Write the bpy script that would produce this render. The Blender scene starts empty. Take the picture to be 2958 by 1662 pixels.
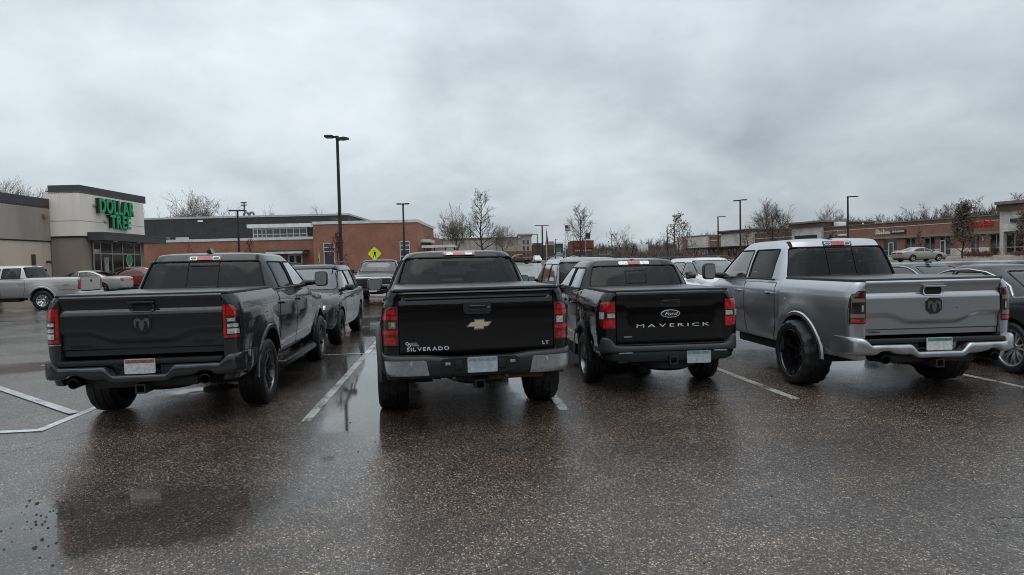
import bpy, bmesh, math, random
from math import sin, cos, pi, radians, sqrt, exp, atan2
from mathutils import Vector, Matrix
from mathutils.bvhtree import BVHTree

SC = bpy.context.scene
COL = SC.collection

# ------------------------------------------------------------------ camera
CAM_F, CAM_H, PITCH, YAW, ROLL = 1817.66, 1.675, 0.03802, 0.10583, 0.02287   # focal length in photo pixels (2958 wide)
_fw = Vector((sin(YAW)*cos(PITCH), cos(YAW)*cos(PITCH), -sin(PITCH)))
_rt = Vector((cos(YAW), -sin(YAW), 0))
_up = _rt.cross(_fw)
_r2 = cos(ROLL)*_rt - sin(ROLL)*_up
_u2 = sin(ROLL)*_rt + cos(ROLL)*_up
camd = bpy.data.cameras.new('camera')
camd.sensor_width = 36; camd.lens = 36*CAM_F/2958; camd.clip_end = 6000; camd.clip_start = 0.05
cam = bpy.data.objects.new('camera', camd); COL.objects.link(cam)
cam.matrix_world = Matrix(((_r2.x, _u2.x, -_fw.x, 0), (_r2.y, _u2.y, -_fw.y, 0), (_r2.z, _u2.z, -_fw.z, CAM_H), (0, 0, 0, 1)))
SC.camera = cam

def site(u, d, z=0.0):
    """site frame (u to the right, d away, the grid of the shops and the school) -> world"""
    return Vector((u*cos(YAW)+d*sin(YAW), -u*sin(YAW)+d*cos(YAW), z))
def at(px, py, d):
    """photo pixel at site depth d -> (u, z) in the site frame"""
    r = _fw + (px-1479)/CAM_F*_r2 - (py-831)/CAM_F*_u2
    fd = r.x*sin(YAW)+r.y*cos(YAW)
    r = r*(d/fd)
    return r.x*cos(YAW)-r.y*sin(YAW), r.z+CAM_H

# ------------------------------------------------------------------ colour management
SC.view_settings.view_transform = 'Standard'
SC.view_settings.look = 'None'
SC.view_settings.exposure = 0.0
SC.view_settings.gamma = 1.0
SC.view_settings.use_curve_mapping = False
SC.cycles.max_bounces = 8; SC.cycles.transparent_max_bounces = 12
SC.cycles.use_denoising = True
SC.cycles.filter_width = 1.0

# ------------------------------------------------------------------ sky: overcast
SUN_EL, SUN_AZ = radians(78), radians(-150)        # behind the cloud, over the photographer's left shoulder
world = bpy.data.worlds.new('World'); SC.world = world; world.use_nodes = True
SKY_A, SKY_B = (6.9, 28.4, 0), (27.0, 0.9, 0)
def sky_nodes():
    nt = world.node_tree; nt.nodes.clear()
    N = lambda t: nt.nodes.new(t)
    L = nt.links.new
    out = N('ShaderNodeOutputWorld'); bg = N('ShaderNodeBackground'); bg.inputs['Strength'].default_value = 0.1
    sky = N('ShaderNodeTexSky'); sky.sky_type = 'NISHITA'; sky.sun_disc = False
    sky.sun_elevation = SUN_EL; sky.sun_rotation = SUN_AZ; sky.air_density = 1.0; sky.dust_density = 2.0
    tc = N('ShaderNodeTexCoord')
    sep = N('ShaderNodeSeparateXYZ'); L(tc.outputs['Generated'], sep.inputs[0])
    mx = N('ShaderNodeMath'); mx.operation = 'MAXIMUM'; L(sep.outputs['Z'], mx.inputs[0]); mx.inputs[1].default_value = 0.0
    ad = N('ShaderNodeMath'); ad.operation = 'ADD'; L(mx.outputs[0], ad.inputs[0]); ad.inputs[1].default_value = 0.42
    dx = N('ShaderNodeMath'); dx.operation = 'DIVIDE'; L(sep.outputs['X'], dx.inputs[0]); L(ad.outputs[0], dx.inputs[1])
    dy = N('ShaderNodeMath'); dy.operation = 'DIVIDE'; L(sep.outputs['Y'], dy.inputs[0]); L(ad.outputs[0], dy.inputs[1])
    cb = N('ShaderNodeCombineXYZ'); L(dx.outputs[0], cb.inputs[0]); L(dy.outputs[0], cb.inputs[1])
    def noise(scale, det, loc, rough=.55, dist=.3):
        mp = N('ShaderNodeMapping'); mp.inputs['Location'].default_value = loc; mp.inputs['Rotation'].default_value = (0, 0, .35)
        L(cb.outputs[0], mp.inputs[0])
        n = N('ShaderNodeTexNoise'); n.inputs['Scale'].default_value = scale; n.inputs['Detail'].default_value = det
        n.inputs['Roughness'].default_value = rough; n.inputs['Distortion'].default_value = dist
        L(mp.outputs[0], n.inputs[0]); return n.outputs['Fac']
    big = noise(.75, 2, SKY_A, .5, .2); mid = noise(2.1, 5, SKY_B, .5, .25); det = noise(7.0, 4, (4, 2, 0), .55, .1)
    def mul(a, k):
        m = N('ShaderNodeMath'); m.operation = 'MULTIPLY'; L(a, m.inputs[0]); m.inputs[1].default_value = k; return m.outputs[0]
    def add(a, b):
        m = N('ShaderNodeMath'); m.operation = 'ADD'; L(a, m.inputs[0]); L(b, m.inputs[1]); return m.outputs[0]
    s = add(add(mul(big, .52), mul(mid, .46)), mul(det, .12))
    # thinner cloud round the hidden sun lets more light through
    sd = N('ShaderNodeVectorMath'); sd.operation = 'DOT_PRODUCT'
    sd.inputs[1].default_value = (sin(SUN_AZ)*cos(SUN_EL), cos(SUN_AZ)*cos(SUN_EL), sin(SUN_EL)); L(tc.outputs['Generated'], sd.inputs[0])
    gl = N('ShaderNodeMapRange'); gl.inputs['From Min'].default_value = .55; gl.inputs['From Max'].default_value = 1.0
    gl.inputs['To Min'].default_value = 0; gl.inputs['To Max'].default_value = .10; L(sd.outputs['Value'], gl.inputs[0])
    s = add(s, gl.outputs[0])
    rp = N('ShaderNodeValToRGB'); L(s, rp.inputs[0])
    e = rp.color_ramp.elements
    e[0].position = .40; e[0].color = (.365, .41, .455, 1)
    e[1].position = .78; e[1].color = (.86, .92, .95, 1)
    a = e.new(.52); a.color = (.50, .56, .605, 1)
    a = e.new(.64); a.color = (.67, .745, .79, 1)
    # an overcast sky grows brighter towards the zenith
    zz = N('ShaderNodeMath'); zz.operation = 'MULTIPLY_ADD'; L(mx.outputs[0], zz.inputs[0]); zz.inputs[1].default_value = 10.0; zz.inputs[2].default_value = 9.2
    sc = N('ShaderNodeVectorMath'); sc.operation = 'SCALE'; L(zz.outputs[0], sc.inputs['Scale']); L(rp.outputs[0], sc.inputs[0])
    mixn = N('ShaderNodeMix'); mixn.data_type = 'RGBA'; mixn.inputs['Factor'].default_value = .96
    L(sky.outputs[0], mixn.inputs['A']); L(sc.outputs[0], mixn.inputs['B'])
    L(mixn.outputs['Result'], bg.inputs['Color']); L(bg.outputs[0], out.inputs['Surface'])
sky_nodes()
sd = bpy.data.lights.new('sun', 'SUN'); sd.energy = 0.8; sd.angle = radians(60); sd.color = (1, .94, .86)
so = bpy.data.objects.new('sun', sd); COL.objects.link(so)
so.rotation_euler = Vector((-sin(SUN_AZ)*cos(SUN_EL), -cos(SUN_AZ)*cos(SUN_EL), -sin(SUN_EL))).to_track_quat('-Z', 'Y').to_euler()

# ------------------------------------------------------------------ materials
M = {}
def mat(name, col, rough=.5, metal=0.0, coat=0.0, coat_r=.05, var=0.0, vscale=3.0, bump=0.0, bscale=40.0, spec=.5, col2=None, trans=0.0, streak=1.0):
    if name in M: return M[name]
    m = bpy.data.materials.new(name); m.use_nodes = True; nt = m.node_tree
    b = nt.nodes['Principled BSDF']; L = nt.links.new
    b.inputs['Base Color'].default_value = (*col, 1); b.inputs['Roughness'].default_value = rough
    b.inputs['Metallic'].default_value = metal; b.inputs['Coat Weight'].default_value = coat
    b.inputs['Coat Roughness'].default_value = coat_r; b.inputs['Specular IOR Level'].default_value = spec
    b.inputs['Transmission Weight'].default_value = trans
    tc = nt.nodes.new('ShaderNodeTexCoord')
    if var > 0:
        n = nt.nodes.new('ShaderNodeTexNoise'); n.inputs['Scale'].default_value = vscale; n.inputs['Detail'].default_value = 6
        n.inputs['Roughness'].default_value = .6
        mp = nt.nodes.new('ShaderNodeMapping'); mp.inputs['Scale'].default_value = (1, 1, streak); L(tc.outputs['Object'], mp.inputs[0]); L(mp.outputs[0], n.inputs[0])
        mx = nt.nodes.new('ShaderNodeMix'); mx.data_type = 'RGBA'
        c2 = col2 or tuple(c*(1-var) for c in col)
        mx.inputs['A'].default_value = (*[min(1, c*(1+var*.5)) for c in col], 1); mx.inputs['B'].default_value = (*c2, 1)
        mr = nt.nodes.new('ShaderNodeMapRange'); mr.inputs['From Min'].default_value = .35; mr.inputs['From Max'].default_value = .65
        L(n.outputs['Fac'], mr.inputs[0]); L(mr.outputs[0], mx.inputs['Factor']); L(mx.outputs['Result'], b.inputs['Base Color'])
    if bump > 0:
        n2 = nt.nodes.new('ShaderNodeTexNoise'); n2.inputs['Scale'].default_value = bscale; n2.inputs['Detail'].default_value = 4
        L(tc.outputs['Object'], n2.inputs[0])
        bp = nt.nodes.new('ShaderNodeBump'); bp.inputs['Strength'].default_value = bump; bp.inputs['Distance'].default_value = .01
        L(n2.outputs['Fac'], bp.inputs['Height']); L(bp.outputs[0], b.inputs['Normal'])
    M[name] = m; return m

def paint(name, col, metal=.4, rough=.32, flake=.0, dirt=.5):
    """clear-coated body paint with rain beads and a film of road dirt low down"""
    if name in M: return M[name]
    m = mat(name, col, rough, metal, coat=1.0, coat_r=.03); nt = m.node_tree; b = nt.nodes['Principled BSDF']; L = nt.links.new
    tc = nt.nodes.new('ShaderNodeTexCoord')
    v = nt.nodes.new('ShaderNodeTexVoronoi'); v.inputs['Scale'].default_value = 95; L(tc.outputs['Object'], v.inputs['Vector'])
    mr = nt.nodes.new('ShaderNodeMapRange'); mr.inputs['From Min'].default_value = .18; mr.inputs['From Max'].default_value = .42
    mr.inputs['To Min'].default_value = 1; mr.inputs['To Max'].default_value = 0; L(v.outputs['Distance'], mr.inputs[0])
    n = nt.nodes.new('ShaderNodeTexNoise'); n.inputs['Scale'].default_value = 14; n.inputs['Detail'].default_value = 5; L(tc.outputs['Object'], n.inputs[0])
    nm = nt.nodes.new('ShaderNodeMapRange'); nm.inputs['From Min'].default_value = .42; nm.inputs['From Max'].default_value = .62; L(n.outputs['Fac'], nm.inputs[0])
    geo = nt.nodes.new('ShaderNodeNewGeometry'); sx = nt.nodes.new('ShaderNodeSeparateXYZ'); L(geo.outputs['Normal'], sx.inputs[0])
    um = nt.nodes.new('ShaderNodeMapRange'); um.inputs['From Min'].default_value = .1; um.inputs['From Max'].default_value = .9
    um.inputs['To Min'].default_value = .03; um.inputs['To Max'].default_value = 1.0; L(sx.outputs['Z'], um.inputs[0])
    k = nt.nodes.new('ShaderNodeMath'); k.operation = 'MULTIPLY'; L(mr.outputs[0], k.inputs[0]); L(nm.outputs[0], k.inputs[1])
    k2 = nt.nodes.new('ShaderNodeMath'); k2.operation = 'MULTIPLY'; L(k.outputs[0], k2.inputs[0]); L(um.outputs[0], k2.inputs[1])
    bp = nt.nodes.new('ShaderNodeBump'); bp.inputs['Strength'].default_value = .5; bp.inputs['Distance'].default_value = .0022
    L(k2.outputs[0], bp.inputs['Height']); L(bp.outputs[0], b.inputs['Coat Normal'])
    # road film: rises from the sills, broken up
    so_ = nt.nodes.new('ShaderNodeSeparateXYZ'); L(tc.outputs['Object'], so_.inputs[0])
    dm = nt.nodes.new('ShaderNodeMapRange'); dm.inputs['From Min'].default_value = 1.05; dm.inputs['From Max'].default_value = .35
    dm.inputs['To Min'].default_value = 0; dm.inputs['To Max'].default_value = dirt; L(so_.outputs['Z'], dm.inputs[0])
    n3 = nt.nodes.new('ShaderNodeTexNoise'); n3.inputs['Scale'].default_value = 5; n3.inputs['Detail'].default_value = 8; n3.inputs['Roughness'].default_value = .7
    L(tc.outputs['Object'], n3.inputs[0])
    dk = nt.nodes.new('ShaderNodeMath'); dk.operation = 'MULTIPLY'; L(dm.outputs[0], dk.inputs[0]); L(n3.outputs['Fac'], dk.inputs[1])
    mx = nt.nodes.new('ShaderNodeMix'); mx.data_type = 'RGBA'; mx.inputs['A'].default_value = (*col, 1); mx.inputs['B'].default_value = (.06, .052, .045, 1)
    L(dk.outputs[0], mx.inputs['Factor']); L(mx.outputs['Result'], b.inputs['Base Color'])
    b.inputs['Specular IOR Level'].default_value = .0 if metal < .2 else .3
    ra = nt.nodes.new('ShaderNodeMath'); ra.operation = 'MULTIPLY_ADD'; L(dk.outputs[0], ra.inputs[0]); ra.inputs[1].default_value = .22; ra.inputs[2].default_value = .03
    L(ra.outputs[0], b.inputs['Coat Roughness'])
    return m

def glass(name, tint, refl=1.0, rough=.02):
    if name in M: return M[name]
    m = bpy.data.materials.new(name); m.use_nodes = True; nt = m.node_tree; nt.nodes.clear(); L = nt.links.new
    o = nt.nodes.new('ShaderNodeOutputMaterial'); t = nt.nodes.new('ShaderNodeBsdfTransparent'); t.inputs[0].default_value = (*tint, 1)
    g = nt.nodes.new('ShaderNodeBsdfGlossy'); g.inputs['Roughness'].default_value = rough
    fr = nt.nodes.new('ShaderNodeFresnel'); fr.inputs['IOR'].default_value = 1.55
    tc = nt.nodes.new('ShaderNodeTexCoord'); n = nt.nodes.new('ShaderNodeTexNoise'); n.inputs['Scale'].default_value = 130; n.inputs['Detail'].default_value = 3
    L(tc.outputs['Object'], n.inputs[0]); bp = nt.nodes.new('ShaderNodeBump'); bp.inputs['Strength'].default_value = .12; bp.inputs['Distance'].default_value = .002
    L(n.outputs['Fac'], bp.inputs['Height']); L(bp.outputs[0], g.inputs['Normal'])
    k = nt.nodes.new('ShaderNodeMath'); k.operation = 'MULTIPLY'; k.inputs[1].default_value = refl; k.use_clamp = True; L(fr.outputs[0], k.inputs[0])
    mx = nt.nodes.new('ShaderNodeMixShader'); L(k.outputs[0], mx.inputs[0]); L(t.outputs[0], mx.inputs[1]); L(g.outputs[0], mx.inputs[2]); L(mx.outputs[0], o.inputs[0])
    M[name] = m; return m

RUBBER = mat('rubber', (.005, .005, .0053), .55, bump=.4, bscale=60)
PLAST = mat('black_plastic', (.010, .010, .0105), .42, bump=.15, bscale=300)
GAP = mat('gap_black', (.004, .004, .004), .8)
UNDER = mat('underbody', (.012, .011, .010), .85, var=.4, vscale=8)
CHROME = mat('chrome', (.75, .75, .76), .12, 1.0, var=.15, vscale=20)
BRIGHT = mat('bright_metal', (.55, .56, .58), .3, 1.0, var=.2, vscale=30, bump=.1, bscale=200)
GLOSSBLK = mat('gloss_black', (.008, .008, .009), .12, 0, coat=1)
REDL = mat('red_lens', (.42, .012, .014), .14, 0, coat=1.0, var=.55, vscale=22)
REDD = mat('red_lens_dark', (.16, .008, .009), .12, 0, coat=1.0, var=.5, vscale=30)
SMOKE = mat('smoked_lens', (.022, .013, .012), .1, 0, coat=1.0)
CLEARL = mat('clear_lens', (.62, .63, .64), .16, .35, coat=1.0, var=.6, vscale=45)
AMBER = mat('amber_lens', (.5, .16, .02), .2, 0, coat=1.0)
SEAT = mat('seat_cloth', (.03, .03, .031), .9)
TRIM = mat('cabin_trim', (.03, .029, .028), .8)
G_DARK = glass('privacy_glass', (.30, .31, .32), .75)
G_TINT = glass('tinted_glass', (.42, .44, .44), 1.2)
G_CLEAR = glass('windscreen_glass', (.80, .84, .83), 2.4)
G_SKY = glass('side_glass', (.45, .48, .48), 2.0)
MIRR = mat('mirror_glass', (.26, .28, .28), .2, .3)
WHITEP = mat('white_plastic', (.72, .72, .71), .4)

# ------------------------------------------------------------------ mesh helpers
def finish(me, smooth=35):
    if smooth:
        me.polygons.foreach_set('use_smooth', [True]*len(me.polygons))
        me.set_sharp_from_angle(angle=radians(smooth))
    me.update()
def mesh_obj(name, vs, fs, m=None, parent=None, smooth=35, fix=True):
    me = bpy.data.meshes.new(name)
    if fix:
        bm = bmesh.new(); bv = [bm.verts.new(v) for v in vs]
        for f in fs:
            try: bm.faces.new([bv[i] for i in f])
            except ValueError: pass
        bmesh.ops.remove_doubles(bm, verts=bm.verts, dist=1e-5)
        bmesh.ops.recalc_face_normals(bm, faces=bm.faces)
        bm.to_mesh(me); bm.free()
    else:
        me.from_pydata(vs, [], fs)
    finish(me, smooth)
    return link(name, me, m, parent)
def link(name, me, m=None, parent=None):
    o = bpy.data.objects.new(name, me)
    if m is not None and not me.materials: me.materials.append(m)
    COL.objects.link(o)
    if parent is not None: o.parent = parent
    return o
def thing(name, label, cat, loc=(0, 0, 0), rz=0.0, group=None):
    o = bpy.data.objects.new(name, None); COL.objects.link(o); o.empty_display_size = .2
    o.location = loc; o.rotation_euler = (0, 0, rz)
    return tag(o, label, cat, group)
def tag(o, label, cat=None, group=None, kind=None):
    if label: o['label'] = label
    if cat: o['category'] = cat
    if group: o['group'] = group
    if kind: o['kind'] = kind
    return o
class MB:
    """collects shapes for ONE mesh object"""
    def __init__(s): s.v = []; s.f = []
    def add(s, vs, fs):
        k = len(s.v); s.v += [tuple(v) for v in vs]; s.f += [tuple(i+k for i in f) for f in fs]; return s
    def box(s, c, sz, bev=0.0, rz=0.0, rx=0.0, ry=0.0):
        if bev <= 0:
            hx, hy, hz = sz[0]/2, sz[1]/2, sz[2]/2
            vs = [Vector((x, y, z)) for x in (-hx, hx) for y in (-hy, hy) for z in (-hz, hz)]
            fs = [(0, 1, 3, 2), (4, 6, 7, 5), (0, 4, 5, 1), (2, 3, 7, 6), (0, 2, 6, 4), (1, 5, 7, 3)]
        else:
            bm = bmesh.new(); bmesh.ops.create_cube(bm, size=1)
            for v in bm.verts: v.co = Vector((v.co.x*sz[0], v.co.y*sz[1], v.co.z*sz[2]))
            bmesh.ops.bevel(bm, geom=bm.edges[:], offset=bev, segments=2, affect='EDGES', profile=.6)
            bm.verts.index_update(); vs = [v.co.copy() for v in bm.verts]; fs = [[v.index for v in f.verts] for f in bm.faces]; bm.free()
        R = Matrix.Rotation(rz, 3, 'Z') @ Matrix.Rotation(ry, 3, 'Y') @ Matrix.Rotation(rx, 3, 'X')
        c = Vector(c); return s.add([R @ v + c for v in vs], fs)
    def b2(s, a, b, bev=0.0):
        return s.box([(a[i]+b[i])/2 for i in range(3)], [abs(b[i]-a[i]) for i in range(3)], bev)
    def tube(s, pts, r, n=8, cap=True):
        pts = [Vector(p) for p in pts]; rs = r if isinstance(r, (list, tuple)) else [r]*len(pts); k = len(s.v); vs = []; ref = None
        for i, p in enumerate(pts):
            t = (pts[min(i+1, len(pts)-1)]-pts[max(i-1, 0)]).normalized()
            if ref is None: ref = Vector((0, 0, 1)) if abs(t.z) < .9 else Vector((1, 0, 0))
            a = (ref - t*ref.dot(t)).normalized(); ref = a; b = t.cross(a)
            for j in range(n):
                q = 2*pi*j/n; vs.append(p + rs[i]*(cos(q)*a+sin(q)*b))
        fs = [(i*n+j, i*n+(j+1) % n, (i+1)*n+(j+1) % n, (i+1)*n+j) for i in range(len(pts)-1) for j in range(n)]
        if cap: fs += [tuple(range(n)), tuple((len(pts)-1)*n+j for j in range(n))]
        return s.add(vs, fs)
    def lathe(s, prof, c=(0, 0, 0), axis='x', n=32, a0=0, a1=2*pi):
        """prof: (along axis, radius)"""
        vs = []; full = abs(a1-a0-2*pi) < 1e-6; m = n if full else n+1
        for h, r in prof:
            for j in range(m):
                q = a0+(a1-a0)*j/n; x, y = r*cos(q), r*sin(q)
                p = (h, x, y) if axis == 'x' else ((x, h, y) if axis == 'y' else (x, y, h))
                vs.append((p[0]+c[0], p[1]+c[1], p[2]+c[2]))
        fs = [(i*m+j, i*m+(j+1) % m, (i+1)*m+(j+1) % m, (i+1)*m+j) for i in range(len(prof)-1) for j in range(m if full else n)]
        return s.add(vs, fs)
    def prism(s, poly, axis, a, b):
        """poly of 2-D points extruded along axis from a to b. axis y: (x,z); x: (y,z); z: (x,y)"""
        def P(p, h): return (p[0], h, p[1]) if axis == 'y' else ((h, p[0], p[1]) if axis == 'x' else (p[0], p[1], h))
        n = len(poly)
        return s.add([P(p, a) for p in poly]+[P(p, b) for p in poly],
                     [tuple(range(n)), tuple(range(2*n-1, n-1, -1))]+[(i, (i+1) % n, n+(i+1) % n, n+i) for i in range(n)])
    def loft(s, rings, closed=True, cap=True):
        n = len(rings[0]); vs = [p for r in rings for p in r]
        fs = [(i*n+j, i*n+(j+1) % n, (i+1)*n+(j+1) % n, (i+1)*n+j) for i in range(len(rings)-1) for j in range(n if closed else n-1)]
        if cap: fs += [tuple(range(n)), tuple((len(rings)-1)*n+j for j in range(n))]
        return s.add(vs, fs)
    def obj(s, name, m=None, parent=None, smooth=35): return mesh_obj(name, s.v, s.f, m, parent, smooth)
def lerp(a, b, t): return a+(b-a)*t
def knots(ks, x):
    """piecewise linear over (x, value or tuple)"""
    if x <= ks[0][0]: return ks[0][1]
    for (a, p), (b, q) in zip(ks, ks[1:]):
        if x <= b:
            t = (x-a)/(b-a) if b > a else 0
            return lerp(p, q, t) if not isinstance(p, tuple) else tuple(lerp(i, j, t) for i, j in zip(p, q))
    return ks[-1][1]
def smooth01(t): t = max(0, min(1, t)); return t*t*(3-2*t)
def catmull(ks, n):
    """resample rows (first entry the parameter) smoothly at n even steps per span"""
    out = []
    for i in range(len(ks)-1):
        p0, p1, p2, p3 = ks[max(i-1, 0)], ks[i], ks[i+1], ks[min(i+2, len(ks)-1)]
        for j in range(n):
            t = j/n
            out.append(tuple(.5*((2*b)+(-a+c)*t+(2*a-5*b+4*c-d)*t*t+(-a+3*b-3*c+d)*t**3) for a, b, c, d in zip(p0, p1, p2, p3)))
    out.append(tuple(ks[-1])); return out
def boolean(me, cutters, op='DIFFERENCE'):
    """me: mesh datablock; cutters: list of MB. returns new mesh"""
    o = bpy.data.objects.new('tmp', me); COL.objects.link(o); tmp = []
    for c in cutters:
        cm = bpy.data.meshes.new('cut'); bm = bmesh.new(); bv = [bm.verts.new(v) for v in c.v]
        for f in c.f: bm.faces.new([bv[i] for i in f])
        bmesh.ops.recalc_face_normals(bm, faces=bm.faces); bm.to_mesh(cm); bm.free()
        co = bpy.data.objects.new('cut', cm); COL.objects.link(co); tmp.append(co)
        md = o.modifiers.new('b', 'BOOLEAN'); md.object = co; md.operation = op; md.solver = 'EXACT'
    dg = bpy.context.evaluated_depsgraph_get()
    res = bpy.data.meshes.new_from_object(o.evaluated_get(dg))
    for x in tmp+[o]: bpy.data.objects.remove(x)
    return res
def raw_mesh(mb, name='m'):
    me = bpy.data.meshes.new(name); bm = bmesh.new(); bv = [bm.verts.new(v) for v in mb.v]
    for f in mb.f:
        try: bm.faces.new([bv[i] for i in f])
        except ValueError: pass
    bmesh.ops.remove_doubles(bm, verts=bm.verts, dist=1e-5)
    bmesh.ops.recalc_face_normals(bm, faces=bm.faces); bm.to_mesh(me); bm.free(); return me
def bvh_of(*meshes):
    vs, fs = [], []
    for me in meshes:
        k = len(vs); vs += [v.co.copy() for v in me.vertices]; fs += [[k+i for i in p.vertices] for p in me.polygons]
    return BVHTree.FromPolygons(vs, fs)
def text_mesh(txt, size, ext=.01, bold=0.0, shear=0.0, sx=1.0):
    c = bpy.data.curves.new('t', 'FONT'); c.body = txt; c.size = size; c.extrude = ext; c.offset = bold; c.shear = shear
    c.align_x = 'CENTER'; c.align_y = 'CENTER'; c.resolution_u = 3
    o = bpy.data.objects.new('t', c); COL.objects.link(o)
    dg = bpy.context.evaluated_depsgraph_get(); me = bpy.data.meshes.new_from_object(o.evaluated_get(dg)); bpy.data.objects.remove(o)
    for v in me.vertices: v.co.x *= sx
    return me
def letters(txt, height, width, ext=.01, bold=0.0, gap=.12):
    """list of (char, mesh, x-centre): upright text filling width, cap height = height, lying in x-z, front towards -y"""
    out = []; ms = []; tot = 0
    for ch in txt:
        if ch == ' ': ms.append((ch, None, 0, .30)); tot += .30; continue
        me = text_mesh(ch, 1.0, ext, bold); xs = [v.co.x for v in me.vertices]; ys = [v.co.y for v in me.vertices]
        ms.append((ch, me, (min(xs)+max(xs))/2, max(xs)-min(xs))); tot += max(xs)-min(xs)
    caps = [m for m in ms if m[1]]; hh = .73
    tot += gap*(len(ms)-1); k = width/tot; x = -width/2
    for ch, me, cx, w in ms:
        if me:
            ys = [v.co.y for v in me.vertices]; y0 = min(ys) if ch not in 'gjpqy' else max(ys)-hh
            for v in me.vertices: v.co = Vector(((v.co.x-cx)*k, -v.co.z, (v.co.y-y0)*height/hh-height/2))
            finish(me, 30); out.append((ch, me, x+w*k/2))
        x += (w+gap)*k
    return out
# ------------------------------------------------------------------ ground: wet asphalt
GZ = [(-60, 0), (18, 0), (27, .13), (32, .22), (38, .45), (48, .75), (60, .95), (90, 1.3), (105, 1.5), (150, 1.65), (300, 3.5), (600, 7), (1600, 14)]
def gz(d): return knots(GZ, d)
def asphalt():
    m = bpy.data.materials.new('wet_asphalt'); m.use_nodes = True; nt = m.node_tree; L = nt.links.new
    b = nt.nodes['Principled BSDF']; N = nt.nodes.new
    tc = N('ShaderNodeTexCoord'); P = tc.outputs['Object']
    sep0n = N('ShaderNodeSeparateXYZ'); L(P, sep0n.inputs[0]); sep0 = sep0n.outputs['Y']
    def mth(op, a, c, clamp=False):
        n = N('ShaderNodeMath'); n.operation = op; n.use_clamp = clamp
        for i, q in enumerate((a, c)):
            if isinstance(q, (int, float)): n.inputs[i].default_value = q
            else: L(q, n.inputs[i])
        return n.outputs[0]
    def noise(s, d=4, r=.55, v=P):
        n = N('ShaderNodeTexNoise'); n.inputs['Scale'].default_value = s; n.inputs['Detail'].default_value = d; n.inputs['Roughness'].default_value = r; L(v, n.inputs[0]); return n.outputs['Fac']
    def rng(v, a, c, t0=0, t1=1, smooth=True):
        n = N('ShaderNodeMapRange'); n.interpolation_type = 'SMOOTHSTEP' if smooth else 'LINEAR'
        n.inputs['From Min'].default_value = a; n.inputs['From Max'].default_value = c; n.inputs['To Min'].default_value = t0; n.inputs['To Max'].default_value = t1; L(v, n.inputs[0]); return n.outputs[0]
    def blob(x, y, rx, ry, rot=0.0):
        mp = N('ShaderNodeMapping'); mp.vector_type = 'TEXTURE'; mp.inputs['Location'].default_value = (x, y, 0); mp.inputs['Rotation'].default_value = (0, 0, rot); mp.inputs['Scale'].default_value = (rx, ry, 1)
        L(P, mp.inputs[0]); ln = N('ShaderNodeVectorMath'); ln.operation = 'LENGTH'; L(mp.outputs[0], ln.inputs[0]); return ln.outputs['Value']
    # aggregate: packed chips of every tone from tar-black to tan, some quartz-pale
    def cells(scale):
        mp = N('ShaderNodeMapping'); mp.inputs['Rotation'].default_value = (0, 0, .6); mp.inputs['Scale'].default_value = (scale, scale*.8, scale); L(P, mp.inputs[0])
        v = N('ShaderNodeTexVoronoi'); v.inputs['Scale'].default_value = 1; v.inputs['Randomness'].default_value = 1; L(mp.outputs[0], v.inputs['Vector'])
        c = N('ShaderNodeSeparateColor'); L(v.outputs['Color'], c.inputs[0]); return v, c
    def tones(fac, cols):
        r = N('ShaderNodeValToRGB'); L(fac, r.inputs[0]); e = r.color_ramp.elements; e[0].position = 0; e[0].color = (*cols[0][1], 1); e[1].position = 1; e[1].color = (*cols[-1][1], 1)
        for p, c in cols[1:-1]: k = e.new(p); k.color = (*c, 1)
        return r.outputs[0]
    v, vc = cells(66); v2, vd = cells(140)
    big = noise(.35, 5, .6); mid = noise(2.2, 6, .6); fine = noise(240, 3)
    chip = rng(v.outputs['Distance'], .30, .62, 1, 0)
    T = [(0, (.006, .0034, .0023)), (.35, (.017, .010, .0068)), (.6, (.050, .0315, .0215)), (.78, (.095, .064, .045)), (.90, (.165, .12, .09)), (.965, (.30, .245, .195)), (1, (.52, .46, .40))]
    ca, cb_ = tones(vc.outputs[0], T), tones(vd.outputs[0], T)
    c1 = N('ShaderNodeMix'); c1.data_type = 'RGBA'; L(cb_, c1.inputs['A']); L(ca, c1.inputs['B']); L(mth('MULTIPLY', chip, .85), c1.inputs['Factor'])
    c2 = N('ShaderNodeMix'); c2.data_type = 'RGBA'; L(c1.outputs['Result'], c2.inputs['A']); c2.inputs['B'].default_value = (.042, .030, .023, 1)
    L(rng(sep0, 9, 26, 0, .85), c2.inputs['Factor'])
    c3 = N('ShaderNodeMix'); c3.data_type = 'RGBA'; c3.blend_type = 'MULTIPLY'; L(c2.outputs['Result'], c3.inputs['A']); c3.inputs['Factor'].default_value = 1
    g = N('ShaderNodeCombineColor'); sc = rng(mth('ADD', mth('MULTIPLY', big, .55), mth('MULTIPLY', mid, .45)), .36, .64, .58, 1.35)
    for i in range(3): L(sc, g.inputs[i])
    L(g.outputs[0], c3.inputs['B'])
    # dry-ish worn far lot is greyer and paler
    sep = N('ShaderNodeSeparateXYZ'); L(P, sep.inputs[0])
    # standing water
    wob = mth('MULTIPLY', mth('SUBTRACT', noise(1.3, 6, .6), .5), 1.1)
    pud = None
    for a in ((-1.0, 8.3, .74, 3.0, .04), (-1.45, 11.6, .75, 3.2, .1), (-1.6, 16.6, 1.6, 1.7, 0), (-3.3, 9.3, .7, .3, .5), (-2.35, 11.2, .5, 2.8, 0), (-1.7, 19.5, 2.2, 1.6, .3), (-2.25, 4.5, 1.25, .72, .12), (1.05, 9.0, .35, 1.6, .1), (2.9, 10.0, 1.0, 1.2, 0), (6.2, 9.4, 1.6, .9, .2),
              (-7.6, 12.2, 1.6, .8, .4), (-9.5, 24, 5, 1.2, .1), (3.4, 21, 4, 1.0, 0)):
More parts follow.
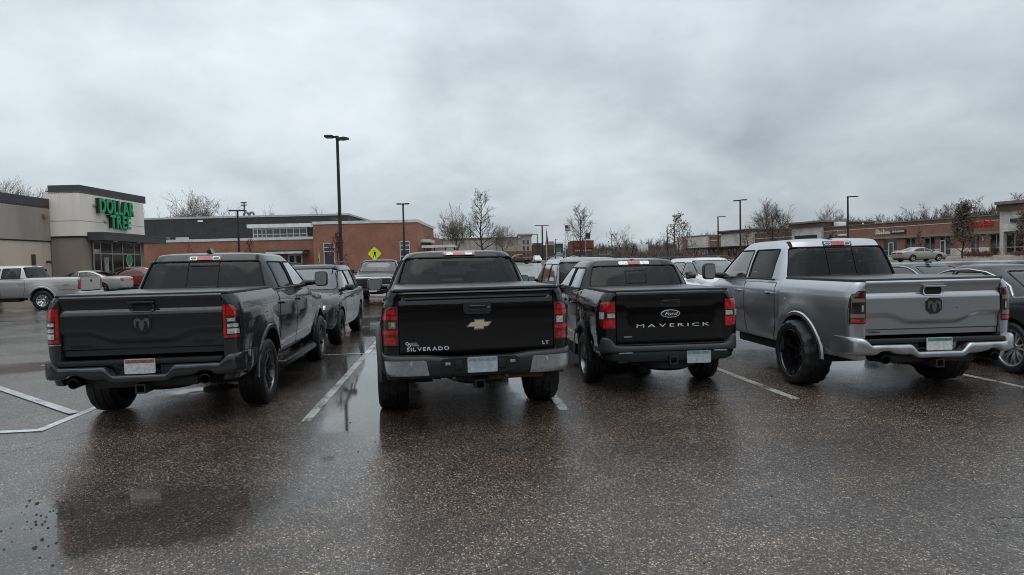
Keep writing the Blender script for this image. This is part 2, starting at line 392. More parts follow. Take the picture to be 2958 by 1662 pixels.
        q = rng(mth('ADD', blob(*a), wob), .55, 1.25, 1, 0); pud = q if pud is None else mth('MAXIMUM', pud, q)
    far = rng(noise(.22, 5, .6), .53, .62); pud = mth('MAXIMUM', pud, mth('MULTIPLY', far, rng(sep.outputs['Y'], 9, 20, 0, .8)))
    # a thin film of water lies over everything, thicker and smoother in places
    film = rng(mth('ADD', mth('MULTIPLY', noise(.55, 6, .65), .7), mth('MULTIPLY', noise(4, 4), .3)), .38, .62)
    film = mth('MAXIMUM', film, rng(mth('ADD', blob(-2.5, 5.2, 1.9, 2.2, .2), wob), .5, 1.2, 1, 0)); film = mth('MAXIMUM', film, rng(mth('ADD', blob(-5.2, 6.6, 2.2, 2.6, .3), wob), .5, 1.3, 1, 0))
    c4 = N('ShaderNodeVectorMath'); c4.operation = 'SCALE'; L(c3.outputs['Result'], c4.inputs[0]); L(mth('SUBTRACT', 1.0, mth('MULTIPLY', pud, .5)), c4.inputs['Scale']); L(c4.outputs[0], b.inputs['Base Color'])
    ro = mth('MULTIPLY', mth('SUBTRACT', 1.0, pud), rng(film, 0, 1, .26, .12)); ro = mth('ADD', ro, mth('MULTIPLY', pud, .035))
    b.inputs['Roughness'].default_value = .62; b.inputs['Specular IOR Level'].default_value = .22
    b.inputs['Coat Weight'].default_value = 1.0; b.inputs['Coat IOR'].default_value = 1.46; L(ro, b.inputs['Coat Roughness'])
    # relief; drowned under puddles; cracks
    hgt = mth('ADD', mth('ADD', mth('MULTIPLY', chip, mth('ADD', mth('MULTIPLY', vc.outputs[1], .8), .3)), mth('MULTIPLY', fine, .5)), mth('MULTIPLY', rng(v2.outputs['Distance'], .1, .6, 1, 0), .35))
    cw = N('ShaderNodeVectorMath'); cw.operation = 'ADD'; L(P, cw.inputs[0]); nn = N('ShaderNodeTexNoise'); nn.inputs['Scale'].default_value = 3.5; nn.inputs['Detail'].default_value = 5; L(P, nn.inputs[0])
    sv = N('ShaderNodeVectorMath'); sv.operation = 'SCALE'; sv.inputs['Scale'].default_value = .35; L(nn.outputs['Color'], sv.inputs[0]); L(sv.outputs[0], cw.inputs[1])
    cv = N('ShaderNodeTexVoronoi'); cv.feature = 'DISTANCE_TO_EDGE'; cv.inputs['Scale'].default_value = .19; L(cw.outputs[0], cv.inputs['Vector'])
    crack = mth('MULTIPLY', rng(cv.outputs['Distance'], .0012, .0035, 1, 0), rng(noise(.5, 2), .47, .56))
    hgt = mth('SUBTRACT', hgt, mth('MULTIPLY', crack, 5))
    bp = N('ShaderNodeBump'); bp.inputs['Distance'].default_value = .0055
    L(hgt, bp.inputs['Height']); bp.inputs['Strength'].default_value = .6; L(bp.outputs[0], b.inputs['Normal'])
    bc = N('ShaderNodeBump'); bc.inputs['Distance'].default_value = .0045; L(hgt, bc.inputs['Height'])
    L(mth('MULTIPLY', mth('SUBTRACT', 1.0, mth('MULTIPLY', pud, .97)), rng(film, 0, 1, .34, .20)), bc.inputs['Strength']); L(bc.outputs[0], b.inputs['Coat Normal'])
    M['asphalt'] = m; return m
def build_ground():
    us = [-1500, -700, -350, -180, -100, -70, -50, -36, -26]+[u for u in range(-20, 21, 4)]+[26, 36, 50, 70, 100, 180, 350, 700, 1500]
    ds = [-60, -30, -12, -4]+[i*2 for i in range(0, 31)]+[64, 70, 78, 90, 105, 125, 150, 190, 240, 300, 400, 600, 1000, 1600]
    vs = [tuple(site(u, d, gz(d))) for d in ds for u in us]; C = len(us)
    fs = [(i*C+j, i*C+j+1, (i+1)*C+j+1, (i+1)*C+j) for i in range(len(ds)-1) for j in range(C-1)]
    tag(mesh_obj('ground', vs, fs, asphalt(), None, 60), 'wet asphalt car park with puddles', kind='structure')
build_ground()
def field():
    us = [-1500, -400, -150, -60, 0, 60, 150, 400, 1500]; ds = [158, 190, 240, 300, 400, 600, 1000, 1590]; C = len(us)
    vs = [tuple(site(u, d, gz(d)+.12)) for d in ds for u in us]
    o = mesh_obj('field', vs, [(i*C+j, i*C+j+1, (i+1)*C+j+1, (i+1)*C+j) for i in range(len(ds)-1) for j in range(C-1)], mat('dull_grass', (.070, .058, .042), .95, var=.4, vscale=.06), None, 60); tag(o, 'dull winter grass beyond the car park', kind='structure')
field()
def worn_paint(name, col, lo, hi):
    m = mat(name, col, .35, var=.4, vscale=9, bump=.5, bscale=90, coat=.6); nt = m.node_tree; L = nt.links.new; b = nt.nodes['Principled BSDF']; o = nt.nodes['Material Output']
    tc = nt.nodes.new('ShaderNodeTexCoord'); n = nt.nodes.new('ShaderNodeTexNoise'); n.inputs['Scale'].default_value = 42; n.inputs['Detail'].default_value = 5; n.inputs['Roughness'].default_value = .75; L(tc.outputs['Object'], n.inputs[0])
    n2 = nt.nodes.new('ShaderNodeTexNoise'); n2.inputs['Scale'].default_value = 2.5; n2.inputs['Detail'].default_value = 4; L(tc.outputs['Object'], n2.inputs[0])
    a = nt.nodes.new('ShaderNodeMath'); a.operation = 'MULTIPLY_ADD'; L(n2.outputs['Fac'], a.inputs[0]); a.inputs[1].default_value = .55; L(n.outputs['Fac'], a.inputs[2])
    mr = nt.nodes.new('ShaderNodeMapRange'); mr.inputs['From Min'].default_value = lo; mr.inputs['From Max'].default_value = hi; L(a.outputs[0], mr.inputs[0])
    t = nt.nodes.new('ShaderNodeBsdfTransparent'); mx = nt.nodes.new('ShaderNodeMixShader'); L(mr.outputs[0], mx.inputs[0]); L(b.outputs[0], mx.inputs[1]); L(t.outputs[0], mx.inputs[2]); L(mx.outputs[0], o.inputs['Surface']); return m
LINE = worn_paint('road_paint', (.54, .53, .50), .76, .92)
LINE2 = worn_paint('road_paint_new', (.56, .59, .62), .88, 1.0)
LGRP = 'painted bay lines'
def strip(name, a, b, w, z, m, label):
    a, b = Vector(a).to_2d(), Vector(b).to_2d(); t = (b-a).normalized(); n = Vector((-t.y, t.x))*w/2; k = 24; vs = []
    random.seed(int(a.x*97+a.y*31))
    for i in range(k+1):
        p = a.lerp(b, i/k)
        for s in (-1, 1): q = p+n*s*(1+random.uniform(-.05, .05)); vs.append((q.x, q.y, z))
    o = mesh_obj(name, vs, [(2*i, 2*i+1, 2*i+3, 2*i+2) for i in range(k)], m, None, 0); return tag(o, label, 'road marking', LGRP)
strip('bay_line', (-1.555, 7.02), (-1.53, 17.7), .105, .004, LINE, 'worn white bay line between the dark grey and the black bow-tie pickup')
strip('bay_line', (1.31, 6.98), (1.34, 17.7), .105, .004, LINE, 'white bay line whose end shows under the black pickup\'s right wheel')
strip('bay_line', (4.08, 6.98), (4.13, 17.7), .105, .004, LINE, 'white bay line between the small black and the silver pickup')
strip('bay_line', (7.08, 6.98), (7.10, 17.7), .105, .004, LINE, 'white bay line to the right of the silver pickup')
strip('bay_line', (-4.37, 7.24), (-4.33, 17.7), .105, .004, LINE2, 'bright white line along the left wheels of the dark grey pickup')
strip('aisle_edge_line', (-4.31, 7.19), (-10.4, 7.19), .105, .0085, LINE2, 'white line closing the hatched aisle, at the left edge')
strip('hatch_line', (-4.45, 7.98), (-6.75, 10.15), .11, .012, LINE2, 'slanting white hatch line meeting the line by the dark grey pickup')
strip('hatch_line', (-4.45, 9.9), (-7.2, 12.2), .11, .012, LINE2, 'thin far hatch line left of the dark grey pickup')
strip('row_line', (-7.4, 12.34), (12.9, 12.34), .09, .0085, LINE, 'thin white cross line in front of the parked noses')
def loose_stones():
    random.seed(5); mb = MB()
    for i in range(190):
        x = random.gauss(-2.75, .35) if i < 80 else random.uniform(-4, 3.5); y = random.gauss(4.55, .35) if i < 80 else random.uniform(3.0, 7.0)
        r = random.uniform(.004, .012) if i > 14 else random.uniform(.010, .018); k = 6
        vs = [(x+r*random.uniform(.7, 1.1)*cos(2*pi*j/k), y+r*random.uniform(.7, 1.1)*sin(2*pi*j/k), .001) for j in range(k)]+[(x+r*.5*cos(2*pi*j/k), y+r*.5*sin(2*pi*j/k), r*.7) for j in range(k)]
        mb.add(vs, [(j, (j+1) % k, k+(j+1) % k, k+j) for j in range(k)]+[tuple(range(k, 2*k))])
    o = mb.obj('loose_gravel', mat('gravel_dark', (.025, .023, .021), .6, var=.5, vscale=60), None, 0); tag(o, 'loose dark asphalt crumbs on the foreground', kind='stuff')
loose_stones()
# ------------------------------------------------------------------ vehicle building blocks
def rowpatch(name, bvh, axis, rows, off, m, parent, th=.02, ncol=10, nrow=8, sgn=1, smooth=40):
    """a panel that follows the body: rows of (height, from, to) cast onto the bvh along the axis, raised by off"""
    cs = sorted(set([r[0] for r in rows]+[lerp(rows[0][0], rows[-1][0], i/nrow) for i in range(nrow+1)]))
    ks = [(r[0], (r[1], r[2])) for r in rows]
    d = {'R': Vector((0, 1, 0)), 'F': Vector((0, -1, 0)), 'S': Vector((-sgn, 0, 0)), 'T': Vector((0, 0, -1))}[axis]
    g = []; last = None
    for c in cs:
        a, b = knots(ks, c); row = []
        for j in range(ncol+1):
            q = lerp(a, b, j/ncol)
            o = {'R': Vector((q, -50, c)), 'F': Vector((q, 50, c)), 'S': Vector((sgn*50, q, c)), 'T': Vector((q, c, 50))}[axis]
            h = bvh.ray_cast(o, d)[0]
            mid = {'R': 1, 'F': 1, 'S': 0, 'T': 2}[axis]
            if off > 0 and h is not None and last is not None and abs(h[mid]-last[mid]) > .16 and j > 0: h[mid] = last[mid]-d[mid]*-.02
            if h is None:
                base = Vector(o); base[mid] = last[mid] if last else 0
                n = bvh.find_nearest(base)[0]; h = Vector(o); h[mid] = n[mid]
            last = h; row.append(h - d*off)
        g.append(row)
    R, C = len(g), ncol+1; vs = [p for r in g for p in r]
    fs = [(i*C+j, i*C+j+1, (i+1)*C+j+1, (i+1)*C+j) for i in range(R-1) for j in range(C-1)]
    if th > 0:
        bd = [j for j in range(C)]+[i*C+C-1 for i in range(1, R)]+[(R-1)*C+j for j in range(C-2, -1, -1)]+[i*C for i in range(R-2, 0, -1)]
        k = len(vs); vs += [vs[i]+d*th for i in bd]; n = len(bd)
        fs += [(bd[i], bd[(i+1) % n], k+(i+1) % n, k+i) for i in range(n)]
    return mesh_obj(name, vs, fs, m, parent, smooth)
def rrows(c0, c1, a, b, r, slant0=0, slant1=0, n=4):
    """rows of a rounded rectangle; slants move the edges inward at the top"""
    out = []
    def edge(c):
        t = (c-c0)/(c1-c0); return a+slant0*t, b-slant1*t
    for i in range(n+1):
        q = pi/2*i/n; c = c0+r*(1-cos(q)); k = r*(1-sin(q)); e = edge(c); out.append((c, e[0]+k, e[1]-k))
    for i in range(n+1):
        q = pi/2*i/n; c = c1-r+r*sin(q); k = r*(1-cos(q)); e = edge(c); out.append((c, e[0]+k, e[1]-k))
    return out
def rows_poly(rows): return [(r[1], r[0]) for r in rows]+[(r[2], r[0]) for r in reversed(rows)]
def grow(rows, e): return [(rows[0][0]-e, rows[0][1]-e*.3, rows[0][2]+e*.3)]+[(r[0], r[1]-e, r[2]+e) for r in rows]+[(rows[-1][0]+e, rows[-1][1]-e*.3, rows[-1][2]+e*.3)]
def ring(z, yr, yf, w, e=.34, N=56, ins=0.0):
    ym, h = (yr+yf)/2, (yf-yr)/2-ins; w -= ins; out = []
    for j in range(N):
        t = 2*pi*(j+.5)/N; c, s = cos(t), sin(t)
        out.append((w*math.copysign(abs(c)**e, c), ym+h*math.copysign(abs(s)**e, s), z))
    return out
def greenhouse(lev, ins=0.0, zdrop=0.0, crown=.05):
    """lev: (z, yrear, yfront, halfwidth, e) from belt to roof edge; closed solid"""
    rs = [ring(z, a, b, w, e, ins=ins) for z, a, b, w, e in lev]
    z, a, b, w, e = lev[-1]; z -= zdrop
    if zdrop: rs[-1] = ring(z, a, b, w, e, ins=ins)
    for k, up in ((.025, .020), (.07, .034), (.16, .045), (.34, .045+.6*(crown-.045)), (.55, crown)):
        rs.append(ring(z+up, a+k*.9, b-k*1.2, w-k, e, ins=ins))
    mb = MB(); mb.loft(rs); return mb
def section(w, zb, zs, zt, tuck=.0):
    H = zs-zb
    h = [(0, zb), (.5*w, zb), (.84*w-tuck, zb), (.935*w-tuck, zb+.025), (.972*w-tuck*.7, zb+.09), (.988*w-tuck*.3, zb+.28*H), (.998*w, zb+.48*H), (w, zb+.62*H),
         (.996*w, zb+.70*H), (.998*w, zb+.79*H), (.988*w, zb+.90*H), (.952*w, zs-.006*H-.004), (.915*w, zs+.012), (.8*w, lerp(zs, zt, .45)+.004), (.45*w, lerp(zs, zt, .86)+.004), (0, zt+.004)]
    return h
def body_loft(st, n=4, tuck=0.0):
    """st rows: (y, halfwidth, z bottom, z shoulder, z top)"""
    rs = []
    for y, w, zb, zs, zt in catmull(st, n):
        h = section(w, zb, zs, zt, tuck); rs.append([(x, y, z) for x, z in h]+[(-x, y, z) for x, z in h[-2:0:-1]])
    mb = MB(); mb.loft(rs); return mb
WHEELS = {}
def wheel_meshes(style, r, w, rim_r, n, finish_m):
    key = (style, r, w, rim_r)
    if key in WHEELS: return WHEELS[key]
    knob = style in ('knob', 'deep'); ty = MB(); nn = 72; vs = []; dr = r-rim_r
    prof = [(-.46, rim_r*.99, 0), (-.52, rim_r+.12*dr, 0), (-.545, rim_r+.45*dr, 0), (-.535, rim_r+.72*dr, 1), (-.49, r-.02, 1), (-.43, r-.004, 1), (-.16, r, 2), (-.14, r-.012, 0), (-.12, r, 2),
            (.12, r, 2), (.14, r-.012, 0), (.16, r, 2), (.43, r-.004, 1), (.49, r-.02, 1), (.535, rim_r+.72*dr, 1), (.545, rim_r+.45*dr, 0), (.52, rim_r+.12*dr, 0), (.46, rim_r*.99, 0)]
    dep = .014 if knob else .005
    for h, rad, k in prof:
        for j in range(nn):
            q = 2*pi*j/nn; rr = rad - (dep if k == 1 and (j//2) % 2 else 0) - (dep*.6 if k == 2 and (j//3) % 2 else 0)
            vs.append((h*w, rr*cos(q), rr*sin(q)))
    m = len(prof); ty.add(vs, [(i*nn+j, i*nn+(j+1) % nn, (i+1)*nn+(j+1) % nn, (i+1)*nn+j) for i in range(m-1) for j in range(nn)])
    tm = raw_mesh(ty, 'tyre'); finish(tm, 30); tm.materials.append(RUBBER)
    ba = MB(); hf = w/2; dish = {'deep': -.02, 'steel': .3}.get(style, .5)
    ba.lathe([(-hf*.9, rim_r), (-hf*.85, rim_r*.93), (hf*dish-.05, rim_r*.90), (hf*dish-.06, .03), (hf*dish-.06, .001)], n=40)
    bm_ = raw_mesh(ba, 'wheel'); finish(bm_, 30); bm_.materials.append(UNDER if style != 'chrome' else CHROME)
    sp = MB(); sp.lathe([(hf*.90, rim_r*1.005), (hf*1.0, rim_r*.995), (hf*.97, rim_r*.955), (hf*.86, rim_r*.93), (hf*dish-.05, rim_r*.90)], n=48)
    hs = hf*(dish+.1)
    sp.lathe([(hs, .001), (hs, .045), (hs-.006, .06), (hs-.03, .075), (hs-.06, .08)], n=24)
    for k in range(n):
        a = 2*pi*k/n
        def spoke(da0, da1, wd0, wd1, h0, h1):
            c0, c1 = (.06*cos(a+da0), .06*sin(a+da0)), (rim_r*.94*cos(a+da1), rim_r*.94*sin(a+da1))
            t = Vector((c1[0]-c0[0], c1[1]-c0[1])).normalized(); pz = Vector((-t.y, t.x)); vs = []
            for (c, wd, h) in ((c0, wd0, h0), ((lerp(c0[0], c1[0], .55), lerp(c0[1], c1[1], .55)), lerp(wd0, wd1, .5)*.85, lerp(h0, h1, .5)+.008), (c1, wd1, h1)):
                for sx, dh in ((-1, -.035), (-.8, 0), (.8, 0), (1, -.035)):
                    vs.append((h+dh, c[0]+pz.x*wd*sx, c[1]+pz.y*wd*sx))
            sp.add(vs, [(i*4+j, i*4+j+1, i*4+j+5, i*4+j+4) for i in range(2) for j in range(3)]+[(i*4+3, i*4, i*4+4, i*4+7) for i in range(2)])
        if style == 'split': spoke(0, .16, .022, .018, hs-.01, hf*.86); spoke(0, -.16, .022, .018, hs-.01, hf*.86)
        else: spoke(0, 0, .034, .028, hs-.012, hf*(.86 if style != 'deep' else dish+.25))
        sp.lathe([(hs+.006, .001), (hs+.006, .008), (hs-.01, .008)], c=(0, .055*cos(a+.3), .055*sin(a+.3)), n=6)
    rm = raw_mesh(sp, 'rim'); finish(rm, 30); rm.materials.append(finish_m)
    WHEELS[key] = (bm_, rm, tm); return WHEELS[key]
def add_wheels(root, ms, pos):
    for i, (x, y, z) in enumerate(pos):
        o = link('wheel', ms[0], None, root); o.location = (x, y, z); o.rotation_euler = (random.uniform(0, 6), 0, 0 if x > 0 else pi)
        link('rim', ms[1], None, o); link('tyre', ms[2], None, o)
def wheel_wells(pos, r, x_in):
    out = []
    for y, z in pos:
        for s in (-1, 1):
            mb = MB(); n = 28
            # arch: round above the hub, straight down below it
            poly = [(y+r*cos(pi*i/n), z+r*sin(pi*i/n)) for i in range(n+1)]+[(y-r*1.02, z-.6), (y+r*1.02, z-.6)]
            mb.prism(poly, 'x', s*x_in, s*1.6); out.append(mb)
    return out
def arch_lip(root, bvh, y, z, r, sgn, m, w=.045, out=.012, a0=-.02, a1=pi+.02, name='arch_trim'):
    n = 30; vs = []
    for i in range(n+1):
        a = lerp(a0, a1, i/n)
        for rr, o in ((r-.012, -.04), (r-.010, out), (r+w*.6, out), (r+w, -.004)):
            yy, zz = y+rr*cos(a), z+rr*sin(a)
            aq = max(.35, min(pi-.35, a)); yq, zq = y+(r+w+.01)*cos(aq), z+(r+w+.01)*sin(aq)
            h = bvh.ray_cast(Vector((sgn*50, yq, zq)), Vector((-sgn, 0, 0)))[0]
            x = h.x if h is not None and abs(h.x) > .6 else (vs[-4][0] if len(vs) >= 4 else sgn*.95)
            if h is not None and abs(h.x) > .6: x = h.x + sgn*o
            vs.append((x, yy, zz))
    return mesh_obj(name, vs, [(i*4+j, i*4+j+1, (i+1)*4+j+1, (i+1)*4+j) for i in range(n) for j in range(3)], m, root, 40)
def seats(root, rows, w, z0, zt, wd=.5):
    for y, xs in rows:
        for x in xs:
            mb = MB(); rings = []
            for z, hw, hy in ((z0, wd/2, .09), (z0+.25*(zt-z0), wd/2*.98, .085), (z0+.55*(zt-z0), wd/2*.86, .075), (z0+.68*(zt-z0), wd/2*.72, .06), (z0+.70*(zt-z0), .03, .02), (z0+.74*(zt-z0), .03, .02), (z0+.76*(zt-z0), .11, .04), (z0+.88*(zt-z0), .13, .05), (zt-.02, .12, .045), (zt, .08, .03)):
                rings.append(ring(z, y-hy-.12*(z-z0), y+hy-.12*(z-z0), hw, .55, 16))
            rings = [[(p[0]+x, p[1], p[2]) for p in r] for r in rings]; mb.loft(rings); mb.obj('seat', SEAT, root)
def side_mirror(root, x, y, z, sgn, m=PLAST, sx=.24, sz=.24, arm=.14, gm=None, name='mirror'):
    mb = MB(); rings = []
    for t, k in ((-.09, .80), (-.085, .93), (-.05, 1.0), (.02, .96), (.07, .78), (.09, .45)):
        rings.append([(px+x+sgn*(arm+sx/2), y+t+ (.02 if False else 0), pz+z) for px, _, pz in [(q[0], 0, q[1]) for q in [(a[0], a[1]) for a in [(sx/2*k*math.copysign(abs(cos(2*pi*(j+.5)/24))**.45, cos(2*pi*(j+.5)/24)), sz/2*k*math.copysign(abs(sin(2*pi*(j+.5)/24))**.45, sin(2*pi*(j+.5)/24))) for j in range(24)]]]])
    mb.loft(rings); mb.tube([(x-sgn*.03, y+.03, z-sz*.28), (x+sgn*(arm+.02), y+.01, z-sz*.22)], [.05, .04], 8)
    o = mb.obj(name, m, root, 45)
    g = MB(); pts = [(x+sgn*(arm+sx/2)+sx/2*.84*math.copysign(abs(cos(2*pi*(j+.5)/24))**.45, cos(2*pi*(j+.5)/24)), z+sz/2*.84*math.copysign(abs(sin(2*pi*(j+.5)/24))**.45, sin(2*pi*(j+.5)/24))) for j in range(24)]
    g.prism(pts, 'y', y-.088, y-.094); g.obj('mirror_glass', gm or MIRR, o, 30)
    return o
def plate(root, x, y, z, ry=pi, header=(.10, .22, .30), base=(.55, .58, .60), name='licence_plate', tilt=0.0, s=1):
    """back face to -y when s=1, to +y when s=-1"""
    w, h = .305, .155
    mb = MB(); pts = rows_poly(rrows(z-h/2, z+h/2, x-w/2, x+w/2, .015)); mb.prism(pts, 'y', y, y-.006*s)
    o = mb.obj(name, mat('plate_%.2f_%.2f' % (base[0], base[2]), base, .45, var=.25, vscale=25), root, 30)
    mb = MB(); mb.b2((x-w*.47, y-.0075*s, z+h*.22), (x+w*.47, y-.0062*s, z+h*.45)); mb.obj('plate_header', mat('plate_header_%.2f' % header[1], header, .5, var=.4, vscale=30), o)
    for sx in (-1, 1):
        mb = MB(); mb.lathe([(y-.0062*s, .008), (y-.010*s, .007), (y-.010*s, .001)], c=(x+sx*w*.3, 0, z+h*.40), axis='y', n=8); mb.obj('plate_screw', BRIGHT, o)
    return o
def bumper(rows, n=3, k=12):
    """rows: (x, y front, y back, z0, z1, roundness)"""
    rs = []
    for x, ya, yb, z0, z1, e in catmull(rows, n):
        ym, hy, zm, hz = (ya+yb)/2, abs(yb-ya)/2, (z0+z1)/2, (z1-z0)/2; r = []
        for j in range(k):
            t = 2*pi*(j+.5)/k; c, s = cos(t), sin(t)
            r.append((x, ym+hy*math.copysign(abs(c)**e, c), zm+hz*math.copysign(abs(s)**e, s)))
        rs.append(r)
    mb = MB(); mb.loft(rs); return mb
def mirror_rows(half): return [(-r[0],)+tuple(r[1:]) for r in reversed(half)]+([r for r in half if r[0] > 0])

# ------------------------------------------------------------------ cab or cabin shell with real window openings
def cabin(root, lev, wins, paint_m, crown=.05, name='cab', thick=.045):
    """wins: list of (name, axis, rows, glass material); openings cut through a hollow shell, panes set 6 mm back"""
    outer = greenhouse(lev, crown=crown); me = raw_mesh(outer); bv = bvh_of(me)
    inner = greenhouse([(lev[0][0]-.05,)+tuple(lev[0][1:])]+list(lev[1:]), ins=thick, zdrop=.035, crown=crown)
    cut = [inner]; side = MB(); ym = (lev[-1][1]+lev[-1][2])/2
    for nm, ax, rows, gm in wins:
        p = rows_poly(rows)
        if ax == 'S': mb = MB(); mb.prism(p, 'x', -2, 2); side.v and 0; k = len(side.v); side.v += mb.v; side.f += [tuple(i+k for i in f) for f in mb.f]
        elif ax == 'R': mb = MB(); mb.prism(p, 'y', -9, ym-.1); cut.append(mb)
        elif ax == 'F': mb = MB(); mb.prism(p, 'y', ym+.1, 9); cut.append(mb)
    if side.v: cut.append(side)
    res = boolean(me, cut); finish(res, 32)
    o = link(name, res, paint_m, root)
    for nm, ax, rows, gm in wins:
        rr = grow(rows, .012)
        for s in ((-1, 1) if ax == 'S' else (1,)):
            pane = rowpatch(nm, bv, ax, rr, -.007, gm, root, th=.004, sgn=s, ncol=10, nrow=6)
            d_ = {'R': Vector((0, 1, 0)), 'F': Vector((0, -1, 0)), 'S': Vector((-s, 0, 0))}[ax]; pts = []
            pl = rows_poly(rows); pl2 = []
            for i in range(len(pl)):
                a, b = pl[i], pl[(i+1) % len(pl)]; n = max(1, int(sqrt((a[0]-b[0])**2+(a[1]-b[1])**2)/.12)); pl2 += [(lerp(a[0], b[0], k/n), lerp(a[1], b[1], k/n)) for k in range(n)]
            for q, c in pl2+[pl2[0]]:
                o_ = Vector((s*50, q, c)) if ax == 'S' else Vector((q, -50 if ax == 'R' else 50, c)); h = bv.ray_cast(o_, d_)[0]
                if h is not None: pts.append(h+d_*.001)
            if len(pts) > 3: sb = MB(); sb.tube(pts, .011, 5, cap=False); sb.obj('window_seal', GAP, pane, 40)
    return o, bv
# ------------------------------------------------------------------ pickups
def bedside(P, sgn):
    """closed shell of one side of the box: tail post, rounded corner, side wall"""
    yr, yb, rc, xt = P['yr'], P['yb'], P.get('rc', .12), P['xt']+.004
    zs = sorted(set([k[0] for k in P['hw']]+[lerp(P['hw'][0][0], P['hw'][-1][0], i/16) for i in range(17)]))
    out, inn = [], []
    for z in zs:
        hw = knots(P['hw'], z); path = [(xt, yr+.004), (lerp(xt, hw-rc, .5), yr)]
        path += [(hw-rc+rc*sin(a), yr+rc*(1-cos(a))) for a in [pi/2*i/7 for i in range(8)]]
        ny = 26; path += [(hw, lerp(yr+rc, yb, i/ny)) for i in range(1, ny+1)]
        o = []
        for x, y in path:
            d = sqrt(y*y+(z-P['rt'])**2)-P['ra']
            if y > yr+rc*.6: x += P.get('bulge', .03)*exp(-((d-.05)/.14)**2)*smooth01((y-yr-rc*.5)/.2)
            o.append((x, y))
        out.append([(sgn*x, y, z) for x, y in o]); inn.append([(sgn*min(x, hw-.085), max(y, yr+.11), z) for x, y in o])
    n = len(out[0]); R = len(zs); vs = [p for r in out for p in r]+[p for r in inn for p in r]; K = n*R; fs = []
    for i in range(R-1):
        for j in range(n-1):
            fs.append((i*n+j, i*n+j+1, (i+1)*n+j+1, (i+1)*n+j)); fs.append((K+i*n+j, K+(i+1)*n+j, K+(i+1)*n+j+1, K+i*n+j+1))
        for j in (0, n-1): fs.append((i*n+j, (i+1)*n+j, K+(i+1)*n+j, K+i*n+j))
    for j in range(n-1):
        for i in (0, R-1): fs.append((i*n+j, i*n+j+1, K+i*n+j+1, K+i*n+j))
    mb = MB(); mb.v, mb.f = vs, fs; return mb
def tailgate(P, relief, m, root, nx=56, nz=44):
    xt, yr, z0, z1 = P['xt']-.006, P['yr'], P['tz0'], P['tz1']; vs, fs = [], []
    for i in range(nz+1):
        z = lerp(z0, z1, i/nz)
        for j in range(nx+1):
            x = lerp(-xt, xt, j/nx); vs.append((x, yr-relief(x, z), z))
    C = nx+1; fs = [(i*C+j, i*C+j+1, (i+1)*C+j+1, (i+1)*C+j) for i in range(nz) for j in range(nx)]
    bd = [j for j in range(C)]+[i*C+nx for i in range(1, nz+1)]+[nz*C+j for j in range(nx-1, -1, -1)]+[i*C for i in range(nz-1, 0, -1)]
    k = len(vs); vs += [(vs[b][0], yr+.07, vs[b][2]) for b in bd]; n = len(bd)
    fs += [(bd[i], bd[(i+1) % n], k+(i+1) % n, k+i) for i in range(n)]+[tuple(range(k, k+n))]
    return mesh_obj('tailgate', vs, fs, m, root, 28)
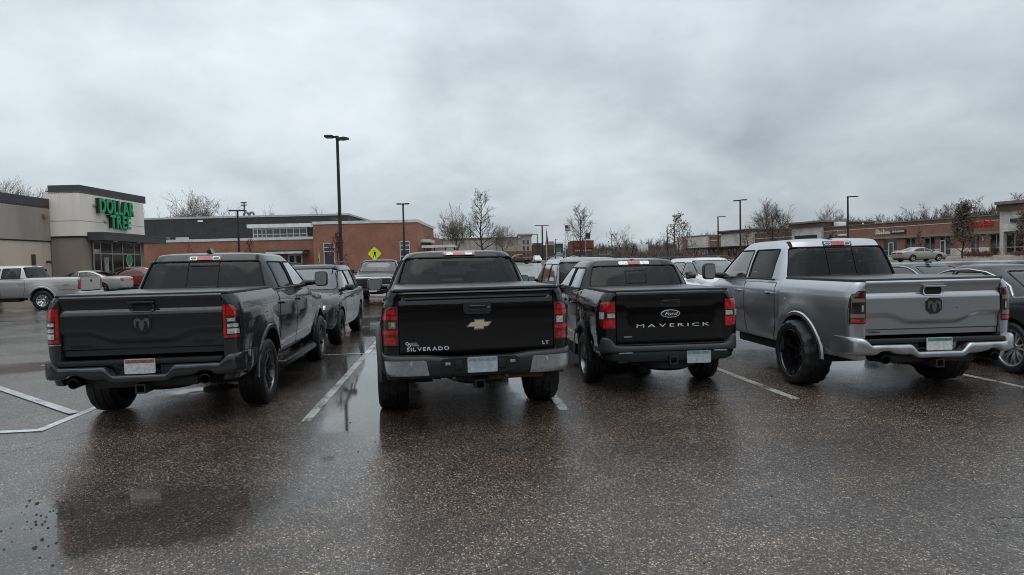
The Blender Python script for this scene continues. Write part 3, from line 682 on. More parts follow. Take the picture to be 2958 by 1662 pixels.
def pickup(root, P):
    pm = P['paint']; rt, ra, wb = P['rt'], P['ra'], P['wb']; bvs = {}
    cut = wheel_wells([(0, rt+.015)], ra, .3); sides = []
    for s in (-1, 1):
        me = boolean(raw_mesh(bedside(P, s)), [c for c in cut if (c.v[0][0] > 0) == (s > 0)]); finish(me, 30)
        link('bed_side', me, pm, root); sides.append(me)
        arch = bvh_of(me)
        if P.get('lip'): arch_lip(root, arch, 0, rt+.015, ra, s, P['lip'], P.get('lipw', .045), P.get('lipo', .012))
        mb = MB(); mb.lathe([(.45, ra+.004), (.90, ra+.004)] if s > 0 else [(-.90, ra+.004), (-.45, ra+.004)], c=(0, 0, rt+.015), n=20, a0=-.1, a1=pi+.1); mb.obj('wheel_liner', UNDER, root)
    bvs['bed'] = bvh_of(*sides)
    # tonneau
    mb = MB(); w = P['ton_w']; mb.box((0, (P['yr']+P['yb'])/2+.03, P['zrail']+P.get('ton_up', .018)), (2*w, P['yb']-P['yr']-.03, .028), .010)
    tn = mb.obj('tonneau_cover', mat('tonneau_vinyl', (.022, .023, .025), .42, coat=.5, coat_r=.3, bump=.5, bscale=90, var=.3, vscale=12), root, 40)
    for s in (-1, 1):
        mb = MB(); mb.box((s*(w+.012), (P['yr']+P['yb'])/2+.03, P['zrail']+.012), (.03, P['yb']-P['yr']-.03, .03), .008); mb.obj('tonneau_rail', PLAST, tn, 40)
    # lower cab, doors, front end
    me = raw_mesh(body_loft(P['cab_st'], 5, .03)); me = boolean(me, wheel_wells([(wb, rt+.015)], ra, .42)); finish(me, 30)
    link('cab_body', me, pm, root); cb = bvs['cab'] = bvh_of(me)
    for s in (-1, 1):
        for (y0, y1, cutb) in P['doors']:
            zb, zt = P['door_z']; rows = [(zb, y0+cutb, y1), (zb+.10, y0+cutb*.55, y1), (zb+.30, y0, y1), (zt, y0, y1)]
            d = rowpatch('door', cb, 'S', rows, .006, pm, root, th=.012, sgn=s, ncol=12, nrow=14)
            rowpatch('door_seal', cb, 'S', grow(rows, .009), .0015, GAP, d, th=.004, sgn=s, ncol=12, nrow=14)
            hy = y0+.13; hz = P['handle_z']; hm = P.get('handle_m', pm)
            mb = MB(); hx = abs(cb.ray_cast(Vector((s*50, hy, hz)), Vector((-s, 0, 0)))[0].x)
            mb.box((s*(hx+.035), hy, hz), (.022, .20, .034), .009); mb.box((s*(hx+.012), hy-.08, hz), (.04, .03, .03), .006); mb.box((s*(hx+.012), hy+.08, hz), (.04, .03, .03), .006)
            mb.obj('door_handle', hm, d, 40)
        if P.get('lip'): arch_lip(root, cb, wb, rt+.015, ra, s, P['lip'], P.get('lipw', .045), P.get('lipo', .012))
        mb = MB(); mb.lathe([(s*.45, ra+.004), (s*.90, ra+.004)], c=(0, wb, rt+.015), n=20, a0=-.1, a1=pi+.1); mb.obj('wheel_liner', UNDER, root)
    cabin(root, P['levels'], P['wins'], pm, P.get('crown', .06))
    bvs['roof'] = bvh_of(raw_mesh(greenhouse(P['levels'], crown=P.get('crown', .06))))
    # belt moulding and black glass surround
    for s in (-1, 1):
        y0, y1 = P['doors'][0][0]+.06, P['doors'][-1][1]+.02
        mb = MB(); mb.tube([(s*(knots([(l[0], l[3]) for l in P['levels']], P['belt']+.02)+.006), lerp(y0, y1, i/6), P['belt']+.028) for i in range(7)], .012, 6); mb.obj('window_sill_trim', PLAST, root)
    seats(root, [(1.05*P['wb']/3.67, P.get('rear_x', (-.42, .0, .42))), (1.95*P['wb']/3.67, (-.40, .40))], .9, P['belt']-.02, P['belt']+.33)
    mb = MB(); mb.box((0, P['levels'][0][2]-.42, P['belt']+.03), (1.5, .35, .1), .04); mb.obj('dashboard', TRIM, root)
    mb = MB(); mb.box((.0, P['levels'][-1][2]+.06, P['levels'][-1][0]-.11), (.24, .03, .075), .012); mb.obj('rear_view_mirror', PLAST, root)
    mb = MB(); mb.add(*torus((-.40, P['levels'][0][2]-.66, P['belt']+.06), .18, .014, -.5)); mb.obj('steering_wheel', PLAST, root)
    for s in (-1, 1): side_mirror(root, s*(P['W']-.06), P['mir'][0], P['mir'][1], s, P.get('mir_m', PLAST), *P.get('mir_s', (.22, .25)), P.get('mir_arm', .15), P.get('mir_g'))
    # underneath
    mb = MB()
    for s in (-1, 1): mb.b2((s*.38, P['yr']+.15, P['zu']+.02), (s*.46, wb+.5, P['zu']+.16))
    for y in (P['yr']+.25, -.45, .55, 1.6, 2.7): mb.box((0, y, P['zu']+.09), (.84, .08, .10))
    mb.b2((-P['W']+.12, P['yr']+.12, P['zu']+.19), (P['W']-.12, wb+.7, P['zu']+.23)); mb.obj('chassis', UNDER, root)
    mb = MB(); mb.tube([(-.75, 0, rt), (.75, 0, rt)], .045, 10); mb.lathe([(-.17, .03), (-.13, .11), (0, .15), (.13, .11), (.17, .03)], c=(0, 0, rt), n=18); mb.obj('rear_axle', UNDER, root)
    mb = MB(); mb.lathe([(P['zu']-.06, .12), (P['zu']-.07, .24), (P['zu']-.02, .37), (P['zu']+.10, .37), (P['zu']+.15, .24)], c=(.05, -.62, 0), axis='z', n=28); mb.obj('spare_tyre', RUBBER, root)
    mb = MB(); mb.b2((-.85, .95, P['zu']-.10), (-.47, 2.2, P['zu']+.17), .05); mb.obj('fuel_tank', UNDER, root)
    mb = MB(); mb.tube([(0, .12, rt), (0, 1.9, P['zu']+.02)], .05, 8); mb.b2((-.28, 1.9, P['zu']-.10), (.28, 3.3, P['zu']+.15), .05); mb.obj('driveline', UNDER, root)
    mb = MB(); mb.box((0, P['yr']+.08, P['hitch_z']), (.10, .30, .10), .0); mb.lathe([(P['yr']-.09, .001), (P['yr']-.09, .05), (P['yr']-.02, .05)], c=(0, 0, P['hitch_z']), axis='y', n=4)
    hb = MB(); z = P['hitch_z']; y0 = P['yr']-.11
    for a, b in (((-.05, -.05), (.05, -.036)), ((-.05, .036), (.05, .05)), ((-.05, -.036), (-.036, .036)), ((.036, -.036), (.05, .036))): hb.b2((a[0], y0, z+a[1]), (b[0], y0+.25, z+b[1]))
    hb.obj('hitch_receiver', mat('hitch_steel', (.05, .048, .046), .5, .6, var=.3, vscale=20), root)
    hb = MB(); hb.tube([(-.7, P['yr']+.07, z+.10), (.7, P['yr']+.07, z+.10)], .045, 8); hb.obj('hitch_bar', UNDER, root)
    # front end
    y1 = P['cab_st'][-1][0]; zf = P['cab_st'][-1][3]
    mb = MB(); mb.box((0, y1-.02, zf-.22), (1.25, .10, .34), .03); mb.obj('grille', GLOSSBLK, root)
    for s in (-1, 1): rowpatch('headlight', cb, 'F', [(zf-.12, s*.60-.12, s*.60+.12), (zf+.05, s*.60-.12, s*.60+.12)], .006, CLEARL, root)
    mb = bumper(mirror_rows([(0, y1+.10, y1-.12, .45, .66, .5), (.6, y1+.08, y1-.14, .45, .66, .5), (.88, y1-.06, y1-.30, .47, .66, .5), (.96, y1-.25, y1-.45, .5, .64, .6)])); mb.obj('front_bumper', P.get('fb', PLAST), root)
    ms = wheel_meshes(*P['wheel']); x = P['track']
    add_wheels(root, ms, [(-x, 0, rt), (x, 0, rt), (-x, wb, rt), (x, wb, rt)])
    return bvs
def torus(c, R, r, tilt, n=24, k=6):
    vs = []; fs = []
    for i in range(n):
        a = 2*pi*i/n
        for j in range(k):
            b = 2*pi*j/k; x, z, y = (R+r*cos(b))*cos(a), (R+r*cos(b))*sin(a), r*sin(b)
            vs.append((c[0]+x, c[1]+y*cos(tilt)-z*sin(tilt), c[2]+y*sin(tilt)+z*cos(tilt)))
            fs.append((i*k+j, ((i+1) % n)*k+j, ((i+1) % n)*k+(j+1) % k, i*k+(j+1) % k))
    return vs, fs
def flip(rows): return [(r[0], -r[2], -r[1]) for r in rows]
def oct_poly(cx, cz, w, h, c):
    return [(cx-w, cz+h-c), (cx-w+c, cz+h), (cx+w-c, cz+h), (cx+w, cz+h-c), (cx+w, cz-h*.45), (cx+w*.45, cz-h), (cx-w*.45, cz-h), (cx-w, cz-h*.45)]
def put_letters(txt, h, w, x, y, z, m, root, ext=.004, bold=.0, tilt=0.0, name='letter', gap=.12):
    for ch, me, cx in letters(txt, h, w, ext, bold, gap):
        o = link(name, me, m, root); o.location = (x+cx, y, z); o.rotation_euler = (tilt, 0, 0)

# ---- the two sheep-badged trucks share their pressings
RAM_HW = [(.50, .925), (.58, .955), (.75, .975), (.95, .985), (1.12, .985), (1.24, .979), (1.33, .962), (1.39, .936), (1.42, .908)]
def ram_relief(x, z):
    sw = lerp(.985, 1.075, smooth01((abs(x)-.25)/.32))                     # the swoop across the lower half
    up = knots([(1.055, .0), (1.235, -.004), (1.262, -.014), (1.285, -.034), (1.36, -.012), (1.385, .006), (1.405, .012), (1.425, .006), (1.43, -.01)], z)
    lo = -.036*smooth01((sw-z)/.085) - .016*smooth01((.868-z)/.012) 
    return up+lo
def ram(label, loc, rz, pm, wheel, rt, track, W=.985, lifted=0.0, silver=False):
    root = thing('pickup_truck', label, 'pickup', loc, rz, 'pickups parked in the near row')
    dz = lifted
    lev = [(1.36, .56, 3.14, .945, .28), (1.42, .58, 3.04, .932, .28), (1.60, .65, 2.74, .862, .28), (1.76, .72, 2.46, .785, .28), (1.865, .79, 2.26, .715, .30)]
    dark = G_DARK
    P = dict(paint=pm, W=W, yr=-1.14, yb=.545, xt=.81, hw=RAM_HW, rt=rt, ra=.53, wb=3.67, zrail=1.42, ton_w=.845, tz0=.80, tz1=1.43, belt=1.385, rc=.13,
             cab_st=[(.575, .965, .48, 1.385, 1.385), (.62, .978, .47, 1.385, 1.385), (1.5, .985, .47, 1.385, 1.385), (2.7, .982, .47, 1.37, 1.38), (3.1, .972, .47, 1.29, 1.36), (3.4, .962, .50, 1.235, 1.325), (4.0, .945, .52, 1.20, 1.30), (4.35, .90, .52, 1.12, 1.24), (4.52, .82, .54, 1.0, 1.14), (4.60, .70, .58, .88, 1.0)],
             doors=[(.70, 1.66, .16), (1.69, 2.86, 0)], door_z=(.50, 1.36), handle_z=1.215, handle_m=CHROME if silver else pm, levels=lev,
             wins=[('rear_window', 'R', rrows(1.435, 1.80, -.80, .80, .035, .105, .105), dark),
                   ('side_window', 'S', rrows(1.425, 1.785, .90, 1.64, .03, .03, -.0), G_DARK), ('side_window', 'S', rrows(1.425, 1.785, 1.73, 2.80, .03, 0, .50), G_SKY),
                   ('windscreen', 'F', rrows(1.45, 1.83, -.80, .80, .04, .13, .13), G_CLEAR)],
             crown=.062, mir=(2.62, 1.50), mir_s=(.21, .25), mir_arm=.17, zu=.44, hitch_z=.455, lip=pm if not silver else pm, lipw=.05, lipo=.016, wheel=wheel, track=track)
    bv = pickup(root, P)
    tg = tailgate(P, ram_relief, pm, root)
    # black seam round the tailgate
    # handle
    y = P['yr']; mb = MB(); mb.prism(rows_poly(rrows(1.262, 1.345, -.105, .105, .03)), 'y', y+.05, y+.012); cup = mb.obj('handle_recess', GAP, tg, 30)
    mb = MB(); mb.box((0, y-.012, 1.357), (.27, .03, .022), .008); mb.obj('tailgate_handle', pm if not silver else pm, tg, 40)
    fr = MB(); out_ = rows_poly(rrows(1.252, 1.35, -.125, .125, .04)); inn = rows_poly(rrows(1.262, 1.345, -.105, .105, .03))
    n = len(out_); fr.add([(p[0], y+.002, p[1]) for p in out_]+[(p[0], y+.008, p[1]) for p in inn], [(i, (i+1) % n, n+(i+1) % n, n+i) for i in range(n)]); fr.obj('handle_surround', pm, tg, 40)
    # badge: eight-sided plate with a horned head
    cx, cz = .0, 1.13; b = MB(); b.prism(oct_poly(cx, cz, .094, .092, .035), 'y', y+.005, y-.010); bo = b.obj('badge', GLOSSBLK, tg, 20)
    hm = mat('badge_dark', (.10, .10, .105), .3, .4, coat=1)
    b = MB()
    b.prism([(cx-.022, cz+.035), (cx+.022, cz+.035), (cx+.030, cz-.01), (cx+.012, cz-.07), (cx-.012, cz-.07), (cx-.030, cz-.01)], 'y', y-.008, y-.018)
    for s in (-1, 1):
        pts = [(.015, .045), (.045, .060), (.075, .045), (.080, .005), (.070, -.040), (.062, -.048), (.058, -.010), (.052, .018), (.034, .028), (.018, .026)]
        b.prism([(cx+s*px, cz+pz) for px, pz in pts], 'y', y-.008, y-.017)
    b.obj('horned_head_emblem', hm, bo, 20)
    if not silver:
        for x0, x1, z in ((-.72, -.53, .905), (.50, .70, .925)):
            b = MB(); k = 7
            for i in range(k): xx = lerp(x0, x1, i/(k-1)); b.box((xx, y+.018, z), (.016, .012, .014))
            b.obj('dark_lettering', GLOSSBLK, tg)
    else:
        b = MB()
        for i in range(5): b.box((-.74+i*.025, y+.022, .835), (.016, .010, .012))
        b.obj('dark_lettering', PLAST, tg)
        b = MB(); b.box((.28, y+.004, 1.10), (.022, .012, .008), .003); b.obj('dent_mark', GAP, tg)
    # tail lamps
    for s in (1, -1):
        f = (lambda r: r) if s > 0 else flip
        base = [(.945, .818, .968), (.96, .816, .970), (1.10, .814, .968), (1.24, .814, .954), (1.285, .814, .934), (1.312, .816, .89)]
        L = rowpatch('tail_light', bv['bed'], 'R', f(base), .010, SMOKE if silver else REDD, root, th=.03, ncol=14)
        rowpatch('lamp_seal', bv['bed'], 'R', f(grow(base, .008)), .002, GAP, L, th=.004, ncol=14)
        def seg(rows, m, off=.014, nm='lens'): rowpatch(nm, bv['bed'], 'R', f(rows), off, m, L, th=.006, ncol=8, nrow=3)
        if silver:
            seg([(.958, .822, .960), (.995, .822, .960)], REDL); seg([(1.252, .84, .92), (1.298, .84, .88)], REDD); seg([(1.01, .825, .965), (1.055, .825, .965)], mat('smoked_clear', (.20, .15, .12), .2, .2, coat=1))
            seg([(1.19, .825, .955), (1.235, .825, .945)], M['smoked_clear']); seg([(1.075, .845, .955), (1.17, .845, .945)], GLOSSBLK, .018); seg([(1.085, .850, .868), (1.16, .850, .866)], CLEARL, .022)
        else:
            seg([(.952, .820, .846), (1.30, .820, .846)], REDL, .013); seg([(.952, .846, .965), (.975, .846, .965)], REDL, .013)
            seg([(1.185, .852, .955), (1.295, .852, .915)], REDL); seg([(.985, .852, .976), (1.172, .852, .968)], GLOSSBLK, .013)
            seg([(1.125, .860, .935), (1.162, .860, .932)], CLEARL, .018); seg([(1.062, .860, .960), (1.10, .860, .958)], CLEARL, .018, ); seg([(.992, .860, .968), (1.048, .860, .966)], CLEARL, .018)
        rowpatch('lamp_trim', bv['bed'], 'R', f([(.925, .800, .972), (.938, .800, .972)]), .012, BRIGHT if silver else CHROME, L, th=.01, ncol=12, nrow=1)
    # bumper with two pipe cut-outs and the stepped middle
    bm_ = mat('bumper_silver', (.42, .43, .45), .30, .9, coat=.6, var=.12, vscale=9) if silver else pm
    half = [(0, -1.275, -1.13, .525, .605, .45), (.22, -1.275, -1.13, .525, .605, .45), (.27, -1.275, -1.13, .53, .615, .45), (.34, -1.28, -1.13, .565, .695, .45), (.42, -1.28, -1.13, .57, .70, .45), (.54, -1.28, -1.13, .585, .70, .45),
            (.60, -1.275, -1.13, .615, .70, .45), (.69, -1.27, -1.13, .615, .70, .45), (.75, -1.26, -1.12, .58, .70, .45), (.80, -1.25, -1.12, .57, .705, .45), (.86, -1.235, -1.08, .57, .775, .45), (.93, -1.20, -1.02, .565, .785, .45), (.98, -1.12, -.90, .565, .785, .5), (1.0, -1.0, -.72, .57, .78, .6)]
    bumper(mirror_rows(half)).obj('rear_bumper', bm_, root, 45)
    mb = MB(); mb.box((0, -1.165, .735), (1.62, .11, .05), .01); mb.obj('bumper_step_pad', PLAST, root)
    mb = MB(); mb.box((0, -1.10, .66), (.62, .10, .17), .01); mb.obj('plate_recess', GLOSSBLK, root)
    mb = MB(); mb.box((0, -1.06, .50), (1.05, .10, .10), .02); mb.obj('bumper_valance', PLAST, root)
    plate(root, .0, -1.232, .692, header=(.25, .10, .09) if not silver else (.05, .22, .16), base=(.52, .52, .52) if not silver else (.60, .60, .59))
    for s in (-1, 1):
        mb = MB(); mb.lathe([(-.9, .045), (-1.12, .048), (-1.20, .050), (-1.255, .052), (-1.258, .047), (-1.2, .045), (-1.1, .03)], c=(s*.645, 0, .535 if not silver else .52), axis='y', n=24); mb.obj('exhaust_tip', mat('exhaust_black', (.01, .01, .01), .25, .5), root)
    # third stop lamp in the roof edge
    pod = rowpatch('stop_lamp_housing', bv['roof'], 'R', rrows(1.812, 1.876, -.215, .215, .02), .008, GLOSSBLK, root, th=.03)
    rowpatch('lens', bv['roof'], 'R', rrows(1.822, 1.866, -.195, .195, .02), .014, CLEARL, pod, th=.005); rowpatch('lens', bv['roof'], 'R', rrows(1.820, 1.868, -.10, .10, .006), .019, REDL, pod, th=.005)
    for s in (-1, 1): rowpatch('lens', bv['roof'], 'R', rrows(1.834, 1.856, s*.145-.035, s*.145+.035, .008), .019, SMOKE, pod, th=.004)
    # slider frame on the rear glass
    fr = MB(); lv = bv['roof']
    rowpatch('slider_frame', lv, 'R', [(1.455, -.202, -.192), (1.79, -.202, -.192)], .003, GAP, root, th=.006, ncol=1); rowpatch('slider_frame', lv, 'R', [(1.455, .192, .202), (1.79, .192, .202)], .003, GAP, root, th=.006, ncol=1)
    rowpatch('slider_frame', lv, 'R', [(1.735, -.19, .19), (1.747, -.19, .19)], .003, GAP, root, th=.006, nrow=1); rowpatch('slider_frame', lv, 'R', [(1.455, -.19, .19), (1.467, -.19, .19)], .003, PLAST, root, th=.006, nrow=1)
    for s in (-1, 1):
        # dark drip seams at the roof corners
        rowpatch('roof_seam', lv, 'R', [(1.805, s*.665-.018, s*.665+.018), (1.885, s*.655-.018, s*.655+.018)], .004, GAP, root, th=.006, ncol=2, nrow=4)
    fin = MB(); fin.loft([[(x*k, 1.02+yy*k2+sh, 1.915+z) for x, yy in ((-.035, -.09), (.035, -.09), (.02, .10), (-.02, .10))] for z, k, k2, sh in ((0, 1, 1, 0), (.03, .8, .85, -.02), (.062, .35, .45, -.045))]); fin.obj('roof_antenna', pm if not silver else PLAST, root, 40)
    # side steps, fuel door
    if not silver:
        for s in (-1, 1):
            mb = MB(); mb.tube([(s*.86, .55, .40), (s*1.0, .74, .375), (s*1.01, 1.6, .375), (s*1.01, 2.75, .375), (s*.88, 2.95, .40)], .045, 8); mb.box((s*.985, 1.72, .412), (.12, 1.9, .012), .003); mb.obj('side_step', PLAST, root, 40)
    rowpatch('fuel_door', bv['bed'], 'S', rrows(1.0, 1.17, .36, .50, .03), .004, pm, root, th=.006, sgn=-1)
    return root
def silverado(label, loc, rz, pm):
    root = thing('pickup_truck', label, 'pickup', loc, rz, 'pickups parked in the near row')
    hw = [(.52, .93), (.62, .962), (.80, .975), (1.0, .985), (1.14, .98), (1.26, .965), (1.32, .93), (1.38, .915), (1.405, .90)]
    lev = [(1.32, .52, 3.05, .945, .32), (1.40, .55, 2.95, .925, .32), (1.58, .62, 2.66, .845, .32), (1.73, .69, 2.42, .77, .32), (1.815, .75, 2.26, .70, .34)]
    P = dict(paint=pm, W=.985, yr=-1.12, yb=.50, xt=.805, hw=hw, rt=.415, ra=.53, wb=3.65, zrail=1.405, ton_w=.85, ton_up=.022, tz0=.765, tz1=1.405, belt=1.355, rc=.11, bulge=.045,
             cab_st=[(.53, .965, .50, 1.355, 1.355), (.58, .978, .49, 1.355, 1.355), (1.5, .985, .49, 1.355, 1.355), (2.7, .985, .49, 1.34, 1.35), (3.1, .985, .49, 1.26, 1.33), (3.4, .985, .50, 1.2, 1.29), (4.0, .98, .52, 1.17, 1.26), (4.4, .95, .52, 1.09, 1.2), (4.6, .88, .54, .98, 1.1), (4.66, .76, .58, .86, .96)],
             doors=[(.66, 1.58, .14), (1.61, 2.78, 0)], door_z=(.52, 1.33), handle_z=1.2, levels=lev,
             wins=[('rear_window', 'R', rrows(1.42, 1.775, -.82, .82, .05, .115, .115), glass('rear_privacy_glass', (.66, .67, .68), .7)), ('side_window', 'S', rrows(1.40, 1.75, .86, 1.56, .03, .03, 0), G_DARK),
                   ('side_window', 'S', rrows(1.40, 1.75, 1.65, 2.72, .03, 0, .48), G_SKY), ('windscreen', 'F', rrows(1.42, 1.79, -.80, .80, .04, .13, .13), G_CLEAR)],
             crown=.062, mir=(2.45, 1.40), mir_s=(.22, .19), mir_arm=.13, mir_m=pm, mir_g=mat('mirror_green', (.24, .28, .26), .2, .3), zu=.46, hitch_z=.45, lip=PLAST, lipw=.075, lipo=.045, rear_x=(-.45, .45),
             wheel=('knob', .415, .32, .225, 6, CHROME), track=.885)
    bv = pickup(root, P); y = P['yr']
    def rel(x, z): return knots([(.765, -.02), (.79, -.004), (.86, .0), (1.10, .006), (1.22, .004), (1.30, -.004), (1.325, -.012), (1.335, -.035), (1.375, -.035), (1.382, .014), (1.40, .012), (1.405, .0)], z)*(1 if z < 1.32 or abs(x) < .755 else .3)
    tg = tailgate(P, rel, pm, root)
    # handle bezel
    mb = MB(); mb.prism([(-.145, 1.285), (.145, 1.285), (.145, 1.20), (.12, 1.165), (-.12, 1.165), (-.145, 1.20)], 'y', y+.02, y-.016); bz = mb.obj('handle_bezel', PLAST, tg, 20)
    mb = MB(); mb.box((0, y-.019, 1.225), (.17, .012, .062), .004); mb.obj('tailgate_handle', GLOSSBLK, bz, 40)
    mb = MB(); mb.lathe([(y-.016, .012), (y-.022, .010), (y-.022, .001)], c=(.115, 0, 1.235), axis='y', n=12); mb.obj('lock', BRIGHT, bz)
    # bow-tie
    gold = mat('bowtie_gold', (.74, .56, .40), .3, .45); cx, cz = .015, 1.06
    bow = [(-.085, .022), (-.048, .022), (-.048, .048), (.054, .048), (.054, .022), (.130, .022), (.088, -.026), (.048, -.026), (.048, -.052), (-.054, -.052), (-.054, -.026), (-.130, -.026)]
    b = MB(); b.prism([(cx+px*1.04, cz+pz*1.08) for px, pz in bow], 'y', y+.005, y-.016); bo = b.obj('bow_tie_badge', CHROME, tg, 20)
    b = MB(); b.prism([(cx+px*.90, cz+pz*.80) for px, pz in bow], 'y', y-.010, y-.020); b.obj('badge_face', gold, bo, 20)
    put_letters('SILVERADO', .038, .43, -.515, y-.002, .825, mat('letter_silver', (.72, .72, .72), .35, .3), tg, .006, .014, gap=.2)
    put_letters('LT', .036, .065, .715, y-.002, .838, M['letter_silver'], tg, .006, .012)
    # dealer sticker: two small Cs with lines of unreadable script
    b = MB()
    for (sx, sz) in ((-.725, .885), (-.705, .862)): b.add(*torus((sx, y-.003, sz), .013, .003, 0, 16, 4))
    b.obj('sticker_initials', WHITEP, tg)
    b = MB(); random.seed(4)
    for (x0, x1, z) in ((-.705, -.625, .889), (-.695, -.622, .878), (-.688, -.65, .864), (-.65, -.61, .867), (-.65, -.61, .860)):
        x = x0
        while x < x1: w = random.uniform(.004, .009); b.b2((x, y-.004, z-.003), (x+w, y+.001, z+.003)); x += w+.002
    b.obj('sticker_script', mat('sticker_grey', (.35, .36, .36), .5), tg)
    amb = mat('lamp_reflector', (.30, .22, .17), .2, .5, coat=1)
    for s in (1, -1):
        f = (lambda r: r) if s > 0 else flip
        base = [(.872, .812, .962), (.90, .812, .966), (1.08, .812, .968), (1.19, .812, .958), (1.235, .812, .935), (1.262, .812, .885)]
        L = rowpatch('tail_light', bv['bed'], 'R', f(base), .010, REDD, root, th=.03, ncol=14)
        rowpatch('lamp_seal', bv['bed'], 'R', f(grow(base, .008)), .002, GAP, L, th=.004, ncol=14)
        def seg(rows, m, off=.014): rowpatch('lens', bv['bed'], 'R', f(rows), off, m, L, th=.006, ncol=8, nrow=3)
        seg([(1.135, .818, .97), (1.175, .818, .965)], REDL, .016); seg([(.985, .818, .972), (1.025, .818, .972)], REDL, .016)
        seg([(1.19, .84, .93), (1.235, .85, .91)], REDL, .014); seg([(.885, .84, .945), (.95, .85, .93)], REDL, .014)
        seg([(1.035, .825, .968), (1.125, .825, .968)], SMOKE, .013); seg([(1.045, .835, .905), (1.115, .835, .905)], amb if s < 0 else CLEARL, .018)
        seg([(1.06, .845, .88), (1.10, .845, .88)], CLEARL, .022)
    # bumper: bright corners, black middle
    half = [(0, -1.27, -1.13, .54, .745, .4), (.30, -1.275, -1.13, .54, .745, .4), (.52, -1.28, -1.13, .54, .77, .4), (.70, -1.27, -1.12, .54, .775, .4), (.88, -1.23, -1.06, .56, .78, .4), (.96, -1.16, -.96, .59, .78, .45), (.985, -1.06, -.80, .62, .78, .55)]
    bme = raw_mesh(bumper(mirror_rows(half))); finish(bme, 45); bpo = link('rear_bumper', bme, PLAST, root); bb = bvh_of(bme)
    for s in (1, -1):
        f = (lambda r: r) if s > 0 else flip
        rowpatch('bumper_chrome', bb, 'R', f([(.555, .51, .90), (.60, .52, .935), (.715, .54, .955), (.728, .56, .95)]), .006, BRIGHT, bpo, th=.02, ncol=12, nrow=8)
        mb = MB(); mb.lathe([(-1.285, .016), (-1.292, .014), (-1.292, .009), (-1.286, .007), (-1.286, .001)], c=(s*.69, 0, .70), axis='y', n=14); mb.obj('parking_sensor', CHROME, bpo)
        mb = MB(); mb.lathe([(-1.30, .001), (-1.29, .022), (-1.24, .024)], c=(s*.27, 0, .53), axis='y', n=12); mb.obj('safety_chain_eye', UNDER, root)
    mb = MB(); mb.prism([(-.40, .72), (-.36, .738), (.36, .738), (.40, .72), (.38, .60), (.34, .585), (-.34, .585), (-.38, .60)], 'y', -1.270, -1.286); mb.obj('plate_recess', GAP, bpo, 20)
    for s in (-1, 1):
        mb = MB(); mb.box((s*.33, -1.29, .685), (.055, .02, .03), .006); mb.obj('plate_lamp', BRIGHT, bpo)
        mb = MB(); mb.box((s*.22, -1.29, .67), (.07, .02, .09), .006); mb.obj('recess_cover', PLAST, bpo)
    plate(root, .02, -1.292, .665, header=(.22, .27, .30), base=(.36, .42, .47))
    mb = MB(); mb.box((.40, -1.0, .49), (.6, .12, .05), .02); mb.obj('mud_guard_strip', mat('rust_pipe', (.12, .07, .045), .6, .3, var=.5, vscale=20), root)
    pod = rowpatch('stop_lamp_housing', bv['roof'], 'R', rrows(1.80, 1.852, -.215, .215, .024), .012, GLOSSBLK, root, th=.03)
    rowpatch('lens', bv['roof'], 'R', rrows(1.806, 1.848, -.205, .205, .020), .017, REDL, pod, th=.005)
    for s in (-1, 1): rowpatch('lens', bv['roof'], 'R', rrows(1.808, 1.846, s*.125-.042, s*.125+.042, .006), .021, CLEARL, pod, th=.005)
    return root
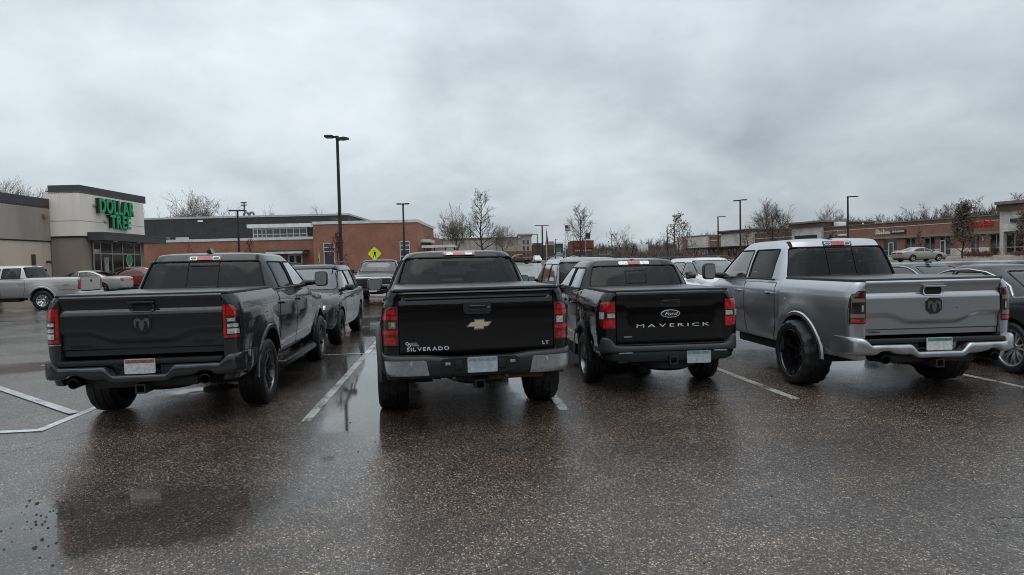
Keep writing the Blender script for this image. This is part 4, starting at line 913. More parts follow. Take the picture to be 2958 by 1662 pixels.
def maverick(label, loc, rz, pm):
    root = thing('pickup_truck', label, 'pickup', loc, rz, 'pickups parked in the near row')
    hw = [(.50, .86), (.60, .885), (.80, .905), (1.0, .905), (1.12, .895), (1.20, .865), (1.26, .83), (1.285, .80)]
    lev = [(1.24, .36, 2.70, .86, .30), (1.30, .40, 2.58, .845, .30), (1.46, .48, 2.24, .775, .30), (1.58, .55, 1.98, .715, .30), (1.655, .60, 1.82, .655, .32)]
    P = dict(paint=pm, W=.91, yr=-1.0, yb=.36, xt=.69, hw=hw, rt=.355, ra=.425, wb=3.076, zrail=1.285, ton_w=.735, ton_up=.016, tz0=.66, tz1=1.29, belt=1.26, rc=.15, bulge=.02,
             cab_st=[(.39, .885, .40, 1.255, 1.255), (.44, .895, .38, 1.255, 1.255), (1.2, .905, .37, 1.25, 1.25), (2.2, .905, .37, 1.21, 1.23), (2.6, .905, .38, 1.14, 1.21), (3.0, .90, .42, 1.08, 1.17), (3.5, .88, .44, 1.04, 1.12), (3.8, .82, .46, .95, 1.04), (3.95, .72, .50, .84, .94), (4.0, .62, .55, .76, .84)],
             doors=[(.52, 1.36, .10), (1.39, 2.40, 0)], door_z=(.44, 1.23), handle_z=1.08, levels=lev,
             wins=[('rear_window', 'R', rrows(1.315, 1.605, -.70, .70, .03, .08, .08), G_DARK), ('side_window', 'S', rrows(1.285, 1.585, .60, 1.28, .03, .10, 0), G_SKY),
                   ('side_window', 'S', rrows(1.285, 1.585, 1.36, 2.36, .03, 0, .50), G_SKY), ('windscreen', 'F', rrows(1.31, 1.63, -.74, .74, .04, .12, .12), G_CLEAR)],
             crown=.065, mir=(2.2, 1.28), mir_s=(.22, .17), mir_arm=.08, zu=.34, hitch_z=.44, lip=PLAST, lipw=.075, lipo=.018, rear_x=(-.36, .36),
             wheel=('star', .355, .235, .225, 5, mat('machined_dark', (.22, .22, .23), .3, .8, var=.5, vscale=12)), track=.79)
    bv = pickup(root, P); y = P['yr']
    def rel(x, z):
        ax = abs(x); band = smooth01((ax-.50)/.10)
        v = knots([(.66, -.008), (.685, .004), (.80, .006), (.825, .010), (.845, .013), (.90, .010), (1.0, .0), (1.10, -.006), (1.175, .0), (1.21, .02), (1.25, .026), (1.28, .018), (1.29, .004)], z)
        w = knots([(.66, -.008), (.685, .004), (.80, .006), (.95, .016), (1.05, .016), (1.14, .012), (1.175, .014), (1.21, .02), (1.25, .026), (1.28, .018), (1.29, .004)], z)
        return lerp(v, w, band)
    tg = tailgate(P, rel, pm, root)
    mb = MB(); mb.prism(rows_poly(rrows(1.09, 1.195, -.125, .125, .025)), 'y', y+.02, y-.004); bz = mb.obj('handle_bezel', PLAST, tg, 20)
    mb = MB(); mb.box((0, y-.010, 1.168), (.20, .02, .030), .006); mb.obj('tailgate_handle', GLOSSBLK, bz, 40)
    mb = MB(); mb.box((0, y-.006, 1.125), (.19, .006, .045), .002); mb.obj('handle_recess', GAP, bz, 40)
    # oval badge
    b = MB(); ell = lambda a, c: [(cos(2*pi*i/40)*a, 1.01+sin(2*pi*i/40)*c) for i in range(40)]
    b.prism(ell(.122, .049), 'y', y+.012, y-.012); ov = b.obj('oval_badge', M['letter_silver'], tg, 30)
    b = MB(); b.prism(ell(.113, .041), 'y', y-.006, y-.0145); b.obj('badge_face', mat('badge_navy', (.006, .007, .010), .15, 0, coat=1), ov, 30)
    me = text_mesh('Ford', .062, .0012, .0, .35, 1.35)
    for v in me.vertices: v.co = Vector((v.co.x, -v.co.z, v.co.y))
    finish(me, 30); o = link('badge_script', me, M['letter_silver'], ov); o.location = (0, y-.016, 1.008)
    put_letters('MAVERICK', .042, .93, .03, y-.016, .868, mat('letter_silver', (.72, .72, .72), .35, .3), tg, .003, .0, gap=.30)
    b = MB(); b.prism([(-.60, .742), (-.49, .742), (-.50, .728), (-.59, .728)], 'y', y-.002, y-.012); b.obj('small_badge', CHROME, tg, 20)
    for s in (1, -1):
        f = (lambda r: r) if s > 0 else flip
        base = [(.835, .700, .85), (.87, .700, .872), (.95, .700, .882), (1.10, .700, .878), (1.15, .700, .862), (1.178, .700, .83)]
        L = rowpatch('tail_light', bv['bed'], 'R', f(base), .010, REDD, root, th=.03, ncol=14)
        rowpatch('lamp_seal', bv['bed'], 'R', f(grow(base, .008)), .002, GAP, L, th=.004, ncol=14)
        def seg(rows, m, off=.014): rowpatch('lens', bv['bed'], 'R', f(rows), off, m, L, th=.006, ncol=8, nrow=3)
        seg([(1.045, .705, .80), (1.06, .705, .85), (1.165, .705, .85)], REDL, .016); seg([(.848, .705, .85), (.945, .705, .85), (.96, .705, .80)], REDL, .016)
        seg([(.967, .705, .885), (1.038, .705, .885)], SMOKE, .013); seg([(.975, .708, .80), (1.03, .708, .80)], CLEARL, .019); seg([(.96, .835, .885), (1.045, .835, .885)], CLEARL, .016)
    half = [(0, -1.10, -.98, .555, .625, .4), (.5, -1.10, -.98, .555, .625, .4), (.66, -1.095, -.97, .555, .63, .4), (.72, -1.09, -.96, .55, .65, .4), (.78, -1.07, -.92, .545, .72, .4), (.85, -1.0, -.82, .54, .735, .45), (.885, -.88, -.62, .54, .73, .55)]
    bp_ = mat('bumper_grey_plastic', (.045, .045, .046), .55, bump=.2, bscale=250)
    bo = bumper(mirror_rows(half)).obj('rear_bumper', bp_, root, 45)
    half = [(0, -1.07, -.95, .42, .56, .4), (.5, -1.07, -.95, .42, .56, .4), (.70, -1.05, -.92, .43, .56, .4), (.80, -.98, -.80, .45, .56, .45), (.86, -.85, -.62, .47, .56, .5)]
    bumper(mirror_rows(half)).obj('bumper_valance', PLAST, root, 45)
    for s in (-1, 1):
        mb = MB(); mb.box((s*.60, -1.09, .545), (.17, .03, .016), .004); mb.obj('bumper_reflector', BRIGHT, bo, 40)
    mb = MB(); mb.box((0, -1.0, .636), (1.34, .12, .012), .003); mb.obj('bumper_step_pad', PLAST, bo)
    plate(root, .33, -1.078, .47, header=(.20, .30, .28), base=(.40, .45, .50))
    pod = rowpatch('stop_lamp_housing', bv['roof'], 'R', rrows(1.622, 1.672, -.235, .235, .022), .010, CLEARL, root, th=.03)
    rowpatch('lens', bv['roof'], 'R', [(1.626, -.085, .085), (1.668, -.10, .10)], .016, REDL, pod, th=.005, nrow=1)
    fr = bv['roof']
    for a, b_ in ((-.155, -.147), (.147, .155)): rowpatch('slider_frame', fr, 'R', [(1.35, a, b_), (1.535, a, b_)], .003, GAP, root, th=.006, ncol=1)
    for a, b_ in ((1.35, 1.358), (1.527, 1.535)): rowpatch('slider_frame', fr, 'R', [(a, -.15, .15), (b_, -.15, .15)], .003, GAP, root, th=.006, nrow=1)
    mb = MB(); mb.lathe([(1.715, .04), (1.735, .02), (1.76, .008)], c=(.03, .80, 0), axis='z', n=10); mb.tube([(.03, .80, 1.735), (.035, .70, 1.90)], [.008, .004], 6); mb.obj('whip_antenna', PLAST, root)
    for s in (-1, 1):
        mb = MB(); mb.box((s*.40, .46, 1.33), (.055, .05, .022), .006); mb.obj('tonneau_clamp', GAP, root)
    rowpatch('fuel_door', bv['bed'], 'S', rrows(.98, 1.12, .20, .33, .02), .004, pm, root, th=.006, sgn=-1)
    return root

DARKGREY = paint('granite_paint', (.026, .027, .030), .15, .35, dirt=.22)
BLACK = paint('black_paint', (.0045, .0045, .005), .0, .3, dirt=.22)
SILVER = paint('silver_paint', (.42, .43, .45), .85, .30, dirt=.4)
random.seed(11)
ram('dark grey pickup with ram-head tailgate badge and black side steps, leftmost of the near row', (-3.21, 8.153, 0), .014, DARKGREY,
    ('split', .405, .275, .265, 6, mat('wheel_dark_machined', (.15, .15, .155), .25, .9, var=.8, vscale=7)), .405, .85)
silverado('black pickup with gold bow-tie badge and silver bumper corners, nose-in with wide tyres', (.245, 7.61, 0), .070, BLACK)
maverick('small black pickup with an oval badge and spaced silver letters across its tailgate', (2.795, 8.565, 0), -.0175, BLACK)
ram('silver pickup with dark smoked tail lights and big knobby tyres', (5.618, 7.798, 0), -.0422, SILVER,
    ('deep', .425, .33, .305, 8, GLOSSBLK), .425, .94, silver=True)
RAM2 = [o for o in bpy.data.objects if o.name.startswith('pickup_truck') and 'silver pickup' in o['label']][0]
for o in [c for c in RAM2.children_recursive if c.type == 'MESH' and c.location.length < 1e-6 and c.name.split('.')[0] not in ('wheel', 'rim', 'tyre')]:
    for v in o.data.vertices: v.co.z = knots([(0, 0), (.45, .43), (.8, .755), (1.43, 1.38), (1.82, 1.835), (2.1, 2.14)], v.co.z)
# ------------------------------------------------------------------ the other vehicles
OPAQ = mat('dark_window', (.012, .013, .014), .06, 0, coat=.6)
def car(name, label, cat, loc, rz, S, pm, group, hollow=True, extra=(), wheels_in=True, handle_m=None):
    root = thing(name, label, cat, loc, rz, group); rt, ra, wb = S['rt'], S['rt']+.055, S['wb']
    me = raw_mesh(body_loft(S['st'], 4 if hollow else 2, .02)); me = boolean(me, wheel_wells([(-wb/2, rt+.01), (wb/2, rt+.01)], ra, .45)); finish(me, 30)
    link('body', me, pm, root); bv = bvh_of(me)
    if hollow: cabin(root, S['lev'], S['wins'], pm, S.get('crown', .06), 'cabin'); gv = bvh_of(raw_mesh(greenhouse(S['lev'], crown=S.get('crown', .06))))
    else:
        gm_ = raw_mesh(greenhouse(S['lev'], crown=S.get('crown', .06))); finish(gm_, 35); link('cabin', gm_, pm, root); gv = bvh_of(gm_)
        for nm, ax, rows, g in S['wins']:
            for s in ((-1, 1) if ax == 'S' else (1,)): rowpatch(nm, gv, ax, rows, .004, OPAQ, root, th=.004, sgn=s, ncol=6, nrow=4)
    for s in (-1, 1):
        for y0, y1, cb in S['doors']:
            zb, zt = S['door_z']; rows = [(zb, y0+cb, y1), (zb+.12, y0+cb*.6, y1), (zb+.32, y0, y1), (zt, y0, y1)]
            d = rowpatch('door', bv, 'S', rows, .005, pm, root, th=.01, sgn=s, ncol=8, nrow=8)
            if hollow:
                rowpatch('door_seal', bv, 'S', grow(rows, .009), .0015, GAP, d, th=.004, sgn=s, ncol=8, nrow=8)
                h = bv.ray_cast(Vector((s*50, y0+.14, zt-.10)), Vector((-s, 0, 0)))[0]; mb = MB(); mb.box((h.x+s*.03, y0+.14, zt-.10), (.03, .18, .03), .008); mb.obj('door_handle', handle_m or pm, d, 40)
        if S.get('cladding'): 
            for yy in (-wb/2, wb/2): arch_lip(root, bv, yy, rt+.01, ra, s, S['cladding'], .05, .01)
        if S.get('mir'): side_mirror(root, s*(S['lev'][1][3]-.01), S['mir'][0], S['mir'][1], s, S.get('mir_m', PLAST), .20, .14, .05)
        if S.get('rails'):
            y0, y1, x, z = S['rails']; mb = MB(); mb.tube([(s*x, y0, z-.05), (s*x, y0+.12, z), (s*x, (y0+y1)/2, z+.012), (s*x, y1-.15, z), (s*x, y1, z-.05)], .016, 6); mb.obj('roof_rail', S.get('rail_m', PLAST), root)
    if hollow:
        seats(root, S['seats'], .9, S['lev'][1][0]-.06, S['lev'][1][0]+.26, .46)
        mb = MB(); mb.box((0, S['lev'][0][2]-.40, S['lev'][0][0]+.03), (1.35, .3, .08), .03); mb.obj('dashboard', TRIM, root)
    for e in extra:
        nm, ax, rows, off, m_ = e[:5]; both = len(e) > 5 and e[5]
        tgt = gv if nm in ('spoiler', 'high_stop_lamp', 'roof_glass') else bv
        for s in ((1, -1) if both else (1,)):
            rr = rows if s > 0 or ax == 'S' else flip(rows); rowpatch(nm, tgt, ax, rr, off, m_, root, th=.015, ncol=8, nrow=6, sgn=s)
    mb = MB(); mb.b2((-.7, S['st'][0][0]+.15, S['st'][4][2]-.02), (.7, S['st'][-1][0]-.2, S['st'][4][2]+.06)); mb.obj('underbody', UNDER, root)
    add_wheels(root, wheel_meshes(*S['wheel']), [(sx*S['track'], sy*wb/2, rt) for sx in (-1, 1) for sy in (-1, 1)])
    return root, bv, gv
ALLOY = mat('alloy', (.52, .53, .55), .28, .9, var=.2, vscale=20)
ALLOYD = mat('alloy_dark', (.06, .06, .062), .3, .8, var=.5, vscale=16)
def sedan(dz=0, **k):
    S = dict(wb=2.78, rt=.325, track=.775,
        st=[(-2.42, .66, .42, .78, .84), (-2.38, .78, .34, .92, .98), (-2.15, .86, .26, .985, 1.05), (-1.6, .90, .22, 1.0, 1.06), (-1.0, .915, .20, .965, 1.0), (.6, .915, .20, .93, .96), (1.1, .91, .20, .89, .97), (1.7, .895, .22, .83, .92), (2.15, .83, .26, .73, .82), (2.36, .72, .32, .62, .70), (2.42, .58, .38, .54, .60)],
        lev=[(.90, -1.85, 1.30, .86, .34), (.98, -1.70, 1.14, .845, .34), (1.14, -1.36, .76, .775, .36), (1.28, -1.02, .40, .705, .38), (1.36, -.74, .12, .64, .40)],
        wins=[('rear_window', 'R', rrows(1.05, 1.315, -.68, .68, .05, .13, .13), G_TINT), ('side_window', 'S', [(.985, -1.10, -.12), (1.04, -1.22, -.12), (1.12, -1.12, -.12), (1.24, -.86, -.12), (1.30, -.60, -.12)], G_SKY),
              ('side_window', 'S', [(.985, -.06, .95), (1.06, -.06, .78), (1.18, -.06, .52), (1.27, -.06, .28), (1.30, -.06, .12)], G_SKY), ('windscreen', 'F', rrows(1.02, 1.33, -.70, .70, .05, .13, .13), G_CLEAR)],
        doors=[(-1.08, -.10, .22), (-.07, .98, 0)], door_z=(.27, .92), seats=[(-.75, (-.36, .36)), (.15, (-.36, .36))], mir=(.72, 1.03), crown=.055, wheel=('star', .325, .21, .215, 5, ALLOY))
    S.update(k); return S
def suv(h=1.76, **k):
    S = dict(wb=3.0, rt=.385, track=.80,
        st=[(-2.42, .78, .50, .98, 1.04), (-2.38, .88, .40, 1.10, 1.12), (-2.2, .935, .32, 1.14, 1.15), (-1.2, .955, .30, 1.13, 1.14), (.8, .955, .30, 1.11, 1.16), (1.2, .95, .30, 1.08, 1.17), (1.7, .935, .32, 1.04, 1.14), (2.15, .88, .36, .96, 1.08), (2.40, .78, .42, .84, .96), (2.50, .64, .48, .70, .82)],
        lev=[(1.10, -2.40, 1.40, .89, .36), (1.18, -2.38, 1.24, .875, .36), (1.39, -2.28, .86, .80, .38), (1.58, -2.12, .48, .72, .38), (h-.065, -2.0, .22, .65, .40)],
        wins=[('rear_window', 'R', rrows(1.20, h-.14, -.76, .76, .05, .10, .10), G_DARK), ('side_window', 'S', [(1.17, -1.98, -1.22), (1.34, -2.0, -1.22), (h-.17, -1.80, -1.22)], G_DARK), ('side_window', 'S', [(1.17, -1.14, -.22), (h-.16, -1.14, -.22)], G_SKY),
              ('side_window', 'S', [(1.17, -.14, 1.02), (1.30, -.14, .80), (h-.22, -.14, .38), (h-.17, -.14, .22)], G_SKY), ('windscreen', 'F', rrows(1.19, h-.11, -.76, .76, .06, .12, .12), G_CLEAR)],
        doors=[(-1.18, -.20, .24), (-.17, 1.04, 0)], door_z=(.36, 1.08), seats=[(-.85, (-.4, .4)), (.12, (-.4, .4))], mir=(.86, 1.22), crown=.06, rails=(-1.85, .30, .60, h+.03), wheel=('split', .385, .26, .25, 5, ALLOYD))
    S.update(k); return S
CG = 'other vehicles parked nearby'; FG = 'vehicles parked far off'
# dark sport-utility facing us, opposite the dark grey pickup
GREYP = paint('grey_metal_paint', (.020, .021, .023), .1, .33)
GR = mat('grille_black', (.01, .01, .011), .45)
car('sport_utility', 'dark grey sport-utility vehicle facing the camera, beside the dark pickup\'s mirror', 'car', (-3.20, 15.62, 0), pi, suv(1.77, cladding=None), GREYP, CG, extra=[
    ('headlight', 'F', [(.80, .44, .80), (.86, .42, .845), (.91, .46, .83)], .008, GLOSSBLK, True), ('headlight_lens', 'F', [(.815, .52, .74), (.895, .50, .74)], .014, CLEARL, True),
    ('grille', 'F', rrows(.74, .90, -.40, .40, .03), .006, GR), ('lower_intake', 'F', rrows(.50, .66, -.55, .55, .03), .006, GR), ('fog_lamp', 'F', rrows(.56, .64, .58, .72, .02), .006, CLEARL, True), ('skid_trim', 'F', rrows(.435, .46, -.6, .6, .01), .01, BRIGHT)])
# sedan, right of the silver pickup
STEEL = paint('steel_blue_paint', (.06, .066, .073), .15, .33)
def dlo(S): return [('window_trim', S)]
def chrome_arc(root, gv, pts, r=.014):
    for s in (-1, 1):
        P = []
        for y, z in pts:
            h = gv.ray_cast(Vector((s*50, y, z)), Vector((-s, 0, 0)))[0]; x = h.x if h is not None else (P[-1][0] if P else s*.8); P.append((x+s*.004, y, z))
        mb = MB(); mb.tube(P, r, 6); mb.obj('window_chrome', CHROME, root)
ARC = [(-1.32, 1.02), (-1.20, 1.12), (-.98, 1.22), (-.70, 1.30), (-.35, 1.335), (0, 1.325), (.2, 1.29), (.5, 1.20), (.85, 1.06), (1.02, .985), (.5, .968), (-.4, .968), (-1.28, .975), (-1.36, .985), (-1.32, 1.02)]
r_, b_, g_ = car('sedan', 'dark grey sedan with bright window trim, cut off at the right edge', 'car', (8.844, 9.234, 0), -.121, sedan(wb=2.78, rt=.335, wheel=('split', .335, .225, .24, 8, ALLOY)), GREYP, CG, handle_m=CHROME,
    extra=[('tail_light', 'R', [(.80, .42, .74), (.90, .40, .76)], .008, REDD, True), ('rear_bumper_line', 'R', rrows(.60, .615, -.70, .70, .005), .003, GAP)])
r_.scale = (1.065, 1.065, 1.065)
chrome_arc(r_, g_, ARC)
mb = MB(); mb.loft([[(x*k, -.72+yy*k2, 1.405+z) for x, yy in ((-.03, -.08), (.03, -.08), (.02, .08), (-.02, .08))] for z, k, k2 in ((0, 1, 1), (.02, .8, .85), (.045, .35, .45))]); mb.obj('roof_antenna', PLAST, r_)
r_, b_, g_ = car('sedan', 'grey sedan with a bright window arc seen over the silver pickup\'s bed', 'car', (14.2, 17.9, 0), .0, sedan(), STEEL, CG, extra=[('tail_light', 'R', [(.80, .42, .74), (.90, .40, .76)], .008, REDD, True)])
chrome_arc(r_, g_, ARC)
mb = MB(); mb.loft([[(x*k, -.72+yy*k2, 1.405+z) for x, yy in ((-.06, -.09), (.06, -.09), (.04, .09), (-.04, .09))] for z, k, k2 in ((0, 1, 1), (.03, .8, .85), (.06, .5, .5))]); mb.obj('roof_antenna', PLAST, r_)
# minivan with roof rack in front of the small pickup
SAGE = paint('pale_grey_paint', (.20, .215, .225), .2, .34)
car('minivan', 'pale grey minivan with black roof rack, seen from behind over the small black pickup', 'car', (3.55, 17.35, 0), 0, suv(1.80, rails=(-2.0, .1, .62, 1.84), lev=[(1.05, -2.44, 1.62, .91, .26), (1.14, -2.43, 1.42, .90, .26), (1.38, -2.38, .98, .85, .28), (1.60, -2.28, .56, .785, .28), (1.735, -2.18, .26, .715, .30)],
    wins=[('rear_window', 'R', rrows(1.14, 1.68, -.80, .80, .05, .07, .07), G_DARK), ('side_window', 'S', [(1.14, -2.10, -1.22), (1.34, -2.12, -1.22), (1.63, -1.95, -1.22)], G_SKY), ('side_window', 'S', [(1.14, -1.14, -.10), (1.64, -1.14, -.10)], G_SKY),
          ('side_window', 'S', [(1.14, -.02, 1.2), (1.30, -.02, .90), (1.58, -.02, .45), (1.63, -.02, .3)], G_SKY), ('windscreen', 'F', rrows(1.16, 1.68, -.78, .78, .06, .10, .10), G_CLEAR)]), SAGE, CG, extra=[
    ('tail_light', 'R', [(.86, .76, .88), (1.08, .78, .87)], .01, REDD, True), ('spoiler', 'R', rrows(1.69, 1.735, -.70, .70, .01), .05, SAGE), ('hatch_sticker', 'R', [(.70, -.2, .2), (.72, -.2, .2)], .004, GAP)])
WHITEC = paint('white_paint', (.62, .63, .64), 0, .35, dirt=.35)
car('sport_utility', 'white sport-utility vehicle facing the camera between the small black and silver pickups', 'car', (5.75, 17.55, 0), pi, suv(1.72), WHITEC, CG, extra=[
    ('headlight', 'F', [(.80, .50, .82), (.92, .48, .84)], .008, CLEARL, True), ('grille', 'F', rrows(.70, .88, -.42, .42, .03), .006, GR)])
car('sport_utility', 'second white vehicle just past the white sport-utility, by the silver pickup\'s mirror', 'car', (8.75, 20.2, 0), pi, suv(1.74), WHITEC, CG, extra=[('headlight', 'F', [(.80, .50, .82), (.92, .48, .84)], .008, CLEARL, True)])
car('sedan', 'white car roof between the black pickup\'s cab and the grey minivan', 'car', (1.0, 22.0, 0), 0, suv(1.60), WHITEC, CG, hollow=False)
# left side
car('sport_utility', 'black vehicle front cut off at the left edge', 'car', (-20.95, 25.7, 0), -pi/2+.10, suv(1.70), BLACK, CG, extra=[
    ('headlight', 'F', [(.84, .46, .80), (.93, .44, .84)], .008, CLEARL, True), ('fog_lamp', 'F', rrows(.60, .70, .58, .76, .03), .01, CLEARL, True), ('front_trim', 'F', rrows(.96, .985, .40, .86, .01), .006, mat('bronze_trim', (.30, .22, .12), .3, .9), True), ('lower_intake', 'F', rrows(.46, .58, -.6, .6, .03), .006, GR)])
SILV2 = paint('old_silver_paint', (.42, .41, .39), .35, .36)
du = lambda px, d: at(px, 780, d)[0]
def on(px, d): u = du(px, d); return tuple(site(u, d, gz(d)))
x = on(235, 37.5)
r_, b_, g_ = car('sedan', 'silver sedan with round oval tail lights behind the silver work pickup', 'car', on(243, 37.6), pi/2-YAW*.0, sedan(), SILV2, CG, extra=[
    ('tail_light', 'R', [(.76, .46, .74), (.80, .42, .78), (.86, .42, .79), (.92, .50, .74)], .01, REDL, True)], wheels_in=True)
REDC = paint('orange_red_paint', (.26, .04, .025), .1, .35)
car('hatchback', 'orange-red hatchback half hidden behind the silver sedan', 'car', on(384, 42.5), pi/2+.05, sedan(), REDC, CG, hollow=False, extra=[('tail_light', 'R', [(.80, .52, .74), (.92, .52, .76)], .01, REDL, True)])
car('hatchback', 'white car by the shop windows behind the orange-red hatchback', 'car', on(372, 45.0), pi/2, sedan(), WHITEC, CG, hollow=False)
# far vehicles
BEIGE = paint('champagne_paint', (.34, .31, .27), .5, .36)
CARG = 'small vehicles far across the car park'
d_ = 62; u_ = du(2655, d_)
car('sedan', 'champagne sedan parked sideways before the brick shop row', 'car', tuple(site(u_, d_, gz(d_))), -pi/2-YAW+.12, sedan(), BEIGE, FG, hollow=False, extra=[('tail_light', 'R', [(.74, .10, .80), (.88, .10, .80)], .01, REDD, True)])
car('minivan', 'white van facing us beyond the brown pickup', 'van', on(1553, 150), pi, suv(1.85), WHITEC, FG, hollow=False)
far_cols = [WHITEC, GREYP, SILV2, BLACK, REDC, BEIGE]
spots = [(1655, 215, 0, 'red-roofed'), (1680, 190, 1, ''), (1715, 175, 2, ''), (1607, 200, 0, ''), (1590, 210, 3, '')]
flab = ['white car far off at the foot of the flagpole', 'dark car far off under the bare tree', 'silver car far off right of the bare tree', 'white car far off below the green sign', 'black car far off left of the green sign']
for (px, d, c, _), lb in zip(spots, flab): car('sedan', lb, 'car', on(px, d), pi/2+random.uniform(-.3, .3), sedan(), far_cols[c], FG, hollow=False)
def plain_pickup(name, label, loc, rz, pm, group, wheel, front=False, longbed=0.0, hollow=True):
    root = thing(name, label, 'pickup', loc, rz, group)
    hw = [(.52, .93), (.62, .962), (.80, .975), (1.0, .985), (1.14, .975), (1.22, .955), (1.28, .92), (1.31, .90)]
    lev = [(1.24, .52, 3.0, .935, .32), (1.30, .55, 2.9, .92, .32), (1.50, .62, 2.6, .84, .32), (1.68, .69, 2.36, .76, .32), (1.77, .75, 2.22, .70, .34)]
    P = dict(paint=pm, W=.985, yr=-1.12-longbed*.3, yb=.50, xt=.79, hw=hw, rt=.40, ra=.50, wb=3.65, zrail=1.31, ton_w=.84, tz0=.76, tz1=1.31, belt=1.26, rc=.10, bulge=.04,
             cab_st=[(.53, .965, .50, 1.26, 1.26), (.58, .978, .49, 1.26, 1.26), (1.5, .985, .49, 1.26, 1.26), (2.7, .985, .49, 1.25, 1.26), (3.1, .985, .49, 1.20, 1.26), (3.4, .985, .50, 1.16, 1.25), (4.0, .98, .52, 1.14, 1.23), (4.4, .95, .52, 1.08, 1.18), (4.6, .90, .54, .98, 1.1), (4.68, .80, .56, .90, 1.0)],
             doors=[(.66, 1.58, .14), (1.61, 2.78, 0)], door_z=(.52, 1.22), handle_z=1.1, levels=lev,
             wins=[('rear_window', 'R', rrows(1.32, 1.73, -.80, .80, .05, .11, .11), G_DARK), ('side_window', 'S', rrows(1.30, 1.70, .86, 1.56, .03, .03, 0), G_DARK), ('side_window', 'S', rrows(1.30, 1.70, 1.65, 2.62, .03, 0, .46), G_SKY), ('windscreen', 'F', rrows(1.32, 1.74, -.80, .80, .04, .12, .12), G_CLEAR)],
             crown=.062, mir=(2.4, 1.35), mir_s=(.2, .2), mir_arm=.12, zu=.46, hitch_z=.46, lip=pm, lipw=.06, lipo=.02, rear_x=(-.4, .4), wheel=wheel, track=.86)
    bv = pickup(root, P); y = P['yr']
    tg = tailgate(P, lambda x, z: knots([(.76, -.01), (.80, .0), (1.2, .004), (1.24, -.004), (1.29, .01), (1.31, 0)], z), pm, root, 12, 16)
    mb = MB(); mb.lathe([(y-.012, .001), (y-.012, .06), (y+.01, .065)], c=(0, 0, 1.14), axis='y', n=16); mb.obj('tailgate_handle', GAP, tg)
    for s in (1, -1):
        f = (lambda r: r) if s > 0 else flip
        L_ = rowpatch('tail_light', bv['bed'], 'R', f([(.82, .80, .965), (1.20, .80, .955)]), .01, REDD, root, th=.03); 
        for z0, z1 in ((.85, .94), (.96, 1.04), (1.06, 1.17)): rowpatch('lens', bv['bed'], 'R', f([(z0, .81, .95), (z1, .81, .945)]), .016, REDL, L_, th=.006)
    half = [(0, y-.15, y-.01, .56, .72, .45), (.6, y-.15, y-.01, .56, .72, .45), (.88, y-.10, y+.04, .57, .72, .45), (.97, y+.02, y+.25, .60, .72, .5)]
    bumper(mirror_rows(half)).obj('rear_bumper', PLAST if front else BRIGHT, root, 45)
    pod = rowpatch('stop_lamp_housing', bv['roof'], 'R', rrows(1.76, 1.80, -.17, .17, .015), .008, GLOSSBLK, root, th=.02)
    return root, bv
r_, b_ = plain_pickup('pickup_truck', 'silver work pickup with chrome wheels, parked sideways at the left edge', (-17.5, 30.45, .10), pi/2+.03, SILV2, CG, ('chrome', .40, .26, .235, 8, CHROME), longbed=1.0); r_.scale = (1.05, 1.05, 1.09)
for s in (-1, 1): rowpatch('side_moulding', b_['bed'], 'S', [(.80, -1.25, -.62), (.84, -1.25, -.62)], .01, BRIGHT, r_, sgn=s)
b = MB()
for i, (a, w) in enumerate(((0, .05), (.07, .04), (.13, .06))): b.b2((.985, -1.02+a, .98), (.99, -1.02+a+w, 1.02))
b.v = [(-v[0], v[1], v[2]) for v in b.v]
b.obj('drive_decal', mat('decal_blue_red', (.12, .12, .2), .5), r_)
r_, b_ = plain_pickup('pickup_truck', 'dark pickup facing us under the yellow crossing sign, pale bar over its grille', (-2.85, 30.2, .16), pi, GREYP, CG, ('star', .40, .26, .24, 6, ALLOYD), front=True)
y1 = 4.68
b = MB(); b.tube([(-.86, y1-.26, .86), (-.80, y1-.10, 1.0), (-.66, y1+.03, 1.07), (0, y1+.06, 1.085), (.66, y1+.03, 1.07), (.80, y1-.10, 1.0), (.86, y1-.26, .86)], .032, 8); b.obj('grille_bar', mat('white_trim', (.8, .8, .8), .2, .3), r_)
b = MB(); b.box((0, y1+.02, .86), (1.36, .06, .34), .04); gr = b.obj('mesh_grille', GR, r_)
for i in range(4):
    b = MB(); b.tube([(lerp(-.62, .62, k/12), y1+.055, .74+.08*i+(.014 if k % 2 else -.014)) for k in range(13)], .008, 4); b.obj('grille_slat', GLOSSBLK, gr)
for s in (-1, 1):
    b = MB(); b.box((s*.80, y1-.10, .98), (.18, .12, .10), .03); b.obj('headlight_unit', CLEARL, r_)
b = MB(); b.box((0, y1+.13, .58), (1.5, .08, .06), .02); b.obj('bumper_bar', PLAST, r_)
plate(r_, .0, y1+.165, .60, header=(.10, .20, .30), base=(.62, .63, .64), s=-1)
BROWN = paint('brown_paint', (.085, .035, .018), .2, .4)
plain_pickup('pickup_truck', 'brown pickup far off, parked sideways in front of the beige hotel', on(1522, 120), pi/2, BROWN, FG, ('star', .40, .26, .24, 6, ALLOY), hollow=False)
